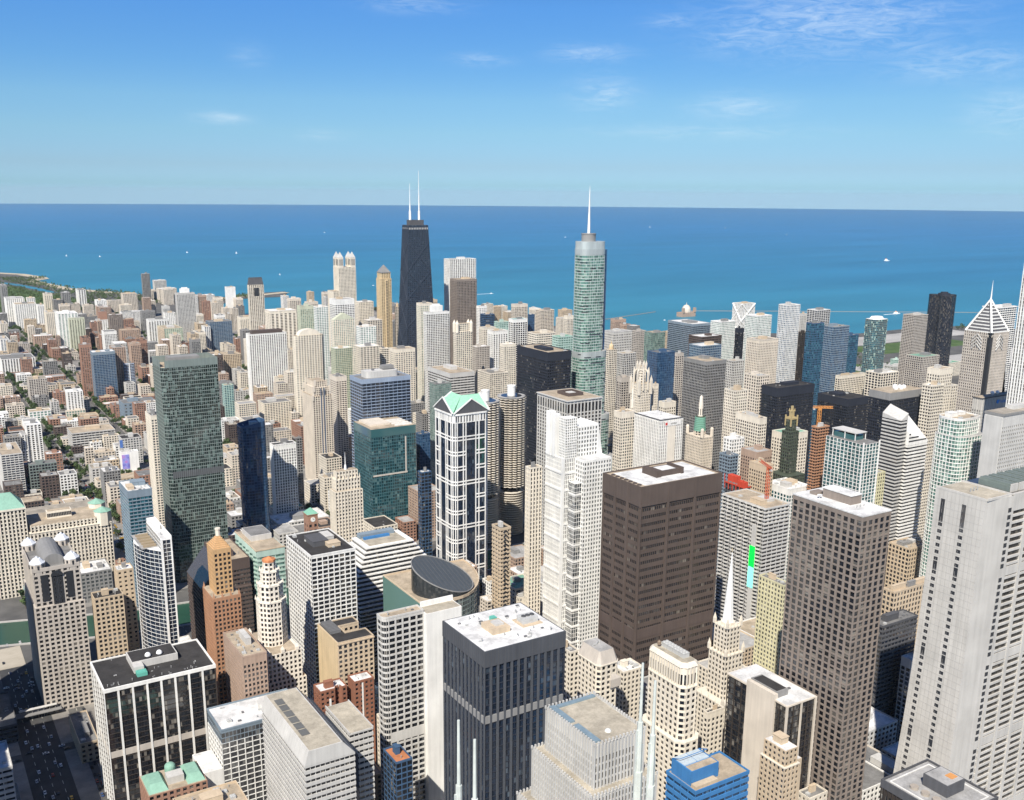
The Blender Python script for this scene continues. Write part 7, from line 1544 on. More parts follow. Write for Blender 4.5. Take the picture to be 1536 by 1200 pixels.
('midrise_block','midrise red brick block with a pale grey roof,beyond the low red brick block',360,2123,13,14,24,'brick','lgrey',1),
('office_tower','tall pinkish brick block with a black roof,beyond the beige banded block',1675,2123,22,20,75,'pink','tar',1),
('midrise_block','midrise pale grey block with a pale grey roof,below the bright blue banded tower',397,2124,19,22,30,'lgrey','lgrey',1),
('midrise_block','midrise tan brick block with a grey roof,below the red-brown brick slab',282,2175,29,32,30,'tan','grey',0),
('office_tower','nearest tall beige block with a white roof,right of the bright blue banded tower',462,2175,30,28,55,'beige','white',2),
('office_tower','second nearest tall beige block with a white roof,right of the bright blue banded tower',508,2315,22,27,75,'beige','white',0),
('midrise_block','midrise red brick block with a white roof,right of the bright blue banded tower',462,2214,30,28,26,'brick','white',1),
('office_tower','tall pinkish brick block with a pale grey roof,left of the beige banded block',1721,2216,33,28,75,'pink','lgrey',2),
('midrise_block','midrise beige block with a grey roof,right of the brown-grey apartment tower',252,2216,29,31,24,'beige','grey',1),
('midrise_block','midrise cream block with a tan roof,left of the brown-grey apartment tower',167,2217,30,29,30,'cream','tan',1),
('office_tower','tall white block with a tan roof,right of the bright blue banded tower',531,2274,22,31,55,'white','tan',0),
('low_block','midrise tan brick block with a pale grey roof,right of the brown-grey apartment tower',282,2274,29,26,18,'tan','lgrey',1),
('office_tower','tall grey block with a tan roof,left of the tan apartment tower',614,2274,35,31,55,'grey','tan',1),
('midrise_block','midrise red brick block with a white roof,right of the brown-grey apartment tower',252,2274,29,31,30,'brick','white',0),
('office_tower','tall pinkish brick block with a grey roof,left of the tan apartment tower',578,2314,35,27,40,'pink','grey',1),
('low_block','low cream block with a pale grey roof,left of the brown-grey apartment tower',222,2314,29,30,10,'cream','lgrey',1),
('office_tower','tall cream block with a white roof,left of the broad white apartment slab',710,2314,30,27,75,'cream','white',2),
('midrise_block','midrise red brick block with a pale grey roof,right of the brown-grey apartment tower',282,2315,29,32,24,'brick','lgrey',0),
('midrise_block','midrise pinkish brick block with a black roof,below the red-brown brick slab',337,2315,24,30,24,'pink','tar',2),
('office_tower','tall cream block with a pale grey roof,right of the beige balconied block',1605,2318,22,27,75,'cream','lgrey',0),
('midrise_block','midrise pinkish brick block with a white roof,left of the long white ribbed slab',167,2372,30,29,30,'pink','white',1),
('office_tower','tall pale grey block with a grey roof,right of the small domed beige turret',1144,2375,20,26,75,'lgrey','grey',0),
('midrise_block','midrise white block with a white roof,left of the brown-grey apartment tower',222,2376,29,25,24,'white','white',1),
('office_tower','tall pinkish brick block with a gravel roof,beyond the bright blue banded tower',462,2376,22,30,75,'pink','gravel',1),
('office_tower','tall grey block with a tan roof,left of the blue glass slab',599,2378,20,26,75,'grey','tan',1),
('office_tower','tall beige block with a white roof,left of the blue glass slab',578,2414,20,28,55,'beige','white',2),
('office_tower','tall grey block with a gravel roof,beyond the brown-grey apartment tower',282,2418,29,25,42,'grey','gravel',1),
('office_tower','tall red brick block with a black roof,below the tan-brown terraced block',485,2419,22,26,75,'brick','tar',1),
('office_tower','tall tan brick block with a tan roof,left of the blue glass slab',621,2473,20,34,75,'tan','tan',1),
('office_tower','tall beige block with a pale grey roof,below the tall pale grey concrete tower',578,2474,20,30,75,'beige','lgrey',1),
('office_tower','tall red brick block with a gravel roof,left of the blue glass slab',599,2474,20,30,55,'brick','gravel',2),
('office_tower','tall red brick block with a grey roof,right of the long white ribbed slab',244,2474,22,27,42,'brick','grey',1),
('office_tower','tall beige block with a grey roof,beyond the tan apartment tower',710,2475,20,25,40,'beige','grey',1),
('office_tower','tall grey block with a pale grey roof,below the small domed beige turret',1158,2475,34,27,75,'grey','lgrey',1),
('office_tower','tall tan brick block with a tan roof,left of the tallest green glass tower',1721,2475,33,29,75,'tan','tan',1),
('low_block','midrise pale grey block with a gravel roof,left of the red-brown brick slab',337,2476,19,25,18,'lgrey','gravel',1),
('low_block','midrise tan brick block with a white roof,beyond the brown-grey apartment tower',267,2476,22,30,18,'tan','white',2),
('office_tower','tall grey block with a pale grey roof,right of the blue glass slab',751,2477,20,25,75,'grey','lgrey',2),
('office_tower','tall pale grey block with a white roof,right of the bright blue banded tower',523,2477,30,23,40,'lgrey','white',0),
('brick_rowhouse','low red brick row house with a grey roof,below the long white ribbed slab',222,2477,22,29,10,'brick','grey',0),
('office_tower','tall pinkish brick block with a white roof,left of the long cream slab',814,2513,20,34,75,'pink','white',1),
('office_tower','tall cream block with a tan roof,beyond the tan apartment tower',710,2515,20,27,40,'cream','tan',1),
('midrise_block','midrise grey block with a tan roof,left of the tan apartment tower',664,2516,20,25,26,'grey','tan',1),
('office_tower','tall dark brown block with a tan roof,left of the red-brown brick slab',337,2517,19,30,42,'dbrown','tan',1),
('office_tower','tall grey block with a pale grey roof,right of the tan-brown terraced block',523,2519,30,22,55,'grey','lgrey',0),
('office_tower','tall pale grey block with a white roof,below the tan-brown terraced block',462,2572,30,42,50,'lgrey','white',0),
('office_tower','tall cream block with a grey roof,left of the blue glass slab',664,2573,20,42,65,'cream','grey',1),
('warehouse','low red brick shed with a pale grey roof,beyond the brown-grey apartment tower',282,2574,29,36,14,'brick','lgrey',0),
('office_tower','tall pinkish brick block with a white roof,below the greyish brown block',578,2575,20,38,50,'pink','white',0),
('office_tower','tall cream block with a white roof,left of the beige balconied block',1721,2629,22,36,65,'cream','white',1),
('office_tower','tall pinkish brick block with a white roof,beyond the small domed beige turret',1274,2693,20,37,65,'pink','white',1),
('office_tower','tall white block with a grey roof,left of the tan-brown terraced block',462,2693,30,38,65,'white','grey',0),
('midrise_block','midrise red brick block with a gravel roof,right of the low brown brick block',337,2694,19,38,30,'brick','gravel',0),
('midrise_block','midrise beige block with a tan roof,beyond the red-brown brick slab',377,2694,19,37,20,'beige','tan',1),
('midrise_block','midrise dark brown block with a white roof,right of the low brown brick block',357,2695,19,40,30,'dbrown','white',1),
('office_tower','tall red brick block with a black roof,beyond the red-brown brick slab',417,2742,19,41,46,'brick','tar',1),
('office_tower','tall tan brick block with a grey roof,right of the white and blue tower',244,2742,22,41,46,'tan','grey',2),
('office_tower','tall tan brick block with a gravel roof,left of the blue glass slab',710,2743,30,34,65,'tan','gravel',1),
('midrise_block','midrise tan brick block with a grey roof,left of the long white ribbed slab',222,2744,22,39,20,'tan','grey',1),
('office_tower','nearest tall red brick block with a pale grey roof,left of the tan-brown terraced block',462,2745,30,31,50,'brick','lgrey',1),
('midrise_block','second nearest tall red brick block,pale grey roof left of the tan-brown terraced block',464,2914,12,15,35,'brick','lgrey',2),
('office_tower','tall red brick block with a pale grey roof,right of the low brown brick block',337,2746,19,33,46,'brick','lgrey',1),
('midrise_block','tall red brick block with a grey roof,below the tan-brown terraced block',523,2747,30,37,35,'brick','grey',1),
('midrise_block','midrise red brick block with a white roof,right of the long white ribbed slab',267,2747,22,33,20,'brick','white',2),
('midrise_block','tall tan brick block with a white roof,beyond the pale teal block',1734,2810,26,32,35,'tan','white',1),
('office_tower','tall pinkish brick block with a grey roof,right of the low brown brick block',364,2813,10,16,46,'pink','grey',2),
('office_tower','tall cream block with a pale grey roof,beyond the small white tower',1653,2813,26,24,65,'cream','lgrey',1),
('midrise_block','tall pinkish brick block with a pale grey roof,left of the tan-brown terraced block',462,2814,22,30,35,'pink','lgrey',1),
('midrise_block','midrise dark brown block with a white roof,below the low brown brick block',337,2853,19,28,20,'dbrown','white',0),
('office_tower','tall tan brick block with a tan roof,beyond the pale teal block',1707,2854,26,26,50,'tan','tan',2),
('office_tower','tall cream block with a white roof,beyond the pale teal block',1734,2856,26,30,50,'cream','white',2),
('office_tower','tall beige block with a white roof,right of the white and blue tower',264,2866,15,13,46,'beige','white',0),
('office_tower','tall white block with a black roof,beyond the blue glass slab',810,2914,24,31,65,'white','tar',1),
('office_tower','tall red brick block with a black roof,right of the white and blue tower',267,2914,22,31,46,'brick','tar',2),
('office_tower','tall grey block with a black roof,beyond the white and blue tower',244,2915,22,32,46,'grey','tar',1),
('office_tower','tall pinkish brick block with a gravel roof,left of the tan-brown terraced block',487,2921,10,15,65,'pink','gravel',1),
('office_tower','tall grey block with a pale grey roof,right of the sand coloured tower',1383,2958,34,30,65,'grey','lgrey',1),
('office_tower','tall cream block with a white roof,right of the tall pale grey concrete tower',760,2958,24,29,65,'cream','white',2),
('office_tower','tall tan brick block with a tan roof,left of the brown granite tower',1559,3015,22,27,65,'tan','tan',1),
('midrise_block','tall dark brown block with a white roof,right of the cream striped slab',462,3015,22,30,35,'dbrown','white',2),
('office_tower','tall red brick block with a black roof,left of the tan-brown terraced block',485,3016,22,26,50,'brick','tar',1),
('midrise_block','tall red brick block with a black roof,beyond the tan-brown terraced block',578,3018,26,28,35,'brick','tar',1),
('office_tower','tall beige block with a black roof,beyond the blue glass slab',878,3057,18,24,50,'beige','tar',1),
('office_tower','tall beige block with a gravel roof,below the slim pure white tower',898,3057,18,26,65,'beige','gravel',1),
('midrise_block','midrise grey block with a pale grey roof,right of the slim beige tower',337,3114,32,27,30,'grey','lgrey',1),
('midrise_block','midrise grey block with a grey roof,right of the white and blue tower',282,3116,29,28,30,'grey','grey',0),
('office_tower','tall grey block with a pale grey roof,below the white and grey vertically striped tower',462,3117,30,24,65,'grey','lgrey',1),
('office_tower','tall grey block with a black roof,below the slim pure white tower',937,3118,18,29,65,'grey','tar',1),
('midrise_block','tall beige block with a gravel roof,beyond the tan-brown terraced block',615,3122,23,22,35,'beige','gravel',0),
('office_tower','tall pale grey block,pale grey roof left of the tall pale grey concrete tower',730,3214,20,26,65,'lgrey','lgrey',1),
('midrise_block','midrise tan brick block with a white roof,left of the cream striped slab',370,3216,32,26,30,'tan','white',0),
('office_tower','tall tan brick block with a tan roof,beyond the slim beige tower',337,3217,32,26,46,'tan','tan',2),
('office_tower','tall beige block with a white roof,below the slim pure white tower',917,3218,28,23,50,'beige','white',1),
('office_tower','tall pale grey block with a white roof,right of the pale green-cream tower',1279,3255,25,29,65,'lgrey','white',2),
('office_tower','tall white block with a black roof,left of the greyish brown block',614,3255,35,29,50,'white','tar',1),
('office_tower','tall white block with a pale grey roof,left of the greyish brown block',650,3256,35,31,50,'white','lgrey',0),
('office_tower','nearest tall beige block with a gravel roof,left of the slim pure white tower',946,3414,28,27,65,'beige','gravel',1),
('office_tower','second nearest tall beige block with a gravel roof,left of the slim pure white tower',917,3314,28,31,65,'beige','gravel',1),
('midrise_block','tall grey block with a tan roof,left of the greyish beige slab',523,3317,30,27,35,'grey','tan',1),
('office_tower','tall beige block with a white roof,right of the slim pure white tower',1000,3354,24,30,65,'beige','white',1),
('office_tower','tall white block with a pale grey roof,beyond the long cream slab',1165,3357,20,28,65,'white','lgrey',1),
('office_tower','tall beige block with a gravel roof,below the white and grey vertically striped tower',523,3359,30,27,65,'beige','gravel',1),
('office_tower','tall beige block with a pale grey roof,right of the cream striped slab',462,3414,30,28,65,'beige','lgrey',2),
('office_tower','tall pinkish brick block with a pale grey roof,left of the greyish beige slab',578,3415,35,26,50,'pink','lgrey',1),
('office_tower','tall beige block with a black roof,below the white and grey vertically striped tower',492,3417,30,28,65,'beige','tar',2),
('office_tower','tall grey block with a white roof,below the grey striped tower',290,3417,22,29,46,'grey','white',1),
('office_tower','tall beige block with a grey roof,right of the pale green-cream tower',1337,3418,20,26,65,'beige','grey',2),
('office_tower','tall pinkish brick block with a white roof,left of the greyish beige slab',578,3454,35,33,50,'pink','white',1),
('office_tower','tall cream block with a tan roof,below the beige square-windowed slab',650,3455,35,31,50,'cream','tan',1),
('office_tower','tall tan brick block with a pale grey roof,beyond the pale green-cream tower',1295,3458,20,25,65,'tan','lgrey',1),
('office_tower','tall pinkish brick block with a pale grey roof,beyond the greyish brown block',735,3512,24,27,65,'pink','lgrey',0),
('office_tower','tall white block with a grey roof,beyond the tall pale grey concrete tower',888,3513,28,28,65,'white','grey',2),
('office_tower','tall white block with a white roof,left of the slim pure white tower',946,3513,28,32,65,'white','white',1),
('office_tower','tall pinkish brick block with a white roof,right of the tall pale grey concrete tower',917,3517,28,27,65,'pink','white',1),
('office_tower','tall beige block with a white roof,beyond the greyish brown block',760,3557,24,24,50,'beige','white',1)]
BLK = [[-120,-30,1160,1230],[-120,-30,1250,1329],[-120,-30,1349,1429],[-120,-30,1449,1518],[-120,-30,1538,1610],[-120,-30,1630,1696],[-120,-30,1716,1785],[-120,-30,1805,1875],[-120,-30,1895,1974],[-120,-30,1994,2060],[-120,-30,2080,2150],[-120,-30,2170,2250],[-120,-30,2270,2350],[-120,-30,2370,2450],[-120,-30,2470,2550],[-120,-30,2570,2670],[-120,-30,2690,2786],[-120,-30,2806,2890],[-120,-30,2910,2990],[-120,-30,3010,3090],[-120,-30,3110,3190],[-120,-30,3210,3290],[-120,-30,3310,3390],[-120,-30,3410,3490],[-120,-30,3510,3590],[-120,-30,3610,3690],[-120,-30,3710,3790],[-10,83,504,618],[-10,83,638,751],[-10,83,771,873],[-10,83,1160,1230],[-10,83,1250,1329],[-10,83,1349,1429],[-10,83,1449,1518],[-10,83,1538,1610],[-10,83,1630,1696],[-10,83,1716,1785],[-10,83,1805,1875],[-10,83,1895,1974],[-10,83,1994,2060],[-10,83,2080,2150],[-10,83,2170,2250],[-10,83,2270,2350],[-10,83,2370,2450],[-10,83,2470,2550],[-10,83,2570,2670],[-10,83,2690,2786],[-10,83,2806,2890],[-10,83,2910,2990],[-10,83,3010,3090],[-10,83,3110,3190],[-10,83,3210,3290],[-10,83,3310,3390],[-10,83,3410,3490],[-10,83,3510,3590],[-10,83,3610,3690],[-10,83,3710,3790],[103,199,504,618],[103,199,638,751],[103,199,771,873],[103,199,1040,1140],[103,199,1160,1230],[103,199,1250,1329],[103,199,1349,1429],[103,199,1449,1518],[103,199,1538,1610],[103,199,1630,1696],[103,199,1716,1785],[103,199,1805,1875],[103,199,1895,1974],[103,199,1994,2060],[103,199,2080,2150],[103,199,2170,2250],[103,199,2270,2350],[103,199,2370,2450],[103,199,2470,2550],[103,199,2570,2670],[103,199,2690,2786],[103,199,2806,2890],[103,199,2910,2990],[103,199,3010,3090],[103,199,3110,3190],[103,199,3210,3290],[103,199,3310,3390],[103,199,3410,3490],[103,199,3510,3590],[103,199,3610,3690],[103,199,3710,3790],[219,314,360,484],[219,314,504,618],[219,314,638,751],[219,314,771,873],[219,314,1040,1140],[219,314,1160,1230],[219,314,1250,1329],[219,314,1349,1429],[219,314,1449,1518],[219,314,1538,1610],[219,314,1630,1696],[219,314,1716,1785],[219,314,1805,1875],[219,314,1895,1974],[219,314,1994,2060],[219,314,2080,2150],[219,314,2170,2250],[219,314,2270,2350],[219,314,2370,2450],[219,314,2470,2550],[219,314,2570,2670],[219,314,2690,2786],[219,314,2806,2890],[219,314,2910,2990],[219,314,3010,3090],[219,314,3110,3190],[219,314,3210,3290],[219,314,3310,3390],[219,314,3410,3490],[219,314,3510,3590],[334,439,360,484],[334,439,504,618],[334,439,638,751],[334,439,771,873],[334,439,1040,1140],[334,439,1160,1230],[334,439,1250,1329],[334,439,1349,1429],[334,439,1449,1518],[334,439,1538,1610],[334,439,1630,1696],[334,439,1716,1785],[334,439,1805,1875],[334,439,1895,1974],[334,439,1994,2060],[334,439,2080,2150],[334,439,2170,2250],[334,439,2270,2350],[334,439,2370,2450],[334,439,2470,2550],[334,439,2570,2670],[334,439,2690,2786],[334,439,2806,2890],[334,439,2910,2990],[334,439,3010,3090],[334,439,3110,3190],[334,439,3210,3290],[334,439,3310,3390],[334,439,3410,3490],[334,439,3510,3590],[459,555,360,484],[459,555,504,618],[459,555,638,751],[459,555,771,873],[459,555,1040,1140],[459,555,1160,1230],[459,555,1250,1329],[459,555,1349,1429],[459,555,1449,1518],[459,555,1538,1610],[459,555,1630,1696],[459,555,1716,1785],[459,555,1805,1875],[459,555,1895,1974],[459,555,1994,2060],[459,555,2080,2150],[459,555,2170,2250],[459,555,2270,2350],[459,555,2370,2450],[459,555,2470,2550],[459,555,2570,2670],[459,555,2690,2786],[459,555,2806,2890],[459,555,2910,2990],[459,555,3010,3090],[459,555,3110,3190],[459,555,3210,3290],[459,555,3310,3390],[459,555,3410,3490],[459,555,3510,3590],[575,687,360,484],[575,687,504,618],[575,687,638,751],[575,687,771,873],[575,687,1040,1140],[575,687,1160,1230],[575,687,1250,1329],[575,687,1349,1429],[575,687,1449,1518],[575,687,1538,1610],[575,687,1630,1696],[575,687,1716,1785],[575,687,1805,1875],[575,687,1895,1974],[575,687,1994,2060],[575,687,2080,2150],[575,687,2170,2250],[575,687,2270,2350],[575,687,2370,2450],[575,687,2470,2550],[575,687,2570,2670],[575,687,2690,2786],[575,687,2806,2890],[575,687,2910,2990],[575,687,3010,3090],[575,687,3110,3190],[575,687,3210,3290],[575,687,3310,3390],[575,687,3410,3490],[575,687,3510,3590],[707,836,360,484],[707,836,504,618],[707,836,638,751],[707,836,771,873],[707,836,1040,1140],[707,836,1160,1230],[707,836,1250,1329],[707,836,1349,1429],[707,836,1449,1518],[707,836,1538,1610],[707,836,1630,1696],[707,836,1716,1785],[707,836,1805,1875],[707,836,1895,1974],[707,836,1994,2060],[707,836,2080,2150],[707,836,2170,2250],[707,836,2270,2350],[707,836,2370,2450],[707,836,2470,2550],[707,836,2570,2670],[707,836,2690,2786],[707,836,2806,2890],[707,836,2910,2990],[707,836,3010,3090],[707,836,3110,3190],[707,836,3210,3290],[707,836,3310,3390],[707,836,3410,3490],[707,836,3510,3590],[856,977,360,484],[856,977,504,618],[856,977,638,751],[856,977,771,873],[856,977,1040,1140],[856,977,1160,1230],[856,977,1250,1329],[856,977,1349,1429],[856,977,1449,1518],[856,977,1538,1610],[856,977,1630,1696],[856,977,1716,1785],[856,977,1805,1875],[856,977,1895,1974],[856,977,1994,2060],[856,977,2080,2150],[856,977,2170,2250],[856,977,2270,2350],[856,977,2370,2450],[856,977,2470,2550],[856,977,2570,2670],[856,977,2690,2786],[856,977,2806,2890],[856,977,2910,2990],[856,977,3010,3090],[856,977,3110,3190],[856,977,3210,3290],[856,977,3310,3390],[856,977,3410,3490],[856,977,3510,3590],[997,1100,360,484],[997,1100,504,618],[997,1100,638,751],[997,1100,771,873],[997,1100,1040,1140],[997,1100,1160,1230],[997,1100,1250,1329],[997,1100,1349,1429],[997,1100,1449,1518],[997,1100,1538,1610],[997,1100,1630,1696],[997,1100,1716,1785],[997,1100,1805,1875],[997,1100,1895,1974],[997,1100,1994,2060],[997,1100,2080,2150],[997,1100,2170,2250],[997,1100,2270,2350],[997,1100,2370,2450],[997,1100,2470,2550],[997,1100,2570,2670],[997,1100,2690,2786],[997,1100,2806,2890],[997,1100,2910,2990],[997,1100,3010,3090],[997,1100,3110,3190],[997,1100,3210,3290],[997,1100,3310,3390],[1120,1230,504,618],[1120,1230,638,751],[1120,1230,771,873],[1120,1230,1040,1140],[1120,1230,1160,1230],[1120,1230,1250,1329],[1120,1230,1349,1429],[1120,1230,1449,1518],[1120,1230,1538,1610],[1120,1230,1630,1696],[1120,1230,1716,1785],[1120,1230,1805,1875],[1120,1230,1895,1974],[1120,1230,1994,2060],[1120,1230,2080,2150],[1120,1230,2170,2250],[1120,1230,2270,2350],[1120,1230,2370,2450],[1120,1230,2470,2550],[1120,1230,2570,2670],[1120,1230,2690,2786],[1120,1230,2806,2890],[1120,1230,2910,2990],[1120,1230,3010,3090],[1120,1230,3110,3190],[1120,1230,3210,3290],[1120,1230,3310,3390],[1250,1360,504,618],[1250,1360,638,751],[1250,1360,771,873],[1250,1360,1040,1140],[1250,1360,1160,1230],[1250,1360,1250,1329],[1250,1360,1349,1429],[1250,1360,1449,1518],[1250,1360,1538,1610],[1250,1360,1630,1696],[1250,1360,1716,1785],[1250,1360,1805,1875],[1250,1360,1895,1974],[1250,1360,1994,2060],[1250,1360,2080,2150],[1250,1360,2170,2250],[1250,1360,2270,2350],[1250,1360,2370,2450],[1250,1360,2470,2550],[1250,1360,2570,2670],[1250,1360,2690,2786],[1250,1360,2806,2890],[1250,1360,2910,2990],[1250,1360,3010,3090],[1250,1360,3110,3190],[1250,1360,3210,3290],[1250,1360,3310,3390],[1250,1360,3410,3490],[1380,1490,638,751],[1380,1490,771,873],[1380,1490,1040,1140],[1380,1490,1160,1230],[1380,1490,1250,1329],[1380,1490,1349,1429],[1380,1490,1449,1518],[1380,1490,1538,1610],[1380,1490,1630,1696],[1380,1490,1716,1785],[1380,1490,1805,1875],[1380,1490,1895,1974],[1380,1490,1994,2060],[1380,1490,2080,2150],[1380,1490,2170,2250],[1380,1490,2270,2350],[1380,1490,2370,2450],[1380,1490,2470,2550],[1380,1490,2570,2670],[1380,1490,2690,2786],[1380,1490,2806,2890],[1380,1490,2910,2990],[1380,1490,3010,3090],[1380,1490,3110,3190],[1380,1490,3210,3290],[1380,1490,3310,3390],[1380,1490,3410,3490],[1510,1630,1538,1610],[1510,1630,1630,1696],[1510,1630,1716,1785],[1510,1630,1805,1875],[1510,1630,1895,1974],[1510,1630,1994,2060],[1510,1630,2080,2150],[1510,1630,2170,2250],[1510,1630,2270,2350],[1510,1630,2370,2450],[1510,1630,2470,2550],[1510,1630,2570,2670],[1510,1630,2690,2786],[1510,1630,2806,2890],[1510,1630,2910,2990],[1510,1630,3010,3090],[1510,1630,3110,3190],[1510,1630,3210,3290],[1650,1790,1538,1610],[1650,1790,1630,1696],[1650,1790,1716,1785],[1650,1790,1805,1875],[1650,1790,1895,1974],[1650,1790,1994,2060],[1650,1790,2080,2150],[1650,1790,2170,2250],[1650,1790,2270,2350],[1650,1790,2370,2450],[1650,1790,2470,2550],[1650,1790,2570,2670],[1650,1790,2690,2786],[1650,1790,2806,2890]]
LAND = [[54,6186.4],[345.7,5943.6],[518.8,5809.7],[614.5,5665.2],[678.9,5401.1],[678.9,5312.9],[614.1,5217.5],[645.2,5001.5],[699.3,4715.9],[801.2,4527],[896.9,4315.9],[1004.3,4229.6],[1077.5,4100.3],[1147.5,4064.3],[1362.6,4174.6],[1464.2,4189.8],[1441.6,4101.5],[1377.4,3976.4],[1300,3985.8],[1159.7,3969.4],[1087.4,3812.2],[990,3518.4],[997.4,3425.3],[1042.9,3423.1],[1145.3,3482.6],[1360.7,3591],[1479.1,3555.3],[1616.8,3380.5],[1731.1,3081.8],[1814.1,2949.1],[1834,2617.4],[1879.7,2502.3],[2053.6,2391],[2227,2280],[2480.3,2108.6],[2566.9,2079.2],[2695,2081.4],[2863,2084.2],[3012.5,2042.8],[3044.2,1968],[3198.2,1792.3],[3122.6,1456.3],[3722.6,-2500],[-3000,-2500],[-3000,9686.4],[-546,9186.4]]
RIV = [(-420,1120),(-150,1060),(40,1012),(160,975),(300,955),(480,948),(700,940),(900,932),(1200,930),(1500,945),(2600,960)]
TREES = [(84,1063),(84,1095),(200,1188),(209,1248),(458,1185),(440,1215),(450,1232),(218,1301),(218,1314),(470,1248),(218,1324),(224,1347),(384,1347),(218,1415),(155,1431),(218,1425),(200,1429),(207,1431),(219,1431),(200,1440),(179,1447),(190,1447),(210,1447),(225,1447),(218,1453),(200,1458),(200,1473),(218,1478),(209,1520),(144,1536),(267,1520),(277,1520),(296,1536),(220,1550),(218,1562),(229,1569),(218,1573),(218,1591),(316,1580),(218,1608),(204,1612),(214,1612),(228,1612),(218,1620),(212,1628),(556,1575),(218,1661),(458,1612),(451,1628),(458,1628),(226,1698),(205,1714),(224,1714),(218,1723),(200,1732),(218,1746),(200,1748),(218,1758),(200,1761),(218,1769),(200,1771),(200,1781),(205,1787),(200,1797),(213,1803),(224,1803),(334,1787),(316,1794),(339,1803),(332,1818),(332,1838),(218,1869),(332,1854),(212,1877),(148,1893),(224,1893),(332,1889),(218,1908),(327,1893),(341,1893),(218,1921),(316,1927),(332,1928),(218,1952),(316,1950),(332,1960),(275,1976),(332,1969),(316,1985),(180,2002),(189,2008),(331,1992),(309,2005),(332,2015),(200,2036),(316,2027),(200,2047),(332,2033),(602,1976),(332,2043),(218,2060),(217,2062),(267,2062),(162,2078),(218,2075),(208,2078),(331,2062),(219,2078),(341,2062),(332,2064),(267,2078),(332,2073),(218,2093),(347,2078),(224,2099),(218,2103),(332,2090),(220,2109),(249,2112),(332,2103),(218,2118),(332,2120),(218,2144),(221,2152),(260,2152),(637,2078),(218,2175),(333,2168),(458,2152),(395,2168),(458,2173),(218,2227),(200,2234),(218,2243),(207,2252),(226,2252),(218,2256),(286,2252),(332,2251),(212,2268),(333,2268),(218,2283),(458,2256),(218,2295),(332,2283),(218,2310),(458,2275),(218,2320),(458,2291),(220,2352),(332,2346),(225,2368),(240,2368),(218,2375),(332,2362),(332,2376),(218,2390),(200,2397),(470,2368),(332,2391),(706,2322),(218,2417),(332,2404),(218,2436),(332,2425),(710,2352),(216,2452),(263,2452),(279,2452),(1492,1966),(715,2368),(337,2452),(209,2468),(353,2452),(221,2468),(332,2458),(282,2468),(345,2468),(332,2478),(218,2495),(332,2489),(332,2498),(218,2521),(332,2515),(330,2552),(380,2568),(296,2672),(310,2672),(316,2675),(1632,2152),(305,2688),(338,2688),(351,2688),(380,2688),(332,2709),(332,2749),(316,2757),(332,2763),(316,2769),(332,2777),(316,2784),(327,2788),(412,2788),(304,2804),(319,2804),(448,2788),(412,2804),(332,2816),(456,2804),(332,2834),(316,2839),(458,2826),(316,2864),(458,2846),(332,2864),(316,2875),(1072,2699),(329,2892),(316,2904),(317,2908),(332,2909),(468,2892),(332,2929),(332,2943),(332,2952),(854,2878),(325,3008),(304,3046),(316,3054),(627,3008),(316,3076),(310,3092),(316,3113),(398,3108),(316,3131),(640,3092),(332,3144),(1173,2961),(332,3173),(338,3192),(332,3207),(387,3208),(332,3222),(563,3192),(332,3265),(345,3308),(332,3311),(309,3322),(316,3325),(332,3339),(316,3344),(316,3355),(316,3365),(1248,3142),(332,3367),(316,3374),(332,3381),(309,3392),(325,3392),(340,3392),(332,3397),(1259,3174),(329,3408),(1288,3241),(838,3501),(1492,3323),(665,3592),(654,3608),(665,3608),(1508,3348)]
FARTREES = [(570,3692),(585,3792)]
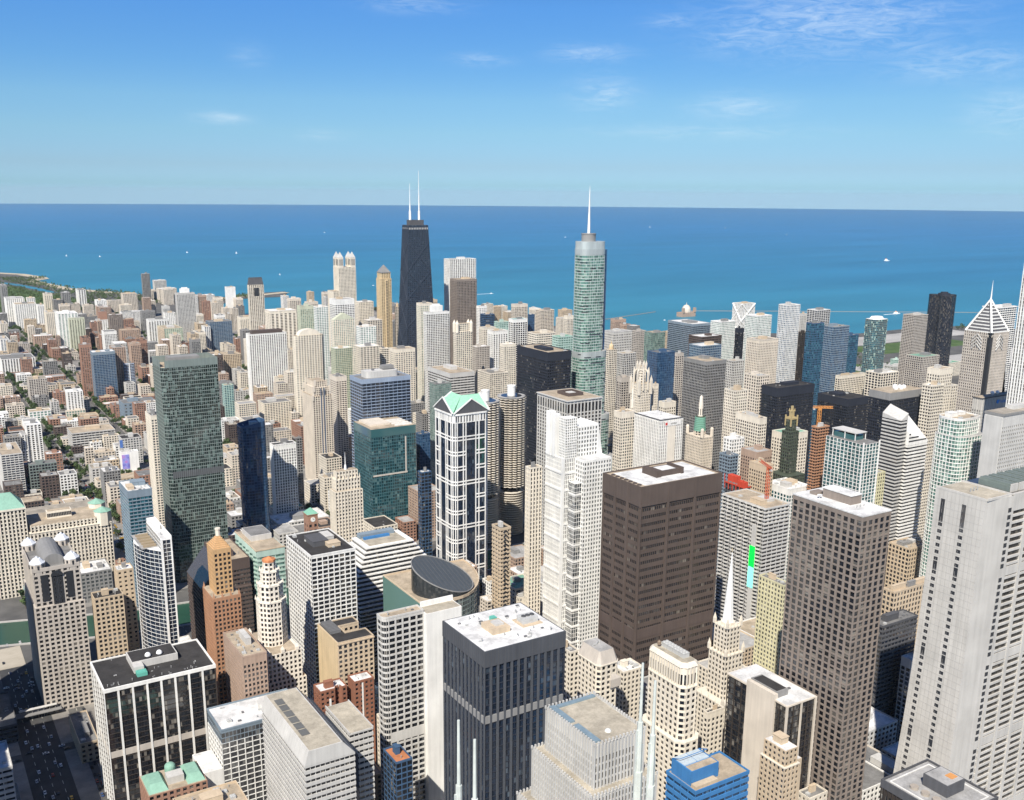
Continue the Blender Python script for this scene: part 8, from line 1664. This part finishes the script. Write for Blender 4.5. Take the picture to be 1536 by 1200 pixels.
CARS = [(88,680,270),(69,687,90),(58,694,270),(88,691,270),(62,698,90),(91,696,270),(54,703,270),(88,700,270),(91,707,270),(88,710,270),(51,721,270),(88,721,270),(62,724,90),(637,353,180),(91,726,270),(54,733,270),(69,735,90),(66,741,90),(43,758,0),(62,758,0),(77,758,0),(51,764,180),(74,764,180),(54,771,270),(66,771,90),(58,772,270),(51,782,270),(69,782,90),(322,732,270),(54,800,270),(66,800,90),(88,808,270),(330,746,90),(98,815,90),(69,833,90),(62,836,90),(58,837,270),(54,839,270),(51,849,270),(58,863,270),(66,869,90),(62,871,90),(56,880,0),(67,880,0),(48,886,180),(56,886,180),(67,886,180),(69,894,90),(58,895,270),(62,907,90),(66,908,90),(54,914,270),(207,912,270),(204,916,270),(51,939,270),(58,978,270),(69,979,90),(702,721,90),(88,1082,270),(88,1091,270),(204,1186,270),(204,1196,270),(207,1196,270),(207,1206,270),(204,1209,270),(204,1221,270),(211,1223,90),(207,1228,270),(204,1230,270),(211,1231,90),(211,1237,0),(207,1239,270),(204,1240,270),(214,1243,180),(211,1244,90),(211,1254,90),(214,1256,90),(207,1261,270),(214,1264,90),(211,1268,90),(214,1274,90),(214,1284,90),(211,1285,90),(444,1227,270),(447,1228,270),(214,1292,90),(454,1230,90),(452,1237,0),(466,1237,0),(214,1305,90),(454,1243,180),(454,1251,90),(223,1336,0),(214,1396,90),(207,1399,270),(211,1403,90),(214,1406,90),(207,1419,270),(214,1419,90),(211,1429,90),(214,1429,90),(207,1434,270),(204,1436,0),(158,1442,180),(212,1436,0),(207,1442,180),(204,1443,270),(218,1442,180),(214,1443,90),(211,1444,90),(204,1451,270),(214,1452,90),(204,1459,270),(214,1462,90),(211,1463,90),(207,1463,270),(204,1472,270),(211,1475,90),(214,1475,90),(204,1481,270),(207,1485,270),(211,1487,90),(214,1488,90),(570,1392,90),(204,1494,270),(463,1436,0),(207,1500,270),(570,1404,90),(214,1500,90),(211,1502,90),(214,1512,90),(143,1531,180),(207,1525,270),(214,1524,90),(211,1527,90),(214,1537,90),(279,1531,180),(287,1531,180),(147,1554,90),(214,1547,90),(271,1542,90),(211,1552,90),(144,1560,90),(283,1542,90),(214,1558,90),(303,1548,90),(225,1566,90),(214,1570,90),(304,1566,90),(214,1583,90),(232,1584,90),(224,1590,90),(231,1590,90),(318,1576,270),(214,1597,90),(204,1598,270),(207,1599,270),(318,1584,270),(225,1602,90),(211,1604,90),(204,1606,270),(214,1606,90),(318,1595,270),(214,1616,90),(209,1617,0),(204,1619,270),(225,1617,0),(207,1623,270),(211,1623,90),(318,1606,270),(216,1623,180),(322,1606,270),(233,1623,180),(326,1615,90),(214,1634,90),(211,1639,90),(326,1623,180),(207,1643,270),(214,1644,90),(326,1629,90),(330,1632,90),(211,1654,90),(214,1657,90),(326,1640,90),(207,1660,270),(330,1645,90),(214,1671,90),(330,1654,90),(214,1679,90),(211,1680,90),(567,1605,90),(214,1689,90),(454,1642,90),(567,1615,90),(214,1699,90),(570,1617,90),(218,1709,180),(214,1710,90),(570,1630,90),(214,1717,90)]
BOATS = [(4036.6,10238.5,2.6,0),(2104,6979.2,2,1),(5788.5,8318.2,1.6,1),(8648.3,10496.1,2.2,1),(5699.8,4456.7,4.2,2),(3136.1,2386.5,2.6,2),(2205.5,3711.5,1.4,0),(1035.9,7128.6,1.7,1),(1211.8,6971.1,1.5,1),(1823.2,7191.6,1.8,1),(2249.6,2632.4,1,0),(9461.5,9951.4,2,1),(1917.4,4286.7,1.2,0),(1745.9,5065.4,1.2,1),(8512.3,7992.6,1.6,1)]
PIER1 = [[2079.5,2743.9],[2383.5,2842.8]]
PIER2 = [[2494.5,2820.8],[2787.3,2654.7],[3591.5,2170.5]]
CRIB = [2392.7,2686.9]
SPIT = [[1147.9,4019.4],[1335.1,4091.6],[1451.6,4145.9]]
PARK = [[349.6,5188.1],[486.7,4930.7],[570.3,4546.4],[644,4207.1],[423.7,3603.4],[187.4,3537.2]]
LAGOON = [[462.6,5171.1],[519.9,4988.1],[562.5,4785.1],[595.8,4565.6]]
EL = [-480,-370,-250,-130,-20,93,209,324,449,565,697,846,987,1110,1240,1370,1500,1640,1800]
NL = [350,494,628,761,883,1030,1150,1240,1339,1439,1528,1620,1706,1795,1885,1984,2070,2160,2260,2360,2460,2560,2680,2796,2900,3000,3100,3200,3300,3400,3500,3600,3700,3800]
CRANE = [801.2381834250035,690,206.15891946888723]
SHED = [[2669.6,2041.4],[2957.8,2014.3]]
HARB = [[2315.6,1825.7],[2435.8,1831.3],[2232.6,1674.4],[2118.8,1676.7]]
# ------------------------------------------------------------------ ground, lake, river, streets
rnd = random.Random(5)
def structure(name, mb, mat, kind='structure', **kw):
    return link(name, mb.mesh(name, mat) if isinstance(mb, MB) else mb, None, kind=kind, **kw)
def ground_mat(name, c0, c1, scale, rough=.9):
    m, N, L, P = newmat(name); tc = N.new('ShaderNodeTexCoord'); n = N.new('ShaderNodeTexNoise'); n.inputs['Scale'].default_value = scale; n.inputs['Detail'].default_value = 9; n.inputs['Roughness'].default_value = .7; L.new(tc.outputs['Object'], n.inputs['Vector'])
    r = N.new('ShaderNodeMapRange'); r.inputs[1].default_value = .35; r.inputs[2].default_value = .65; L.new(n.outputs[0], r.inputs[0]); mx = N.new('ShaderNodeMix'); mx.data_type = 'RGBA'; L.new(r.outputs[0], mx.inputs[0]); mx.inputs[6].default_value = (*c0, 1); mx.inputs[7].default_value = (*c1, 1); L.new(mx.outputs[2], P.inputs['Base Color']); P.inputs['Roughness'].default_value = rough; P.inputs['Specular IOR Level'].default_value = .25; return m
structure('ground', MB().prism(LAND, -3, 0), ground_mat('asphalt', (.075,.073,.07), (.14,.135,.125), .02))
pv = MB()
for x0, x1, y0, y1 in BLK: pv.box(x0-4, x1+4, y0-4, y1+4, -.2, .15)
structure('pavement', pv, ground_mat('pavement_mat', (.17,.16,.15), (.31,.29,.255), .05))
mk = MB()
for e in EL:
    y = 300
    while y < 2700:
        mk.box(e-.12, e+.12, y, y+5, .004, .012); y += 12
for n in NL[:20]:
    x = -300
    while x < 1100: mk.box(x, x+5, n-.12, n+.12, .004, .012); x += 12
structure('road_markings', mk, plain('road_paint', (.6,.58,.5)))
structure('wide_street', MB().box(46, 74, 560, 925, .12, .2), ground_mat('dark_asphalt', (.04,.04,.042), (.075,.073,.07), .05))
sm = MB()
for e in (53, 60, 67):
    for k in range(30): sm.box(e-.15, e+.15, 565+k*12, 570+k*12, .2, .212)
structure('street_lines', sm, plain('road_paint', (.6,.58,.5)))
structure('riverside_plaza', MB().box(8, 68, 926, 972, .12, .3), ground_mat('plaza_paving', (.36,.32,.25), (.46,.41,.33), .05))
def lake():
    m, N, L, P = newmat('lake_water'); g = N.new('ShaderNodeNewGeometry'); sp = N.new('ShaderNodeSeparateXYZ'); L.new(g.outputs['Position'], sp.inputs[0])
    # offshore distance, along the normal of the shore: shallow turquoise, then deep blue
    s = mathn(N, L, 'ADD', mathn(N, L, 'MULTIPLY', sp.outputs[0], .72), mathn(N, L, 'MULTIPLY', sp.outputs[1], .69))
    n = N.new('ShaderNodeTexNoise'); n.inputs['Scale'].default_value = .00045; n.inputs['Detail'].default_value = 6; mp = N.new('ShaderNodeMapping'); mp.inputs['Rotation'].default_value = (0, 0, R(-32)); mp.inputs['Scale'].default_value = (.35, 1.5, 1); L.new(g.outputs['Position'], mp.inputs[0]); L.new(mp.outputs[0], n.inputs['Vector'])
    s = mathn(N, L, 'ADD', s, mathn(N, L, 'MULTIPLY', mathn(N, L, 'SUBTRACT', n.outputs[0], .5), 2600))
    r = N.new('ShaderNodeValToRGB'); mr = N.new('ShaderNodeMapRange'); mr.inputs[1].default_value = 3000; mr.inputs[2].default_value = 13000; L.new(s, mr.inputs[0]); L.new(mr.outputs[0], r.inputs[0])
    e = r.color_ramp.elements; e[0].color = (.037,.205,.285,1); e[1].color = (.026,.172,.36,1); k = e.new(.32); k.color = (.026,.175,.31,1)
    w1 = N.new('ShaderNodeTexNoise'); w1.inputs['Scale'].default_value = .0016; w1.inputs['Detail'].default_value = 8; w1.inputs['Roughness'].default_value = .62; L.new(mp.outputs[0], w1.inputs['Vector']); wr = N.new('ShaderNodeMapRange'); wr.inputs[1].default_value = .3; wr.inputs[2].default_value = .7; wr.inputs[3].default_value = .84; wr.inputs[4].default_value = 1.14; L.new(w1.outputs[0], wr.inputs[0])
    wm = N.new('ShaderNodeVectorMath'); wm.operation = 'SCALE'; L.new(r.outputs[0], wm.inputs[0]); L.new(wr.outputs[0], wm.inputs['Scale'])
    L.new(wm.outputs[0], P.inputs['Base Color']); P.inputs['Roughness'].default_value = .42; P.inputs['Specular IOR Level'].default_value = .22
    b = N.new('ShaderNodeBump'); b.inputs['Strength'].default_value = .5; b.inputs['Distance'].default_value = 1.5; n2 = N.new('ShaderNodeTexNoise'); n2.inputs['Scale'].default_value = .03; n2.inputs['Detail'].default_value = 5; L.new(g.outputs['Position'], n2.inputs['Vector']); L.new(n2.outputs[0], b.inputs['Height']); L.new(b.outputs[0], P.inputs['Normal']); return m
A = [(-6000, -3000)]+[(36000*math.sin(R(t)), 36000*math.cos(R(t))) for t in range(-40, 131, 2)]
mb = MB(); n = len(A); mb.v = [(x, y, -1.2) for x, y in A]; mb.f = [tuple(reversed(range(n)))]
structure('lake_water', mb, lake())
rv = MB(); n = len(RIV)
def offs(pts, d):
    out = []
    for i, p in enumerate(pts):
        a, b = Vector(pts[max(0, i-1)]), Vector(pts[min(len(pts)-1, i+1)]); t = (b-a).normalized(); out.append((p[0]-t.y*d, p[1]+t.x*d))
    return out
L_, R_ = offs(RIV, 29), offs(RIV, -27)
for i in range(n-1): k = len(rv.v); rv.v += [(*R_[i], .03), (*R_[i+1], .03), (*L_[i+1], .03), (*L_[i], .03)]; rv.f.append((k, k+1, k+2, k+3))
wm = ground_mat('river_mat', (.020,.060,.040), (.03,.085,.055), .01, .2)
structure('river_water', rv, wm)
em = MB()
for S in (offs(RIV, 30), offs(RIV, -28)):
    for i in range(n-1): em.bar((*S[i], .4), (*S[i+1], .4), .9)
structure('river_embankment', em, wall('concrete'))
# breakwaters, beach, park
for nm_, P_, wdt in (('breakwater', PIER1, 5), ('breakwater', PIER2, 4)):
    m = MB()
    for a, b in zip(P_, P_[1:]):
        t = (Vector(b)-Vector(a)).normalized(); q = Vector((-t.y, t.x))*wdt/2; m.prism([tuple(Vector(a)+q), tuple(Vector(a)-q), tuple(Vector(b)-q), tuple(Vector(b)+q)], -3, .6)
    structure(nm_, m, wall('grey'), kind='thing', label='short stone breakwater running out from behind the tallest green glass tower' if P_ is PIER1 else 'long straight stone breakwater crossing the water before the harbour', category='breakwater')
bm = MB()
for i in range(9):
    a, b = Vector(LAND[i+1]), Vector(LAND[i+2]); t = (b-a).normalized(); q = Vector((t.y, -t.x)); q = q if q.dot(Vector((.7, .7))) < 0 else -q
    bm.prism([tuple(b-q*6), tuple(a-q*6), tuple(a+q*46), tuple(b+q*46)][::-1] if True else [], -.5, .06)
sand = ground_mat('sand_mat', (.42,.36,.26), (.55,.48,.36), .02)
structure('beach', bm, sand)
sp = MB()
for a, b in zip(SPIT, SPIT[1:]):
    t = (Vector(b)-Vector(a)).normalized(); q = Vector((-t.y, t.x))*20; sp.prism([tuple(Vector(a)+q), tuple(Vector(a)-q), tuple(Vector(b)-q), tuple(Vector(b)+q)], -2, .8)
structure('sand_spit', sp, sand)
grass = ground_mat('grass_mat', (.045,.085,.025), (.10,.15,.05), .02)
pk = MB().prism(PARK, 0, .1); structure('park_lawn', pk, grass)
structure('park_lagoon', MB().prism([(x-18, y) for x, y in LAGOON]+[(x+18, y) for x, y in LAGOON][::-1], .1, .2), lake())
structure('harbour_lawn', MB().box(1720, 2080, 1430, 1760, 0, .1).box(2250, 2700, 1760, 1890, .1, .18), grass)
structure('harbour_lot', MB().box(2150, 2900, 1900, 2020, .18, .3).box(2000, 2700, 1500, 1660, .1, .2), ground_mat('harbour_paving', (.32,.31,.29), (.45,.43,.40), .01))
# ------------------------------------------------------------------ every building
for r in ROWS:
    b = Bd(r)
    (FN[b.fn] if b.fn else generic)(b)
G_ = dict(brick='low brick blocks of the northern streets')
for nm, lab, e, n, w_, d_, h, wc, rc, ph in FILL:
    st = 'grid %s %s %s' % (wc, rnd.choice(['dk', 'gy', 'dk']), '5 4 .5 .5' if h < 15 else '4.5 3.8 .45 .5' if h < 34 else '4 3.6 .42 .45')
    b = Bd((nm, lab, e, n, w_, d_, h, st, None, dict(roof=rc, ph=ph, grp='filler' and 'lesser blocks between the towers')))
    generic(b, units=2 if b.dist < 1700 else 0)
# tower whose spires enter at the bottom edge, and unseen towers added west of the view to shade the street
def shade_tower(label, E, N, w, d, H, st, nm='office_tower'):
    b = Bd((nm, label, E, N, w, d, H, st, None, {})); b.fac(); b.done(); b.roof('tan', ph=1, units=0); return b
b = shade_tower('grey gothic tower below the frame with two pairs of tall white roof spires', 88, 120, 54, 46, 255, 'pier lgrey dk 3 3.9 .4 .35')
for i, (x, y, top) in enumerate(((90, 164, 307), (90.4, 158, 305.5), (139.2, 165, 307), (138, 159, 305.5))):
    x, y = x-b.E-b.hw, y-b.N-b.hd
    b.part('spire', MB().cyl(x, y, 1.15, 1.05, 255, 279, 8).cyl(x, y, .75, .7, 279, 292, 8).cyl(x, y, .42, .3, 292, top, 8).box(x-1.0, x-.5, y-.25, y+.25, 255, 290).box(x+.5, x+1.0, y-.25, y+.25, 255, 286), plain('spire_white', (.56,.59,.54), .5))
f = MB(); cx, cy, z = 94.5-b.E-b.hw, 132-b.N-b.hd, 283
f.box(cx-5, cx+5, cy-5, cy+5, 255, z).box(cx-5.4, cx+5.4, cy-5.4, cy-4.6, z, z+1.6).box(cx-5.4, cx+5.4, cy+4.6, cy+5.4, z, z+1.6).box(cx-5.4, cx-4.6, cy-4.6, cy+4.6, z, z+1.6).box(cx+4.6, cx+5.4, cy-4.6, cy+4.6, z, z+1.6)
b.part('roof_lantern', f, wall('lgrey'))
shade_tower('tall dark glass tower west of the view, outside the frame', -110, 500, 60, 60, 190, 'glass dgrey dk 4 4 .2 .3')
shade_tower('curved green glass tower west of the lantern-topped tower, outside the frame', -14, 800, 50, 52, 142, 'glass greyg dkt 4 4 .2 .3')
shade_tower('brown brick tower by the river bend, outside the frame', -74, 600, 70, 110, 150, 'grid brown dk 4 4 .4 .4')
shade_tower('grey stone tower west of the view, outside the frame', -60, 420, 62, 52, 165, 'grid lgrey dk 4 4 .4 .4')
# ------------------------------------------------------------------ street furniture
def crane(x, y, z, label, col, jib, ang, base=0):
    r = bpy.data.objects.new('tower_crane', None); C.objects.link(r); r.location = (x, y, base); r['label'] = label; r['category'] = 'crane'; m = MB(); s = 1.2
    for a in (-s, s):
        for c in (-s, s): m.bar((a, c, 0), (a, c, z), .22)
    k = 0
    while k < z-3:
        for a in (-s, s): m.bar((a, -s, k), (a, s, k+3), .13); m.bar((-s, a, k+3), (s, a, k), .13)
        k += 3
    mat = plain('crane_'+label.split()[0], col, .5); link('mast', m.mesh('mast', mat), r); j = MB(); d = Vector((math.cos(ang), math.sin(ang), 0)); q = Vector((-d.y, d.x, 0)); t = Vector((0, 0, 1)); o = Vector((0, 0, z))
    for e in (q*.9, -q*.9, t*1.8): j.bar(tuple(o-d*7+e), tuple(o+d*jib+e), .28)
    for i in range(int((jib+7)/3)): a = o-d*7+d*i*3; j.bar(tuple(a+q*.9), tuple(a+d*1.5+t*1.8), .16); j.bar(tuple(a+d*1.5+t*1.8), tuple(a+d*3-q*.9), .16)
    link('jib', j.mesh('jib', mat), r); link('counterweight', MB().hexa([tuple(o-d*6+q*a+d*c+t*e) for e in (-2, 0) for a, c in ((-1, -1), (1, -1), (1, 1), (-1, 1))]).mesh('counterweight', wall('concrete')), r); link('operator_cab', MB().box(-1.4, 1.4, -1.4, 1.4, z-2.5, z).mesh('operator_cab', mat), r)
crane(CRANE[0], CRANE[1], CRANE[2]-4, 'orange tower crane standing before the black slabs', (.62,.27,.07), 13, R(-35))
crane(668, 628, 172, 'red tower crane rising over the red-topped construction frame', (.55,.12,.05), 22, R(65))
# elevated rail platform in the shaded street
t = bpy.data.objects.new('rail_platform', None); C.objects.link(t); t.location = (65, 820, 0); t['label'] = 'pale canopied rail platform bridging the shaded street at the lower left'; t['category'] = 'rail platform'
link('canopy', MB().box(-14, 14, -1.6, 1.6, 8.4, 8.8).mesh('canopy', wall('lgrey')), t); link('deck', MB().box(-17, 17, -4, 4, 4.6, 5.2).mesh('deck', wall('grey')), t); m = MB()
for i in range(7): m.box(-13+i*4.3-.3, -13+i*4.3+.3, -.3, .3, 0, 8.4)
link('column_row', m.mesh('column_row', wall('grey')), t)
# cars
def car_mesh(col, i):
    m = MB(); m.box(-2.2, 2.2, -.9, .9, .35, .95); n0 = len(m.f); m.hexa([(-1.5,-.8,.95),(1.1,-.8,.95),(1.1,.8,.95),(-1.5,.8,.95),(-1.1,-.68,1.5),(.5,-.68,1.5),(.5,.68,1.5),(-1.1,.68,1.5)]); m.box(-1.0, .4, -.66, .66, 1.5, 1.53)
    for x in (-1.4, 1.4):
        for y in (-.86, .86): m.box(x-.33, x+.33, y-.1, y+.1, 0, .66)
    me = m.mesh('parked_car', [plain('car_paint_%d' % i, col, .3), glass('dk'), plain('tyre', (.02,.02,.02))])
    for p in me.polygons: p.material_index = 0 if p.index < n0 or n0+6 <= p.index < n0+12 else 1 if p.index < n0+6 else 2
    return me
CC = [('white', (.75,.75,.74)), ('silver', (.45,.46,.47)), ('black', (.02,.02,.022)), ('red', (.35,.03,.02)), ('blue', (.04,.08,.2)), ('yellow', (.7,.42,.03))]
CM = [car_mesh(c, i) for i, (_, c) in enumerate(CC)]
for x, y, a in CARS:
    k = rnd.choices(range(6), (5, 4, 4, 1.5, 1.5, 2))[0]; o = link('parked_car', CM[k], None, label='small %s car on an open street between the blocks' % CC[k][0], category='car', group='%s cars on the streets' % CC[k][0]); o.location = (x, y, .21 if 46 < x < 74 and y < 925 else .01); o.rotation_euler.z = R(a)
# trees
def leafmat():
    m, N, L, P = newmat('leaves'); g = N.new('ShaderNodeTexCoord'); n = N.new('ShaderNodeTexNoise'); n.inputs['Scale'].default_value = .5; L.new(g.outputs['Object'], n.inputs['Vector']); oi = N.new('ShaderNodeObjectInfo'); r = N.new('ShaderNodeValToRGB'); v = mathn(N, L, 'ADD', mathn(N, L, 'MULTIPLY', n.outputs[0], .7), mathn(N, L, 'MULTIPLY', oi.outputs['Random'], .3)); L.new(v, r.inputs[0]); e = r.color_ramp.elements; e[0].position = .3; e[0].color = (.022,.048,.014,1); e[1].position = .75; e[1].color = (.085,.125,.035,1); L.new(r.outputs[0], P.inputs['Base Color']); P.inputs['Roughness'].default_value = .8; return m
LM = leafmat(); BARK = plain('bark', (.10,.075,.055))
def crown_mesh(seed, n=260):
    r = random.Random(seed); m = MB(); cl = [(r.uniform(-1, 1)*2.3, r.uniform(-1, 1)*2.3, 5+r.uniform(-1.8, 2.4), r.uniform(1.2, 2.1)) for _ in range(9)]
    for i in range(n):
        c = r.choice(cl); v = Vector((r.gauss(0, 1), r.gauss(0, 1), r.gauss(0, 1))).normalized()*c[3]*r.uniform(.75, 1.05); p = Vector(c[:3])+v; u = Vector((r.gauss(0, 1), r.gauss(0, 1), r.gauss(0, 1))).normalized(); w2 = u.cross(v).normalized(); s = r.uniform(.45, .8); k = len(m.v); m.v += [tuple(p+u*s), tuple(p+w2*s), tuple(p-u*s), tuple(p-w2*s)]; m.f.append((k, k+1, k+2, k+3))
    return m.mesh('crown', LM)
def trunk_mesh():
    m = MB().cyl(0, 0, .3, .16, 0, 5, 7)
    for a in (.5, 2.6, 4.4): m.bar((0, 0, 3), (1.5*math.cos(a), 1.5*math.sin(a), 5.2), .09)
    return m.mesh('trunk', BARK)
CR = [crown_mesh(i) for i in range(6)]; TK = trunk_mesh()
for i, (x, y) in enumerate(TREES):
    s = rnd.uniform(1.0, 1.7); t = bpy.data.objects.new('street_tree', None); C.objects.link(t); t.location = (x, y, 0); t.scale = (s, s, s*rnd.uniform(.85, 1.1)); t.rotation_euler.z = rnd.uniform(0, 6.3)
    t['label'] = 'leafy green street tree among the low blocks and streets'; t['category'] = 'tree'; t['group'] = 'street trees among the blocks'
    link('crown', CR[i % 6], t); link('trunk', TK, t)
def wood(name, pts, label):
    m = MB(); r = random.Random(3)
    for x, y in pts:
        s = r.uniform(1.1, 1.9); cl = [(r.uniform(-1, 1)*2.3, r.uniform(-1, 1)*2.3, 4.5+r.uniform(-1.8, 2.4), 1.7) for _ in range(5)]
        for i in range(26):
            c = r.choice(cl); v = Vector((r.gauss(0, 1), r.gauss(0, 1), r.gauss(0, 1))).normalized()*c[3]; p = (Vector(c[:3])+v)*s+Vector((x, y, 0)); u = Vector((r.gauss(0, 1), r.gauss(0, 1), r.gauss(0, 1))).normalized(); w2 = u.cross(v).normalized(); q = s*r.uniform(.7, 1.2); k = len(m.v); m.v += [tuple(p+u*q), tuple(p+w2*q), tuple(p-u*q), tuple(p-w2*q)]; m.f.append((k, k+1, k+2, k+3))
    link(name, m.mesh(name, LM), None, kind='stuff', label=label, category='woodland')
def inside(x, y, poly):
    r = False
    for i in range(len(poly)):
        (x0, y0), (x1, y1) = poly[i], poly[i-1]
        if (y0 > y) != (y1 > y) and x < (x1-x0)*(y-y0)/(y1-y0)+x0: r = not r
    return r
pts = []
while len(pts) < 2600:
    x, y = rnd.uniform(150, 1300), rnd.uniform(3500, 5400)
    dl = min(abs(x-a-(b_-a)*.5) for a, b_ in ((462, 596),))
    if inside(x, y, LAND) and not (x > 700 and y < 3900) and rnd.random() < (.9 if y > 3750 else .35) and not (abs(x-(462+(5171-y)*.2)) < 26 and y > 4500): pts.append((x, y))
wood('park_woodland', pts, 'dark green park woods along the lake at the far left')
wood('street_greenery', FARTREES, 'distant green treetops between the northern blocks')
pts = [(rnd.uniform(1700, 2240), rnd.uniform(1430, 1890)) for _ in range(170)]+[(rnd.uniform(2900, 3150), rnd.uniform(1960, 2100)) for _ in range(60)]
wood('harbour_greenery', [p for p in pts if inside(*p, LAND)], 'green treetops on the harbour lawn beyond the teal tower')
# boats
def boat(x, y, s, kind, label, grp=None):
    t = bpy.data.objects.new('motor_boat' if kind != 1 else 'sailing_boat', None); C.objects.link(t); t.location = (x, y, -1.2); t.scale = (s*.62, s*.62, s*(.45 if kind == 1 else .6)); t.rotation_euler.z = rnd.uniform(-.6, .6)-.5; t['label'] = label; t['category'] = 'boat'
    if grp: t['group'] = grp
    wh = plain('boat_white', (.85,.84,.82), .4); P = [(-7, -2.2), (4, -2.2), (8, 0), (4, 2.2), (-7, 2.2)]
    link('hull', MB().prism([(a*.85, c*.8) for a, c in P], -.3, 1.8, P).mesh('hull', wh), t); link('cabin', MB().box(-4.5, 2, -1.5, 1.5, 1.8, 4).mesh('cabin', wh), t)
    if kind == 1:
        link('mast', MB().cyl(0, 0, .15, .08, 1.8, 17, 6).mesh('mast', wh), t); sl = MB(); sl.v = [(-.2,.1,3),(-6,.1,3),(-.2,.1,16.5),(-.2,-.1,3),(-6,-.1,3),(-.2,-.1,16.5)]; sl.f = [(0,1,2),(5,4,3),(0,3,4,1),(1,4,5,2),(2,5,3,0)]; link('sail', sl.mesh('sail', wh), t)
    if kind == 2: link('upper_deck', MB().box(-4, 0, -1.2, 1.2, 4, 5.6).box(-2.4, -1.6, -.4, .4, 5.6, 7).mesh('upper_deck', plain('deck_orange', (.6,.28,.14))), t)
BL = {4: 'large pale ferry alone on the open lake at the right', 5: 'white ship passing close to the long breakwater', 6: 'white speedboat near the shore right of the brown granite tower', 0: 'small boat on the lake left of the black tapering tower', 10: 'small boat at the end of the short breakwater'}
for i, (x, y, s, k) in enumerate(BOATS):
    boat(x, y, s, k, BL.get(i, 'tiny white sailing boat far out on the lake' if k == 1 else 'tiny white motor boat out on the lake'), None if i in BL else ('white sails out on the lake' if k == 1 else 'small motor boats on the lake'))
    if i in (5, 6): structure('wake_foam', MB().box(x-70, x+10, y-5, y+5, -1.3, -1.12), plain('foam', (.7,.75,.76)), kind='stuff', label='white wake trailing behind a boat', category='wake')
# harbour house with its tent roof, and the long white sheds
t = bpy.data.objects.new('harbour_pavilion', None); C.objects.link(t); t.location = (CRIB[0], CRIB[1], 0); t['label'] = 'pinkish harbour pavilion with a domed roof at the start of the long breakwater'; t['category'] = 'pavilion'
link('wall', MB().box(-30, 30, -16, 16, -2, 14).box(-30, -22, -18, -10, 14, 30).box(22, 30, -18, -10, 14, 30).mesh('wall', wall('pink')), t); link('dome', MB().cyl(0, 0, 16, 16, 14, 20, 20).dome(0, 0, 20, 16, 20, 20, 5).cyl(0, 0, 1.5, .4, 38, 48, 8).mesh('dome', wall('beige')), t)
t = bpy.data.objects.new('exhibition_shed', None); C.objects.link(t); t.location = (SHED[0][0]+60, SHED[0][1]-60, 0); t['label'] = 'long low white shed by the harbour lawn'; t['category'] = 'shed'
link('wall', MB().box(0, 110, 0, 30, 0, 12).mesh('wall', wall('white')), t); link('roof', MB().hexa([(-1,-1,12),(111,-1,12),(111,31,12),(-1,31,12),(-1,14,16),(111,14,16),(111,16,16),(-1,16,16)]).mesh('roof', roofm('white')), t)
# ------------------------------------------------------------------ air
hz = MB().box(-6200, 36300, -3300, 36300, -9, 500)
m, N, L, P = newmat('haze_air'); N.remove(P); pvn = N.new('ShaderNodeVolumePrincipled'); pvn.inputs['Color'].default_value = (.80,.95,1,1); pvn.inputs['Density'].default_value = 1.5e-5; pvn.inputs['Anisotropy'].default_value = .2
L.new(pvn.outputs[0], N['Material Output'].inputs['Volume'])
link('haze', hz.mesh('haze', m), None, kind='stuff', label='thin pale haze over the lake and city', category='haze')
